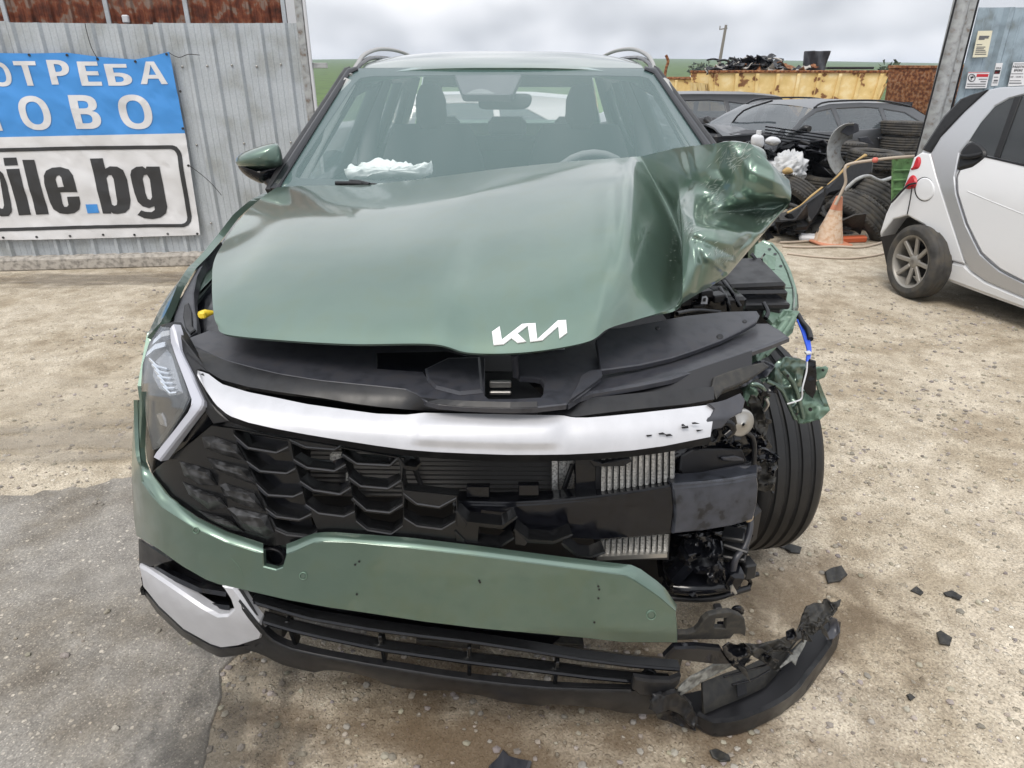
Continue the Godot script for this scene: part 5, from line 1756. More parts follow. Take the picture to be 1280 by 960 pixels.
func make_hood(car: Node3D) -> void:
	var ctrl := []
	# bottom-to-top columns from the left edge to the crumpled corner: pixel x, pixel y, z
	var left := [272, 408, -0.27, 267, 392, -0.30, 265, 355, -0.43, 268, 325, -0.57, 283, 298, -0.73, 303, 270, -0.90, 326, 248, -1.10, 346, 234, -1.28]
	var smooth := [
		[283, 418, -0.24, 384, 232, -1.27, 0.050], [350, 425, -0.20, 449, 231, -1.26, 0.058], [440, 430, -0.165, 515, 225, -1.24, 0.06], [540, 430, -0.14, 585, 216, -1.20, 0.06],
		[588, 441, -0.125, 628, 210.5, -1.17, 0.062], [660, 440, -0.125, 690, 204, -1.13, 0.068], [733, 427.5, -0.15, 735, 200, -1.08, 0.074], [760, 411, -0.19, 766, 198, -1.04, 0.078],
		[791, 401, -0.245, 790, 196, -1.02, 0.080], [838, 387, -0.31, 801, 195.5, -1.02, -0.045]]
	var folded := [
		[852, 380, -0.32, 853, 366, -0.31, 853, 334, -0.34, 852, 296, -0.42, 850, 267, -0.58, 849, 242, -0.70, 848, 212, -0.745, 848, 184.5, -0.80],
		[868, 370, -0.335, 868, 357, -0.32, 869, 326, -0.325, 868, 290, -0.37, 868, 263, -0.52, 868, 240, -0.64, 867, 210, -0.67, 870, 182, -0.71],
		[890, 357, -0.37, 891, 346, -0.355, 893, 318, -0.34, 893, 288, -0.385, 895, 268, -0.55, 895, 242, -0.60, 893, 208, -0.61, 893, 179.5, -0.63],
		[910, 344, -0.41, 912, 335, -0.40, 916, 315, -0.385, 918, 292, -0.41, 920, 268, -0.57, 918, 246, -0.56, 915, 208, -0.57, 912, 176.5, -0.585],
		[931, 319, -0.46, 933, 314, -0.45, 938, 303, -0.45, 942, 288, -0.49, 945, 266, -0.60, 945, 242, -0.54, 945, 205, -0.545, 939, 180, -0.56],
		[957, 289, -0.53, 959, 286, -0.53, 962, 280, -0.53, 965, 271, -0.56, 968, 262, -0.60, 968, 241, -0.53, 967, 215, -0.535, 962, 203, -0.55],
		[978, 264, -0.59, 980, 262, -0.59, 983, 259, -0.59, 985, 256, -0.58, 987, 252, -0.57, 988.5, 248, -0.56, 989, 240, -0.57, 987, 225, -0.62]]
	var cols := []
	var c := []
	for i in range(0, left.size(), 3): c.append(at(left[i], left[i + 1], left[i + 2]))
	cols.append(c)
	var ts := [0.0, 0.05, 0.15, 0.30, 0.48, 0.65, 0.84, 1.0]
	var rise := [0.0, 0.38, 0.78, 1.0, 0.95, 0.75, 0.36, 0.0]
	for s in smooth:
		var a := at(s[0], s[1], s[2])
		var b := at(s[3], s[4], s[5])
		c = []
		for k in 8: c.append(a.lerp(b, ts[k]) + Vector3(0.075 * sin(PI * pow(ts[k], 0.8)) if s[0] == 838 else 0.0, s[6] * rise[k], 0))
		cols.append(c)
	for f in folded:
		c = []
		for i in range(0, f.size(), 3): c.append(at(f[i], f[i + 1], f[i + 2]))
		cols.append(c)
	for k in 8:
		var line := []
		for q in cols: line.append(q[k])
		ctrl.append(line)
	var nu := 12
	hood_grid = spline_grid(ctrl, nu, 14, 9, 0.8)
	var s := FastNoiseLite.new()
	s.seed = 4
	s.frequency = 0.055
	s.noise_type = FastNoiseLite.TYPE_SIMPLEX_SMOOTH
	s.fractal_octaves = 2
	var n_cols: int = hood_grid[0].size()
	for i in hood_grid.size():
		for j in n_cols:
			var inside := minf(1.0, 4.0 * minf(float(i), float(hood_grid.size() - 1 - i)) / hood_grid.size()) * minf(1.0, float(n_cols - 1 - j) / 8.0)
			var w := smoothstep(9.3 * nu, 12.5 * nu, float(j)) * (0.35 + 0.65 * inside)
			if w > 0.0:
				hood_grid[i][j] = crushed(hood_grid[i][j], 0.0045 * w, s)
				hood_grid[i][j] = creased(hood_grid[i][j], clampf(inside * 2.0, 0.0, 1.0))
	var st := start()
	var whole := []
	for line in hood_grid: whole.append(line)
	grid_mesh(st, whole, false, Vector3(0.2, 0.4, -0.8), false, 0.006)
	var h := obj("hood", st, M.green_paint, car)
	h.set_meta("label", "buckled green bonnet folded up and torn at its right corner")
	# scuffed patches on the folded corner: thin flakes of bared paint
	st = start()
	var zones := [[920, 195, 18, 14, 70], [895, 240, 12, 22, 50], [960, 272, 22, 8, 60], [905, 318, 14, 10, 45], [862, 285, 10, 14, 40], [842, 300, 5, 40, 40], [935, 262, 22, 6, 40]]
	var spots := []
	for i in range(3, hood_grid.size() - 3):
		for j in range(9 * nu, n_cols - 3): spots.append([pixel(hood_grid[i][j]), i, j])
	for zn in zones:
		for k in zn[4]:
			var want := Vector2(rng.randfn(zn[0], zn[2] * 0.6), rng.randfn(zn[1], zn[3] * 0.6))
			var near: Array = spots[0]
			for q in spots: if q[0].distance_squared_to(want) < near[0].distance_squared_to(want): near = q
			var i: int = near[1]
			var j: int = near[2]
			var p: Vector3 = hood_grid[i][j]
			var du: Vector3 = (hood_grid[i][j + 1] - hood_grid[i][j - 1]).normalized()
			var dv: Vector3 = (hood_grid[i + 1][j] - hood_grid[i - 1][j]).normalized()
			var n := du.cross(dv).normalized()
			if n.dot(eye - p) < 0.0: n = -n
			var d := (du * rng.randfn(0.9, 0.35) + dv * rng.randfn(0.6, 0.35)).normalized()
			var side := n.cross(d)
			var l := rng.randf_range(0.003, 0.014)
			var w := rng.randf_range(0.0004, 0.0011)
			p += n * 0.0008 + du * rng.randfn(0.0, 0.002) + dv * rng.randfn(0.0, 0.002)
			flat_quad(st, p - d * l, p - side * w, p + d * l, p + side * w, n)
	var sc := obj("scuff_marks", st, M.scuffed_edge, h)
	tag(sc, "", "", "", "stuff")
	# the badge on the front edge
	var e := [135, 265, 225, 200, 250, 355, 480, 175, 548, 170, 635, 165, 655, 350, 890, 135, 985, 130, 998, 280, 910, 345, 895, 205, 715, 365, 575, 383, 545, 195, 430, 285, 530, 380, 430, 395, 360, 340, 270, 410, 155, 420]
	var px := []
	for i in range(0, e.size(), 2):
		px.append(600.0 + 0.109375 * e[i])
		px.append(385.0 + 0.109375 * e[i + 1])
	st = start()
	plate(st, poly_of(px), func(x: float, y: float) -> Vector3: return bonnet(x, y, 0.005, Vector2i(4 * nu, 8 * nu), 40), 0.004, 0.7, 20.0, [], 0.0015, null, 3.0)
	obj("emblem", st, M.emblem_white, h)

func make_wreck() -> void:
	mat("emblem_white", lin(0.80, 0.81, 0.82), 0.3, 0.1)
	mat("scuffed_edge", lin(0.26, 0.31, 0.28), 0.6)
	var car := thing("crashed_car", "green crossover car with a smashed front corner and folded up bonnet", "car", Vector3(0, 0, -2.2))
	make_hood(car)
	make_cabin(car)
	make_flanks(car)
	make_nose(car)
	make_grille(car)
	make_bumper(car)
	make_smashed_corner(car)
	make_wheels(car)

func make_cabin(car: Node3D) -> void:
	# roof, with its front edge bowed like the screen
	var rows := []
	for r in [[-1.965, 1.556, 0.615], [-2.05, 1.578, 0.615], [-2.3, 1.612, 0.62], [-2.75, 1.638, 0.62], [-3.4, 1.632, 0.61], [-3.9, 1.60, 0.58], [-4.1, 1.565, 0.56]]:
		var line := []
		for k in 9:
			var u := (k - 4) / 4.0
			line.append(Vector3(u * r[2] - 0.01, r[1] - 0.036 * pow(absf(u), 3.0), r[0] - (0.10 * u * u if r[0] > -2.2 else 0.02 * u * u)))
		rows.append(line)
	var st := start()
	grid_mesh(st, spline_grid(rows, 4, 4), false, Vector3(0, 1.0, -3), false, 0.03)
	obj("roof", st, M.green_paint, car)
	st = start()
	rows = []
	for r in [[-2.06, 1.535, 0.60], [-2.75, 1.59, 0.60], [-3.9, 1.55, 0.56]]:
		var line := []
		for k in 3: line.append(Vector3((k - 1) * r[2], r[1], r[0]))
		rows.append(line)
	grid_mesh(st, spline_grid(rows, 3, 3), false, Vector3(0, 3.0, -3), false)
	obj("headliner", st, M.headliner, car)
	for s in [-1.0, 1.0]:
		st = start()
		tube(st, [Vector3(s * 0.638 - 0.01, 1.525, -2.03), Vector3(s * 0.65, 1.57, -2.20), Vector3(s * 0.655, 1.615, -2.42), Vector3(s * 0.645, 1.648, -2.8), Vector3(s * 0.62, 1.648, -3.3), Vector3(s * 0.59, 1.615, -3.75), Vector3(s * 0.58, 1.57, -3.95)], 0.0095, 8, 5)
		obj("roof_rail", st, M.bright_metal, car)
		st = start()
		tube(st, [Vector3(s * 0.635 - 0.01, 1.53, -2.06), Vector3(s * 0.64, 1.575, -2.25), Vector3(s * 0.635, 1.605, -2.6), Vector3(s * 0.62, 1.60, -3.5)], 0.010, 6, 4)
		obj("roof_rail_base", st, M.gloss_black, car)
	# windscreen: pane, printed border, sensor housing
	trace(car, "windscreen", M.screen_glass, [346, 236, 352, 226, 436, 90, 446, 85.5, 540, 84.5, 632, 84.5, 725, 84.5, 808, 85.5, 819, 92, 878, 182, 902, 232], on_screen(0.004), 0.0, 0.0, 30.0)
	trace(car, "windscreen_border", M.frit, [344, 240, 350, 226, 436, 89, 446, 85, 632, 84, 808, 85, 820, 91, 880, 182, 904, 240], on_screen(0.013), 0.004, 0.0, 24.0, [poly_of([369, 221, 375, 223, 600, 229, 866, 223, 884, 221, 882, 212, 862, 180, 818, 106, 811, 97.5, 800, 95, 632, 92.5, 465, 95, 450, 97.5, 443, 104, 372, 210])])
	trace(car, "sensor_housing", M.purple_black, [568, 92, 652, 92, 641, 116.5, 637, 118, 582, 118, 578, 116.5], on_screen(0.016), 0.03, 1.5)
	trace(car, "sensor_bracket", M.cabin_grey, [582, 117, 592, 112, 601, 110, 610, 112, 619, 117], on_screen(0.014), 0.004, 0.5)
	# pillars either side of the screen
	trace(car, "windscreen_pillar", M.gloss_black, [337, 234, 345, 221, 434, 85, 447, 82, 447, 86, 437, 91, 353, 226, 348, 236], on_screen(-0.012), 0.06, 2.0)
	trace(car, "windscreen_pillar", M.gloss_black, [806, 82, 820, 84, 888, 178, 918, 232, 904, 236, 880, 182, 818, 91, 806, 86], on_screen(-0.012), 0.06, 2.0)
	trace(car, "pillar_cover", M.matte_black_plastic, [331, 236, 341, 217, 430, 84, 437, 82, 436, 85, 346, 221, 338, 236], on_screen(0.0), 0.05, 1.5)
	trace(car, "pillar_cover", M.matte_black_plastic, [818, 81, 824, 84, 896, 178, 920, 224, 916, 228, 888, 178, 819, 84], on_screen(0.0), 0.05, 1.5)
	# cowl at the foot of the screen
	st = start()
	var cowl := []
	for q in [[-1.20, 1.135], [-1.30, 1.165], [-1.40, 1.17]]:
		var line := []
		for k in 7:
			var u := (k - 3) / 3.0
			line.append(Vector3(u * 0.80, q[1] - 0.02 * u * u, q[0] - 0.13 * u * u))
		cowl.append(line)
	grid_mesh(st, spline_grid(cowl, 3, 3), false, Vector3(0, 0.5, -1.3), false, 0.02)
	obj("cowl", st, M.matte_black_plastic, car)
	st = start()
	for w in [[420, 229, 470, 232], [438, 227, 462, 231]]:
		tube(st, [at(w[0], w[1], -1.31), at((w[0] + w[2]) * 0.5, (w[1] + w[3]) * 0.5 - 1, -1.28), at(w[2], w[3], -1.25)], 0.008, 6, 3)
	obj("wiper", st, M.matte_black_plastic, car)
	# mirrors
	st = start()
	dome(st, [295, 199, 303, 191, 320, 184, 339, 179, 348, 181, 353, 196, 351, 209, 330, 212, 310, 211, 297, 207], -1.52, 0.07, 0.10)
	var mir := obj("wing_mirror", st, M.green_paint, car)
	st = start()
	dome(st, [297, 206, 312, 210, 332, 211, 351, 208, 346, 220, 330, 229, 318, 226, 304, 217], -1.525, 0.05, 0.09)
	obj("mirror_base", st, M.gloss_black, mir)
	st = start()
	tube(st, [at(333, 222, -1.52), at(342, 230, -1.5), at(350, 240, -1.48)], 0.022, 8, 3)
	obj("mirror_stalk", st, M.matte_black_plastic, mir)
	st = start()
	dome(st, [898, 182, 915, 176, 935, 179, 952, 185, 958, 193, 958, 206, 940, 214, 910, 206], -1.50, 0.06, 0.09)
	obj("wing_mirror", st, M.green_paint, car)
	# cabin
	st = start()
	var dash := []
	for q in [[-1.36, 1.06, 0.72], [-1.5, 1.105, 0.70], [-1.75, 1.11, 0.69], [-1.86, 1.06, 0.68], [-1.88, 0.75, 0.68]]:
		var line := []
		for k in 5: line.append(Vector3((k - 2) * 0.5 * q[2], q[1], q[0] - 0.04 * pow((k - 2) * 0.5, 2)))
		dash.append(line)
	grid_mesh(st, spline_grid(dash, 3, 3), false, Vector3(0, 0.7, -1.6), false, 0.02)
	obj("dashboard", st, M.cabin_dark, car)
	st = start()
	boxat(st, Vector3(0, 0.55, -2.7), Vector3(1.5, 0.06, 2.9), 0.01)
	obj("cabin_floor", st, M.cabin_dark, car)
	for s in [-0.37, 0.37]:
		st = start()
		tube(st, [Vector3(s, 0.72, -2.32), Vector3(s, 0.9, -2.42), Vector3(s, 1.14, -2.50), Vector3(s, 1.30, -2.53)], [0.24, 0.27, 0.255, 0.19], 16, 5, true, 0.34)
		var seat := obj("front_seat", st, M.seat_cloth, car)
		st = start()
		tube(st, [Vector3(s, 1.29, -2.53), Vector3(s, 1.34, -2.53), Vector3(s, 1.42, -2.54), Vector3(s, 1.47, -2.55)], [0.12, 0.15, 0.145, 0.10], 14, 4, true, 0.5)
		obj("headrest", st, M.seat_cloth, seat)
		st = start()
		boxat(st, Vector3(s, 0.66, -2.1), Vector3(0.5, 0.16, 0.52), 0.05)
		obj("seat_cushion", st, M.seat_cloth, seat)
	st = start()
	boxat(st, Vector3(0, 0.88, -3.42), Vector3(1.3, 0.6, 0.18), 0.05, Vector3(0.25, 0, 0))
	var bench := obj("rear_seat", st, M.seat_cloth, car)
	for s in [-0.42, 0.0, 0.42]:
		st = start()
		boxat(st, Vector3(s, 1.225, -3.5), Vector3(0.24, 0.12, 0.1), 0.03)
		obj("headrest", st, M.cabin_grey, bench)
	st = start()
	var ring := []
	for k in 25:
		var a := TAU * k / 24.0
		ring.append(Vector3(0.37 + 0.185 * cos(a), 1.06 + 0.175 * sin(a), -1.93 + 0.07 * sin(a)))
	tube(st, ring, 0.016, 8, 1, false)
	var wheel := obj("steering_wheel", st, M.cabin_grey, car)
	st = start()
	boxat(st, Vector3(0.37, 1.05, -1.93), Vector3(0.2, 0.12, 0.05), 0.02, Vector3(-0.3, 0, 0))
	obj("wheel_hub", st, M.cabin_dark, wheel)
	st = start()
	dome(st, [600, 118, 640, 117, 662, 118, 664, 128, 656, 136, 630, 137, 602, 136, 598, 126], -1.9, 0.012, 0.03)
	obj("inside_mirror", st, M.cabin_dark, car)
	# the burst airbag lying over the dashboard
	st = start()
	var bag := smooth_poly([431, 212, 440, 207, 455, 204, 470, 199, 488, 200, 508, 204, 522, 206, 538, 203, 541, 211, 537, 219, 520, 222, 490, 224, 460, 224, 436, 223], 5)
	var mid := Vector2(486, 213)
	var grid := []
	var sn := FastNoiseLite.new()
	sn.seed = 8
	sn.frequency = 0.08
	for k in range(-9, 10):
		var a := PI * 0.5 * k / 9.0
		var line := PackedVector3Array()
		for q in bag.size() + 1:
			var v := mid + (bag[q % bag.size()] - mid) * maxf(pow(cos(a), 0.7), 0.02)
			var p := at(v.x, v.y, -1.60 + 0.10 * sin(a))
			var f := sn.get_noise_2d(v.x * 1.2 + v.y * 1.8, v.y * 0.5 - 0.2 * v.x) * 0.022 * cos(a * 0.9)
			line.append(p + Vector3(0, f, f))
		grid.append(line)
	grid_mesh(st, grid, true)
	obj("airbag", st, M.airbag_cloth, car)
	for s in [-1.0, 1.0]:
		var wall := func(u: float, v: float) -> Vector3: return Vector3(s * (0.90 - 0.26 * clampf((v - 105.0) / 50.0, 0.0, 1.0) - 0.05 * smoothstep(300.0, 425.0, u)), v / 100.0, -u / 100.0)
		var w1 := poly_of([166, 110, 208, 147, 256, 151, 258, 110])
		var w2 := poly_of([264, 110, 262, 151, 326, 150, 336, 128, 338, 110])
		var w3 := poly_of([346, 112, 345, 128, 336, 147, 366, 143, 384, 122])
		st = start()
		plate(st, poly_of([130, 102, 205, 153, 260, 157, 380, 153, 414, 122, 426, 100]), wall, 0.05, 0.6, 20.0, [w1, w2, w3], 0.003, Vector3(s * 9, 1, -2.5))
		var frame := obj("side_window_frame", st, M.gloss_black, car)
		for w in [w1, w2, w3]:
			st = start()
			plate(st, inset_poly(w, -1.0), func(u: float, v: float) -> Vector3: return wall.call(u, v) - Vector3(s * 0.02, 0, 0), 0.004, 0.0, 20.0, [], 0.0, Vector3(s * 9, 1, -2.5))
			obj("window_pane", st, M.glass, frame)
		st = start()
		tube(st, [Vector3(s * 0.72, 0.7, -2.62), Vector3(s * 0.74, 1.0, -2.62), Vector3(s * 0.70, 1.3, -2.64), Vector3(s * 0.62, 1.52, -2.66)], 0.05, 8, 4)
		obj("door_pillar_trim", st, M.cabin_grey, car)
		st = start()
		tube(st, [Vector3(s * 0.80, 1.12, -1.52), Vector3(s * 0.74, 1.30, -1.74), Vector3(s * 0.66, 1.49, -2.02)], 0.035, 8, 4)
		obj("screen_pillar_trim", st, M.headliner, car)

func make_flanks(car: Node3D) -> void:
	var arch := func(zc: float) -> Array:
		var a := []
		for k in 13:
			var t := PI * k / 12.0
			a.append_array([zc - 40.0 * cos(t), 34.0 + 42.0 * sin(t)])
		return a
	for s in [-1.0, 1.0]:
		var side := func(u: float, v: float) -> Vector3:
			var tuck := 0.04 * pow(clampf((55.0 - v) / 30.0, 0.0, 1.0), 2.0) + 0.03 * pow(clampf((v - 88.0) / 20.0, 0.0, 1.0), 2.0) + 0.10 * pow(clampf((u - 380.0) / 70.0, 0.0, 1.0), 2.0)
			return Vector3(s * (0.945 - tuck), v / 100.0, -u / 100.0)
		var p := []
		if s < 0.0:
			p.append_array([46, 60, 50, 34])
			p.append_array(arch.call(92.0))
		else:
			p.append_array([138, 28])
		p.append_array([136, 27, 312, 27])
		p.append_array(arch.call(358.0))
		p.append_array([436, 36, 446, 60, 444, 95, 428, 104, 300, 105, 160, 103])
		if s < 0.0: p.append_array([120, 101, 100, 97, 80, 94, 60, 91, 50, 80])
		else: p.append_array([138, 102])
		var st := start()
		plate(st, poly_of(p), side, 0.04, 1.0, 14.0, [], 0.004, Vector3(s * 9, 1, -2))
		obj("body_side", st, M.green_paint, car)
		st = start()
		for z in [258.0]:
			var q := []
			for v in [102, 80, 60, 35]: q.append(side.call(z, v) + Vector3(s * 0.001, 0, 0))
			tube(st, q, 0.003, 4, 3)
		obj("door_gap", st, M.deep_black, car)
		st = start()
		boxat(st, Vector3(s * 0.93, 0.27, -2.24), Vector3(0.08, 0.10, 1.75), 0.02)
		obj("sill", st, M.matte_black_plastic, car)
	var st := start()
	var back := func(u: float, v: float) -> Vector3: return Vector3(u / 100.0, v / 100.0, -4.48 + 0.10 * pow(u / 90.0, 4.0) + 0.42 * clampf((v - 105.0) / 50.0, 0.0, 1.0))
	var rear := poly_of([-52, 122, 52, 122, 46, 147, -46, 147])
	plate(st, poly_of([-88, 35, 88, 35, 88, 100, 72, 112, 58, 154, -58, 154, -72, 112, -88, 100]), back, 0.04, 1.0, 16.0, [rear], 0.004, Vector3(0, 1, -12))
	var gate := obj("tailgate", st, M.green_paint, car)
	st = start()
	plate(st, inset_poly(rear, -1.0), func(u: float, v: float) -> Vector3: return back.call(u, v) + Vector3(0, 0, 0.02), 0.004, 0.0, 30.0, [], 0.0, Vector3(0, 1, -12))
	obj("rear_window", st, M.glass, gate)
	st = start()
	boxat(st, Vector3(0, 0.34, -2.35), Vector3(1.5, 0.16, 3.7), 0.03)
	obj("underbody", st, M.deep_black, car)
	# top of the wing beside the bonnet: green band, then the bared flange, then the gutter
	var wing := on_plane(Vector3(-0.92, 0.925, -0.55), Vector3(-0.95, 1.055, -1.3), Vector3(-0.60, 0.955, -0.55))
	ribbon(car, "wing_edge", M.green_paint, [345, 236, 318, 252, 292, 272, 275, 296, 259, 318, 243, 334.5, 230, 349, 217, 364, 208, 379, 201, 393, 195, 406, 191, 418], [346, 237, 322, 253, 298, 275, 281, 298, 262, 321, 246, 337, 238, 350, 230, 364, 224, 379, 219, 392, 214, 403, 209, 413], func(x: float, y: float) -> Vector3: return wing.call(x, y) - Vector3(0, 0.02, 0), func(x: float, y: float) -> Vector3: return wing.call(x, y) + Vector3(0, 0.006, 0), 0.02, 4, 0.008)
	trace(car, "wing_flange", M.shroud_grey, [276, 300, 262, 319, 246, 336, 238, 350, 230, 364, 223, 380, 218, 393, 216, 404, 222, 415, 236, 421, 246, 414, 246, 400, 243, 385, 242, 366, 246, 345, 255, 327, 270, 307], wing, 0.03, 1.5)
	trace(car, "flange_step", M.matte_black_plastic, [231, 383, 236, 380, 240, 392, 241, 410, 245, 414, 238, 419, 232, 412, 229, 398], func(x: float, y: float) -> Vector3: return wing.call(x, y) + Vector3(0, 0.006, 0), 0.012, 1.0)
	trace(car, "bonnet_gutter", M.gloss_black, [290, 285, 262, 318, 248, 338, 240, 365, 240, 392, 246, 420, 262, 432, 300, 430, 300, 330], func(x: float, y: float) -> Vector3: return wing.call(x, y) - Vector3(0, 0.055, 0), 0.03, 0.5)
	st = start()
	var kp := at(257, 392, -0.36)
	tube(st, [kp + Vector3(0.016, 0.0, -0.01), kp, kp + Vector3(-0.006, 0.001, 0.012)], [0.003, 0.010, 0.009], 8, 3)
	boxat(st, kp + Vector3(-0.002, 0, 0.008), Vector3(0.014, 0.016, 0.014), 0.003)
	obj("washer_cap", st, M.yellow_plastic, car)

func make_wheels(car: Node3D) -> void:
	for w in [[Vector3(0.805, 0.37, -0.97), 0.17, 1.0], [Vector3(-0.80, 0.37, -0.92), 0.0, -1.0], [Vector3(0.80, 0.37, -3.58), 0.0, 1.0], [Vector3(-0.80, 0.37, -3.58), 0.0, -1.0]]:
		var hub := Node3D.new()
		hub.name = "wheel"
		car.add_child(hub, true)
		hub.position = w[0] - car.position
		road_wheel(hub, 0.37, 0.235, 0.23, w[2], w[1], M.rubber, true)
		if w[2] > 0.0 and w[0].z > -1.0: hub.set_meta("label", "front wheel bared by the torn away wing")

# a tyre with grooves and a spoked rim about the x axis, under «hub»
func road_wheel(hub: Node3D, r: float, wide: float, rim: float, out: float, yaw: float, rubber: Material, fine := false, spokes := 5, double := false, rim_mat: Material = null) -> void:
	var xf := Transform3D(Basis(Vector3.UP, yaw) * Basis(Vector3(0, 0, 1), -PI / 2.0), Vector3.ZERO)
	var h := wide * 0.5
	var prof := [[rim, -h * 0.86], [rim + 0.012, -h * 0.97], [(r + rim) * 0.5, -h * 1.03], [r - 0.035, -h * 0.99], [r - 0.012, -h * 0.88], [r - 0.003, -h * 0.76]]
	if fine:
		var d := 0.008
		for g in [-0.52, -0.17, 0.17, 0.52]:
			var c: float = h * g
			prof.append_array([[r, c - 0.0085], [r - 0.001, c - 0.0075], [r - d, c - 0.0055], [r - d, c + 0.0055], [r - 0.001, c + 0.0075], [r, c + 0.0085]])
	else:
		for g in [-0.45, 0.0, 0.45]:
			var c: float = h * g
			prof.append_array([[r, c - 0.008], [r - 0.006, c - 0.005], [r - 0.006, c + 0.005], [r, c + 0.008]])
	prof.append_array([[r - 0.003, h * 0.76], [r - 0.012, h * 0.88], [r - 0.035, h * 0.99], [(r + rim) * 0.5, h * 1.03], [rim + 0.012, h * 0.97], [rim, h * 0.86]])
	var st := start()
	lathe(st, xf, prof, 72 if fine else 40)
	obj("tyre", st, rubber, hub, false)
	st = start()
	lathe(st, xf, [[rim + 0.004, -h * 0.9], [rim - 0.012, -h * 0.8], [rim - 0.02, 0.0], [rim - 0.012, h * 0.8], [rim + 0.004, h * 0.92]], 40)
	lathe(st, xf, [[0.0, out * h * 0.15], [0.055, out * h * 0.15], [0.06, out * h * 0.45], [0.03, out * h * 0.62], [0.0, out * h * 0.62]], 20)
	for k in spokes:
		for s in ([-0.18, 0.18] if double else [0.0]):
			var a: float = TAU * k / spokes
			var b: float = a + s
			bar(st, xf * Vector3(cos(a) * 0.045, out * h * 0.42, sin(a) * 0.045), xf * Vector3(cos(b) * (rim - 0.006), out * h * 0.62, sin(b) * (rim - 0.006)), 0.032 if not double else 0.02, 0.022, xf.basis.y, 0.005)
	obj("rim", st, rim_mat if rim_mat else M.bright_metal, hub, false)

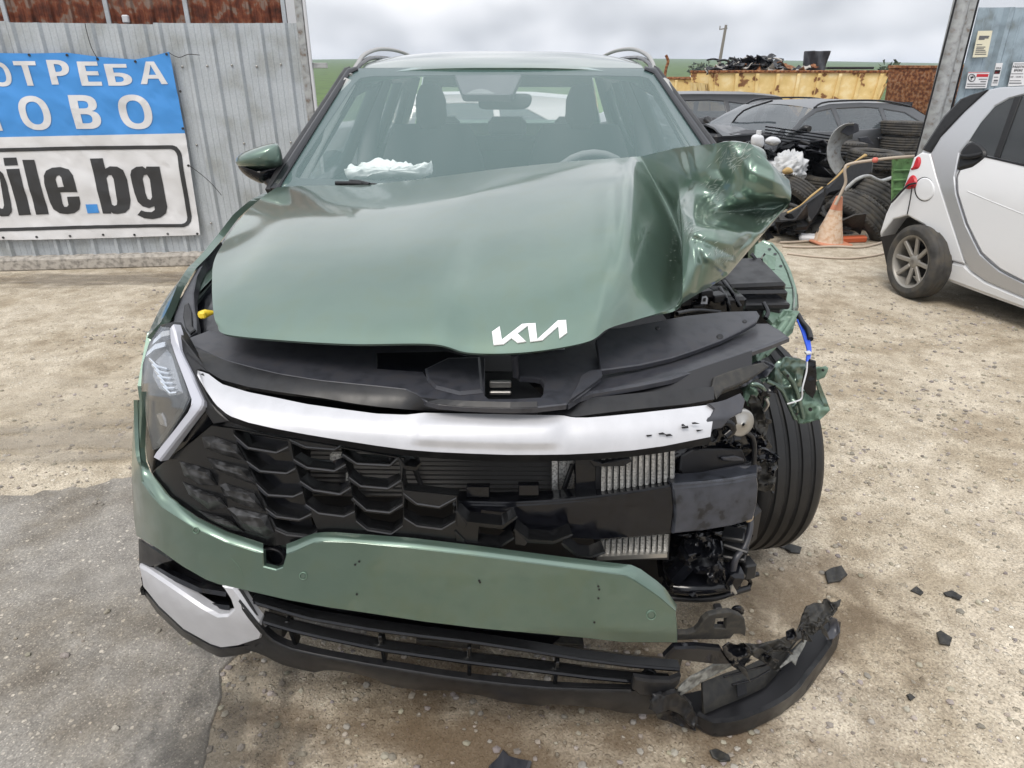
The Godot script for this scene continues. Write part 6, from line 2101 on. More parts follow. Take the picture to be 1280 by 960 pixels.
func make_nose(car: Node3D) -> void:
	# --- cover plate over the radiator, in two halves
	var top_l := on_plane(at(227, 425, -0.34), at(470, 483, -0.14), at(470, 432, -0.32))
	var top_r := on_plane(at(720, 478, -0.14), at(987, 421, -0.40), at(858, 395, -0.45))
	var crease_l := [228, 425.5, 255, 439, 283, 451, 316, 460, 350, 468, 400, 476, 440, 480, 470, 483, 507, 487, 521, 493, 532, 501, 548, 505, 580, 508, 606, 509, 640, 510, 672, 509]
	var lower_l := [233, 440, 262, 466, 278, 475, 312, 484, 350, 490, 400, 497, 440, 504, 470, 508, 500, 511, 518, 512.5, 532, 513.5, 548, 514, 580, 515, 606, 515.5, 640, 516, 672, 516]
	var cover := trace(car, "radiator_cover", M.shroud_grey, [227, 425, 262, 412, 283, 417, 350, 424, 440, 429, 560, 430, 592, 440, 606, 447, 606, 494, 611, 498, 640, 498, 676, 496, 679, 492, 680, 480, 676, 474, 668, 472, 650, 471, 643, 465, 641, 440, 700, 430, 745, 424, 752, 470, 735, 488, 722, 497, 708, 505, 672, 509, 640, 510, 606, 509, 580, 508, 548, 505, 532, 501, 521, 493, 507, 487, 470, 483, 440, 480, 400, 476, 350, 468, 316, 460, 283, 451, 255, 439], top_l, 0.012, 1.0, 18.0)
	trace(cover, "cover_recess", M.gloss_black, [470, 440, 560, 438, 600, 448, 600, 488, 556, 489, 536, 479, 528, 466, 470, 462], func(x: float, y: float) -> Vector3: return top_l.call(x, y) + Vector3(0, 0.001, 0), 0.003, 2.0, 18.0)
	trace(cover, "cover_ramp", M.shroud_grey, [531, 462, 560, 448, 600, 447, 604, 492, 575, 495, 544, 487, 534, 477], func(x: float, y: float) -> Vector3: return top_l.call(x, y) + Vector3(0, 0.005, 0), 0.004, 3.0, 18.0, [], 0.004)
	ribbon(car, "cover_front", M.matte_black_plastic, crease_l, lower_l, top_l, on_nose(0.012), 0.012, 3, 0.004)
	var panel := trace(car, "headlamp_cover_panel", M.shroud_grey, [745, 424, 762, 410, 779, 408.5, 820, 401, 858, 394, 905, 389, 946, 388, 950, 394, 946, 402, 925, 414, 902, 425, 870, 437, 840, 447, 800, 456, 765, 461, 738, 464, 728, 470, 722, 484, 712, 500, 752, 470], top_r, 0.012, 1.0, 18.0)
	panel.set_meta("label", "loose grey black panel pushed up at the smashed side")
	for p in [[822, 410.5, 3.2], [931, 402, 3.2], [900, 421, 4.5]]:
		var c := []
		for k in 10: c.append_array([p[0] + p[2] * cos(TAU * k / 10.0), p[1] + p[2] * 0.8 * sin(TAU * k / 10.0)])
		trace(panel, "clip", M.deep_black, c, func(x: float, y: float) -> Vector3: return top_r.call(x, y) + Vector3(0, 0.002, 0), 0.004, 0.8)
	trace(car, "panel_flank", M.shroud_grey, [738, 464, 765, 462, 800, 457, 840, 448, 870, 438, 902, 426, 925, 415, 946, 403, 960, 403, 974, 411, 987, 421, 965, 430, 938, 439.5, 905, 451, 870, 463, 839, 473, 800, 481, 765, 487, 740, 491, 724, 496, 710, 505, 713, 494, 722, 478, 729, 469], on_plane(at(720, 492, -0.13), at(987, 421, -0.395), at(840, 449, -0.295)), 0.012, 2.0, 18.0, [], 0.003)
	ribbon(car, "trim_backing", M.matte_black_plastic, [672, 509, 690, 508.5, 707, 507, 720, 502, 740, 497, 780, 493, 820, 489, 860, 486, 892, 483], [672, 517, 690, 517, 703, 518, 720, 521, 740, 518, 780, 513, 820, 509, 860, 505, 893, 499], on_nose(0.02), on_nose(0.006), 0.012, 3, 0.002)
	ribbon(car, "cover_gap", M.deep_black, [700, 507, 740, 490, 800, 480, 860, 465, 905, 450, 940, 438], [700, 512, 740, 500, 800, 494, 860, 488, 905, 480, 940, 470], on_nose(0.06), on_nose(0.05), 0.01, 2)
	trace(car, "radiator_support", M.dusty_black_plastic, [890, 483, 893, 471, 905, 466, 930, 458, 955, 452, 962, 458, 945, 470, 925, 480, 905, 488, 896, 499], on_nose(0.035), 0.03, 2.0)
	# latch
	trace(car, "latch_well", M.deep_black, [604, 440, 645, 438, 682, 470, 682, 500, 604, 502], func(x: float, y: float) -> Vector3: return top_l.call(x, y) - Vector3(0, 0.05, 0), 0.02, 0.0)
	var st := start()
	bar(st, at(612, 480, -0.20), at(639, 480, -0.20), 0.012, 0.014)
	bar(st, at(612, 491, -0.185), at(639, 491, -0.185), 0.008, 0.008)
	obj("latch_plate", st, M.bright_metal, car)
	st = start()
	tube(st, [at(645, 470, -0.19), at(644, 452, -0.18), at(643, 442, -0.17)], [0.008, 0.007, 0.009], 6, 3)
	obj("latch_post", st, M.shroud_grey, car)
	var tape := [[668, 438.5, 677, 439.5, M.yellow_plastic], [681, 437, 690, 438, M.red_plastic], [694, 435, 706, 437, M.white_plastic]]
	for q in tape: trace(car, "label_tape", q[4], [q[0], q[1] - 1.5, q[2], q[1] - 2.5, q[2], q[3] + 0.5, q[0], q[3] + 1.0], func(x: float, y: float) -> Vector3: return top_l.call(x, y) + Vector3(0, 0.003, 0), 0.002, 0.0)
	# --- silver bar across the nose
	var st_top := [247, 463, 260, 467, 277, 480, 310, 490, 345, 497, 383, 505, 425, 511, 470, 517, 507, 518.5, 530, 516, 560, 516.5, 615, 517.5, 660, 518.5, 703, 519, 716, 522, 735, 522, 760, 520, 800, 516, 845, 511, 894, 505]
	var st_low := [249, 468, 258, 488, 269, 505, 285, 519, 310, 528, 345, 536, 383, 543, 425, 550, 470, 557, 507, 562, 545, 565, 590, 567, 635, 568.5, 673, 568.5, 710, 568, 750, 566, 790, 563, 830, 557.5, 888, 546]
	var ua := even(poly_of(st_top), 90)
	var ub := even(poly_of(st_low), 90)
	var bg := []
	for k in 13: bg.append(PackedVector3Array())
	for i in 91:
		var p0: Vector3 = nose(ua[i].x, ua[i].y, 0.004)
		var p1: Vector3 = nose(ub[i].x, ub[i].y, -0.020)
		var mid := smoothstep(520.0, 540.0, ua[i].x) * (1.0 - smoothstep(692.0, 712.0, ua[i].x))
		for k in 13:
			var t := k / 12.0
			var full := smoothstep(0.0, 0.35, t) * (1.0 - smoothstep(0.72, 0.86, t))
			bg[k].append(p0.lerp(p1, t) + (eye - p0).normalized() * (0.008 * sin(PI * t) * smoothstep(0.0, 10.0, float(i)) + 0.0075 * mid * full))
	st = start()
	grid_mesh(st, bg, false, bg[0][45] + (bg[0][45] - eye).normalized() * 5.0, false, 0.004)
	var bar_m := obj("silver_trim", st, M.silver_paint, car)
	for k in 7:
		var x := rng.randf_range(800, 882)
		var y := 540.0 + rng.randf_range(-4, 8) - (x - 800) * 0.12
		trace(bar_m, "chip", M.deep_black, [x, y, x + rng.randf_range(2, 9), y - rng.randf_range(0, 2), x + rng.randf_range(3, 10), y + 1.2, x + 1, y + rng.randf_range(1.2, 2.4)], on_nose(-0.0215 if k < 5 else -0.0195), 0.001, 0.0)
	ribbon(car, "trim_underside", M.matte_black_plastic, st_low, [252, 476, 262, 496, 268, 512, 285, 526, 310, 535, 345, 543, 383, 550, 425, 557, 470, 565, 507, 569.5, 545, 573, 590, 575.5, 635, 577, 673, 577, 710, 576, 750, 574, 790, 571, 830, 566, 886, 555], on_nose(-0.010), on_nose(0.022), 0.008, 3)
	# --- headlamp, left
	trace(car, "lamp_surround", M.gloss_black, [216, 402, 228, 424, 240, 445, 250, 470, 260, 492, 268, 512, 274, 522, 264, 531, 240, 551, 197, 584, 189, 592, 183, 570, 178, 520, 176, 480, 178, 455, 186, 428, 200, 406], on_nose(0.055), 0.02, 0.5)
	trace(car, "trim_corner", M.matte_black_plastic, [217, 405, 229, 424, 262, 466, 250, 462, 247, 463, 250, 474, 260, 495, 270, 512, 286, 527, 266, 530, 256, 515, 256, 500, 240, 466, 226, 436], on_nose(0.014), 0.02, 1.2)
	var lamp := trace(car, "headlamp", M.lamp_bucket, [186, 428, 212, 424, 220, 450, 232, 485, 235, 497, 228, 512, 200, 556, 190, 562, 183, 526, 178, 487, 177, 466, 179, 450], on_nose(0.034), 0.01, 1.0)
	trace(lamp, "reflector", M.lamp_chrome, [190, 452, 206, 436, 213, 444, 222, 474, 227, 490, 218, 494, 205, 492, 196, 486, 188, 470], on_nose(0.024), 0.008, 3.0, 12.0, [], 0.005)
	for k in 6:
		var x := 186.0 + k * 3.4
		var y := 448.0 + k * 7.0
		ribbon(lamp, "reflector_rib", M.lamp_ribs, [x, y, x + 9, y + 9, x + 22 - k, y + 13 - k], [x, y + 2.6, x + 9, y + 11.6, x + 22 - k, y + 15.6 - k], on_nose(0.014), on_nose(0.022), 0.003, 2)
	for q in [[192, 425, 203, 414, 212, 413], [184, 440, 194, 430, 206, 427]]:
		ribbon(lamp, "upper_streak", M.lamp_ribs, q, [q[0] - 2, q[1] + 6, q[2] - 1, q[3] + 7, q[4], q[5] + 6], on_nose(0.016), on_nose(0.02), 0.003, 2)
	trace(lamp, "projector", M.lamp_chrome, [194, 518, 202, 516, 206, 524, 208, 534, 199, 531], on_nose(0.026), 0.006, 1.5)
	ribbon(lamp, "lamp_rim", M.matte_black_plastic, [212, 424, 222, 452, 233, 484, 236, 497, 229, 513, 200, 557], [209, 427, 218, 455, 228, 484, 230, 496, 224, 511, 196, 553], on_nose(0.012), on_nose(0.026), 0.008, 2)
	trace(lamp, "lamp_lens", M.lens_glass, [184, 430, 200, 408, 214, 410, 220, 440, 236, 485, 238, 497, 230, 514, 202, 558, 190, 564, 182, 526, 177, 487, 176, 466, 178, 450], on_nose(0.008), 0.004, 1.0)
	var drl := trace(lamp, "daytime_lamp", M.lamp_white, [211, 410, 215, 405, 218, 414, 223, 436, 240, 469, 254, 500, 253, 507, 249, 514, 228, 540, 199, 577, 190, 572, 194, 565, 216, 538, 233, 516, 237, 507, 238, 499, 232, 482, 219, 448, 212, 428], on_nose(-0.002), 0.02, 1.6, 12.0, [], 0.004)
	drl.set_meta("label", "unlit white light guide bent like an arrow")

func make_grille(car: Node3D) -> void:
	# what stands behind the grille: dark box, cooler cores, crash beam
	trace(car, "cooler_shroud", M.deep_black, [280, 520, 900, 520, 900, 560, 880, 690, 860, 745, 760, 745, 300, 720, 230, 640], on_nose(0.27), 0.02, 0.0, 40.0)
	var core := trace(car, "condenser", M.deep_black, [385, 556, 690, 560, 690, 625, 385, 618], on_nose(0.205), 0.02, 0.5, 30.0)
	for k in 11:
		var y := 566.0 + k * 5.6
		ribbon(core, "cooling_fin", M.dark_fin_metal, [388, y - 4, 520, y - 1.5, 690, y], [388, y - 2.4, 520, y + 0.1, 690, y + 1.6], on_nose(0.185), on_nose(0.19), 0.012, 2)
	ribbon(core, "core_end", M.fin_metal, [690, 572, 690, 626], [697, 572, 697, 626], on_nose(0.17), on_nose(0.17), 0.02, 2)
	trace(core, "core_bracket", M.fin_metal, [698, 576, 718, 576, 717, 626, 698, 626], on_nose(0.19), 0.01, 1.0)
	for q in [[512, 570, 534, 626], [716, 580, 702, 620]]:
		var st := start()
		bar(st, nose(q[0], q[1], 0.16), nose(q[2], q[3], 0.16), 0.008, 0.012)
		obj("strut", st, M.matte_black_plastic, core)
	for q in [[412, 568, 432, 574], [432, 592, 416, 606]]:
		trace(core, "pipe_end", M.fin_metal, [q[0], q[1], q[0] + 14, q[1], q[0] + 14, q[1] + 16, q[0], q[1] + 16], on_nose(0.15), 0.02, 1.0)
	var cooler := trace(car, "intercooler", M.deep_black, [745, 560, 842, 548, 842, 610, 836, 700, 745, 702], on_nose(0.125), 0.03, 0.5, 30.0)
	for row in [[752, 838, 574, 558, 614, 602, 12], [750, 830, 676, 668, 700, 692, 12]]:
		for k in row[6]:
			var t: float = k / (row[6] - 1.0)
			var x := lerpf(row[0], row[1], t)
			var y0 := lerpf(row[2], row[3], t)
			var y1 := lerpf(row[4], row[5], t)
			ribbon(cooler, "cooling_fin", M.fin_metal, [x, y0, x - 0.5, y1], [x + 3.6, y0, x + 3.1, y1], on_nose(0.112), on_nose(0.108), 0.012, 2)
	ribbon(cooler, "core_end", M.bright_metal, [746, 696, 834, 692], [746, 701, 834, 697], on_nose(0.10), on_nose(0.10), 0.02, 2)
	trace(car, "core_frame", M.gloss_black, [718, 570, 748, 566, 748, 620, 720, 624], on_nose(0.13), 0.02, 1.0)
	trace(car, "hook_bracket", M.gloss_black, [735, 573, 752, 579, 788, 573, 790, 577, 780, 583, 742, 584], on_nose(0.09), 0.03, 1.0)
	var beam := trace(car, "crash_beam", M.gloss_black, [566, 626, 620, 628, 690, 626, 748, 620, 800, 613, 842, 606, 844, 668, 800, 672, 745, 676, 680, 672, 600, 660, 566, 650], on_nose(0.085), 0.06, 2.0, 16.0, [], 0.004)
	ribbon(beam, "beam_top", M.gloss_black, [566, 618, 640, 619, 700, 615, 748, 608, 800, 601, 842, 595], [566, 626, 640, 627.5, 700, 624, 748, 619, 800, 612, 842, 605], on_nose(0.15), on_nose(0.086), 0.01, 3)
	trace(beam, "beam_end", M.scraped_primer, [841, 605, 880, 602, 915, 598, 946, 592, 949, 606, 947, 630, 942, 650, 915, 658, 880, 664, 841, 668, 844, 640], on_nose(0.075), 0.06, 2.0, 16.0, [], 0.004)
	ribbon(beam, "beam_end_top", M.scraped_primer, [838, 597, 880, 598, 920, 590, 946, 580], [841, 606, 880, 603, 920, 598, 946, 592], on_nose(0.14), on_nose(0.076), 0.01, 3)
	for q in [[583, 608, 612, 622], [648, 606, 674, 620]]:
		trace(beam, "beam_bracket", M.gloss_black, [q[0], q[1], q[2], q[1], q[2], q[3], q[0], q[3]], on_nose(0.10), 0.02, 1.0)
	# the honeycomb: rows of six-sided openings, each row closed below by a ledge
	var ledges := [
		[[292, 543, 310, 559, 345, 565, 360, 558], [308, 576, 325, 588, 358, 591, 369, 585], [319, 603, 335, 618, 366, 620, 378, 615], [332, 635, 345, 645, 374, 649, 389, 642], [344, 662, 358, 668, 385, 671, 396, 664]],
		[[362, 549, 382, 558, 418, 561, 428, 555], [367, 574, 384, 584, 418, 588, 432, 580], [375, 601, 392, 612, 425, 617, 438, 609], [382, 630, 398, 641, 430, 645, 443, 639]],
		[[428, 567, 446, 579, 487, 581, 498, 571], [436, 596, 451, 607, 485, 610, 501, 600], [441, 622, 458, 637, 487, 640, 503, 630], [445, 651, 459, 662, 489, 667, 503, 657]],
		[[504, 616, 521, 629, 549, 633, 570, 622], [505, 647, 521, 657, 552, 661, 569, 651]]]
	var holes := []
	for col in ledges.size():
		var l: Array = ledges[col]
		for r in l.size():
			var b: Array = l[r]
			var t: Array
			if r > 0: t = l[r - 1]
			elif col == 3: t = [506, 592, 521, 600, 549, 604, 567, 594]
			else:
				t = []
				for i in 8: t.append(b[i] - (27.0 if i % 2 else 7.0))
			# lower edge of the ledge above forms the top of this opening
			holes.append([b[0] + 0.5, b[1] - 2.5, b[2] + 0.5, b[3] - 2.0, b[4], b[5] - 2.0, b[6] - 0.5, b[7] - 2.5, t[6] + 0.5, t[7] + 5.0, t[4] + 3, t[5] + 2.0, t[2] + 1, t[3] + 2.0, t[0] + 2.5, t[1] + 5.0])
	var outline := [300, 536, 345, 545, 420, 557, 470, 566, 506, 572, 503, 600, 506, 612, 572, 619, 573, 650, 600, 653, 597, 684, 560, 680, 480, 672, 417, 666, 398, 667, 385, 672, 360, 682, 338, 683, 318, 677, 285, 665, 247, 647, 212, 621, 189, 592, 197, 584, 240, 551, 264, 531]
	var cut := []
	for q in holes:
		var inside := Geometry2D.intersect_polygons(poly_of(q), inset_poly(ccw(poly_of(outline)), 3.0))
		for p in inside: if p.size() > 4: cut.append(p)
	var st := start()
	plate(st, poly_of(outline), on_nose(0.028), 0.036, 1.0, 14.0, cut, 0.0035)
	var grille := obj("grille", st, M.grille_plastic, car)
	# the floor of each opening slopes back as a dark shelf
	for col in ledges.size():
		for b in ledges[col]:
			var up := [b[0] + 2, b[1] - 9, b[2] + 3, b[3] - 12, b[4] - 2, b[5] - 12, b[6] - 2, b[7] - 9]
			ribbon(grille, "ledge_edge", M.grille_edge, b, [b[0] + 0.3, b[1] + 1.5, b[2] + 0.3, b[3] + 1.7, b[4] - 0.3, b[5] + 1.7, b[6] - 0.3, b[7] + 1.5], on_nose(0.0262), on_nose(0.0258), 0.002, 1)
			ribbon(grille, "grille_shelf", M.gloss_black if col < 2 else M.grille_plastic, up, b, on_nose(0.075), on_nose(0.03), 0.006, 2)
	# openings of the first columns are blanked off; further left the pattern is solid facets
	trace(grille, "blanking_plate", M.gloss_black, [296, 540, 362, 550, 368, 580, 380, 615, 392, 660, 385, 670, 340, 680, 320, 640, 300, 590], on_nose(0.062), 0.01, 0.5)
	var facets := [[252, 546, 268, 545, 296, 556, 308, 577, 280, 569, 256, 560], [258, 572, 264, 573, 310, 586, 322, 607, 290, 596, 266, 585], [274, 606, 282, 604, 318, 617, 332, 640, 300, 630, 280, 620],
		[284, 635, 292, 634, 334, 644, 343, 666, 330, 670, 300, 660], [224, 576, 246, 582, 262, 588, 272, 607, 250, 606, 230, 594], [228, 602, 250, 612, 276, 622, 284, 634, 262, 638, 236, 618], [248, 638, 270, 644, 290, 652, 306, 666, 286, 662, 262, 650]]
	for f in facets: faceted(grille, "grille_facet", M.grille_dusty, f, on_nose(0.027), 0.017)
	# broken ends of the honeycomb to the right, ledge by ledge
	for b in [[570, 638, 584, 652, 628, 657, 646, 645], [569, 664, 584, 678, 625, 682, 642, 671], [643, 661, 660, 674, 692, 676, 715, 667], [703, 678, 722, 693, 738, 695, 756, 689], [498, 571, 506, 582, 520, 584, 526, 578]]:
		var w := [b[0], b[1] + 4.5, b[2], b[3] + 4.5, b[4], b[5] + 4.5, b[6], b[7] + 3]
		ribbon(grille, "broken_ledge", M.grille_plastic, b, w, on_nose(0.024), on_nose(0.026), 0.03, 2)
		ribbon(grille, "grille_shelf", M.grille_plastic, [b[0] + 2, b[1] - 4, b[2] + 3, b[3] - 13, b[4] - 2, b[5] - 13, b[6] - 2, b[7] - 3], b, on_nose(0.075), on_nose(0.025), 0.004, 2)
		if b[0] < 660 and b[0] > 560: trace(grille, "broken_web", M.grille_plastic, [b[0], b[1] - 1, b[0] + 3, b[1] + 2, b[2], b[3] + 4, b[2] - 4, b[3] + 9, b[0] + 1, b[1] + 20], on_nose(0.024), 0.02, 0.8)

func ccw(p: PackedVector2Array) -> PackedVector2Array:
	if Geometry2D.is_polygon_clockwise(p): p.reverse()
	return p

# a low pyramid with a flat top over an outline
func faceted(parent: Node, called: String, m: Material, flat: Array, f: Callable, rise: float) -> void:
	var p := poly_of(flat)
	var c := Vector2.ZERO
	for q in p: c += q
	c /= p.size()
	var st := start()
	var top := []
	var low := []
	for q in p:
		var v := c + (q - c) * Vector2(0.62, 0.42)
		var b: Vector3 = f.call(q.x, q.y)
		var t: Vector3 = f.call(v.x, v.y)
		low.append(b)
		top.append(t + (eye - t).normalized() * rise)
	for i in p.size():
		var j := (i + 1) % p.size()
		flat_quad(st, low[i], low[j], top[j], top[i], eye - low[i])
	for i in range(1, p.size() - 1): flat_tri(st, top[0], top[i], top[i + 1], eye - top[0])
	obj(called, st, m, parent)

func make_bumper(car: Node3D) -> void:
	var face := [176, 490, 176, 520, 174, 560, 178, 602, 190, 619, 203, 633, 243, 659, 282, 677, 320, 689, 328.5, 690.5, 329.5, 708, 345, 712, 353, 709, 358, 692, 370, 688, 392, 678, 404, 676, 440, 677, 512, 684, 597, 694, 681, 705, 750, 714, 780, 718, 792, 724, 822, 744, 845, 764, 847, 785, 847, 804, 780, 804, 727, 798, 660, 792, 596, 786, 530, 778, 465, 768, 410, 760, 360, 751, 325, 743, 300, 737, 272, 731, 256, 725, 228, 709, 197, 687, 178, 675, 169, 670, 166, 647, 164, 616, 163, 590, 164, 560, 166, 520]
	var bumper := trace(car, "bumper", M.green_paint, face, on_nose(0.0), 0.012, 1.2, 10.0)
	# the bevel along its upper edge, broken by the towing-eye pocket
	ribbon(bumper, "bumper_lip", M.green_paint, [175, 500, 176, 540, 178, 564, 189, 592, 210, 620, 247, 647, 285, 665, 329, 679], [172, 500, 173, 540, 174, 562, 179, 602, 203, 633, 243, 659, 282, 677, 329, 691], on_nose(0.020), on_nose(-0.001), 0.008, 4, 0.003)
	ribbon(bumper, "bumper_lip", M.green_paint, [358, 680, 367, 677, 390, 667, 400, 665, 417, 665, 512, 672, 597, 682, 681, 693, 753, 702, 789, 706, 799, 710, 829, 732, 846, 756], [358, 692, 370, 688, 392, 678, 404, 676, 440, 677, 512, 684, 597, 694, 681, 705, 750, 714, 780, 718, 792, 724, 822, 744, 845, 764], on_nose(0.020), on_nose(-0.001), 0.008, 4, 0.003)
	trace(bumper, "towing_eye_pocket", M.gloss_black, [326, 676, 361, 676, 357, 712, 326, 712], on_nose(0.045), 0.01, 0.5)
	var st := start()
	lathe(st, Transform3D(Basis(Vector3.RIGHT, PI / 2.0), nose(343, 694, 0.05)), [[0.028, -0.004], [0.028, 0.012], [0.022, 0.014], [0.018, 0.0], [0.0, 0.0]], 18)
	obj("towing_eye_socket", st, M.deep_black, bumper)
	for q in [[245, 663, 3.6], [379, 720, 4.4], [814, 769, 5.6]]:
		st = start()
		var ring := []
		for k in 17: ring.append(nose(q[0] + q[2] * cos(TAU * k / 16.0), q[1] + q[2] * sin(TAU * k / 16.0), -0.001))
		tube(st, ring, 0.0014, 5, 1, false)
		obj("parking_sensor", st, M.inner_green_paint, bumper)
		var disc := []
		for k in 14: disc.append_array([q[0] + (q[2] - 0.9) * cos(TAU * k / 14.0), q[1] + (q[2] - 0.9) * sin(TAU * k / 14.0)])
		trace(bumper, "sensor_cap", M.green_paint, disc, on_nose(-0.0022), 0.002, 0.5)
	for q in [[449, 702], [446, 743], [444, 706], [599, 726], [600, 728], [748, 733], [749, 737], [748, 748], [743, 778]]:
		var disc := []
		for k in 8: disc.append_array([q[0] + 1.5 * cos(TAU * k / 8.0), q[1] + 1.5 * sin(TAU * k / 8.0)])
		trace(bumper, "screw_hole", M.deep_black, disc, on_nose(-0.0012), 0.002, 0.0)
	var mark := []
	for q in [[289, 698], [296, 705], [301, 713], [303, 721]]: mark.append(nose(q[0], q[1], -0.0003))
	st = start()
	tube(st, mark, 0.0005, 4, 3)
	obj("scratch", st, M.inner_green_paint, bumper)
	# --- corner vent and its silver blade
	trace(car, "vent_pocket", M.deep_black, [186, 684, 205, 694, 256, 726, 292, 735, 300, 760, 285, 775, 250, 762, 192, 722, 186, 712], on_nose(0.07), 0.02, 0.0)
	ribbon(car, "vent_corner", M.matte_black_plastic, [173, 674, 180, 679, 197, 690, 214, 701], [174, 706, 179, 708, 186, 709, 194, 706], on_nose(0.012), on_nose(0.012), 0.006, 2)
	for q in [[[190, 696, 215, 711, 250, 727, 280, 733], [186, 702, 215, 719, 250, 735, 283, 740]], [[186, 708, 215, 727, 250, 744, 285, 749], [185, 713, 215, 734, 250, 752, 287, 757]], [[186, 716, 215, 738, 245, 757, 284, 764], [187, 720, 215, 742, 245, 762, 282, 769]]]:
		ribbon(car, "vent_slat", M.gloss_black, q[0], q[1], on_nose(0.06), on_nose(0.02), 0.01, 2)
	var blade := trace(car, "silver_blade", M.silver_paint, [172, 705, 184, 712, 215, 733, 253, 759, 272, 769.5, 284, 769, 291, 762, 287, 750, 275, 731, 292, 734, 298, 742, 311, 762, 323, 779, 328, 793, 325, 800, 297, 809, 276, 811.5, 262, 807, 228, 788, 197, 759, 177, 734], on_nose(-0.002), 0.025, 2.4, 10.0, [], 0.006)
	blade.set_meta("label", "silver blade of the corner vent")
	# --- lower grille
	trace(car, "lower_backing", M.deep_black, [300, 738, 420, 764, 600, 788, 700, 797, 690, 806, 560, 792, 430, 770, 330, 756], on_nose(0.10), 0.02, 0.0)
	var bars := [[[314, 750, 385, 771, 465, 785, 527, 793, 587, 800, 660, 811, 727, 822, 790, 830, 850, 835], 0.02], [[328, 775, 365, 786, 408, 796, 482, 811, 587, 826, 684, 838, 740, 845, 793, 850, 838, 852], 0.012]]
	for b in bars:
		var lo := []
		var up := []
		for i in range(0, b[0].size(), 2):
			lo.append_array([b[0][i], b[0][i + 1] + 5.0])
			up.append_array([b[0][i] + 3, b[0][i + 1] - 12.0])
		ribbon(car, "lower_grille_bar", M.grille_plastic, b[0], lo, on_nose(b[1]), on_nose(b[1] + 0.003), 0.02, 2)
		ribbon(car, "lower_grille_shelf", M.gloss_black, up, b[0], on_nose(b[1] + 0.10), on_nose(b[1] + 0.001), 0.006, 2)
	for q in [[360, 768, 372, 803], [476, 786, 482, 822], [587, 800, 587, 841], [697, 818, 693, 850], [815, 834, 800, 852]]:
		st = start()
		bar(st, nose(q[0], q[1] + 3, 0.035), nose(q[2], q[3], 0.03), 0.009, 0.03)
		obj("lower_grille_post", st, M.grille_plastic, car)
	# a few engine-bay pieces seen through the slots
	for q in [[335, 756, 362, 776], [520, 800, 600, 812], [640, 800, 730, 816], [330, 782, 352, 800]]:
		trace(car, "undertray_piece", M.dusty_black_plastic, [q[0], q[1], q[2], q[1] + 6, q[2], q[3], q[0], q[3] - 4], on_nose(0.22), 0.04, 1.0)
	# --- lip
	var lip_up := [300, 750, 322, 778, 331, 790, 342, 801, 360, 810, 390, 817, 421, 823, 465, 831, 509, 838, 552, 845, 596, 851, 640, 856, 684, 860, 740, 863, 789, 864, 815, 864]
	var lip_lo := [306, 812, 318, 815, 331, 820, 342, 826, 358, 833, 394, 841, 410, 837, 440, 841, 465, 847, 487, 858, 535, 864, 552, 862, 609, 871, 627, 877, 679, 883, 690, 880, 754, 885, 776, 891, 819, 893]
	ribbon(car, "bumper_skirt", M.matte_black_plastic, lip_up, lip_lo, on_nose(0.004), on_nose(0.012), 0.02, 6, 0.010)
	ribbon(car, "skirt_rim", M.matte_black_plastic, [300, 749, 322, 777, 331, 789, 342, 800, 360, 809, 390, 816, 421, 822, 465, 830, 509, 837, 552, 844, 596, 850, 640, 855, 684, 859, 740, 861, 789, 862], [298, 752, 321, 780, 330, 792, 341, 804, 359, 813, 390, 820, 421, 826, 465, 834, 509, 841, 552, 848, 596, 854, 640, 859, 684, 863, 740, 866, 789, 867], on_nose(-0.002), on_nose(-0.006), 0.014, 2, 0.002)
	ribbon(car, "skirt_corner", M.matte_black_plastic, [176, 722, 180, 738, 197, 759, 228, 788, 262, 807, 276, 811, 297, 809, 312, 807], [177, 726, 181, 744, 197, 767, 228, 796, 258, 814, 275, 822, 292, 820, 312, 816], on_nose(0.010), on_nose(0.022), 0.008, 3)
	ribbon(car, "skirt_pillar", M.matte_black_plastic, [294, 735, 306, 752, 318, 771, 328, 788, 330, 800, 318, 808], [304, 738, 316, 757, 328, 778, 338, 796, 344, 812, 330, 818], on_nose(0.006), on_nose(0.01), 0.02, 3, 0.004)

# crumpled sheet between traced outline points: a plate whose depth wanders
func torn(parent: Node, called: String, m: Material, flat: Array, z: float, zx: float, zy: float, rough := 0.012, thick := 0.004, s := 1, bevel := 0.6) -> MeshInstance3D:
	var n := FastNoiseLite.new()
	n.seed = s
	n.frequency = 0.022
	n.fractal_octaves = 2
	var c := Vector2(flat[0], flat[1])
	var f := func(px: float, py: float) -> Vector3:
		var k := n.get_noise_2d(px, py)
		return at(px, py, z + zx * (px - c.x) + zy * (py - c.y) + rough * (1.0 - 2.2 * absf(k)))
	var st := start()
	plate(st, poly_of(flat), f, thick, bevel, 5.0, [], 0.001, null, 2.5)
	return obj(called, st, m, parent)

func lump(parent: Node, called: String, m: Material, px: float, py: float, z: float, size: Vector3, turn := Vector3.ZERO, bevel := 0.006) -> MeshInstance3D:
	var st := start()
	boxat(st, at(px, py, z), size, bevel, turn)
	return obj(called, st, m, parent)

func cable(parent: Node, called: String, m: Material, pts: Array, r: float) -> MeshInstance3D:
	var p := []
	for i in range(0, pts.size(), 3): p.append(at(pts[i], pts[i + 1], pts[i + 2]))
	var st := start()
	tube(st, p, r, 7, 4)
	return obj(called, st, m, parent)

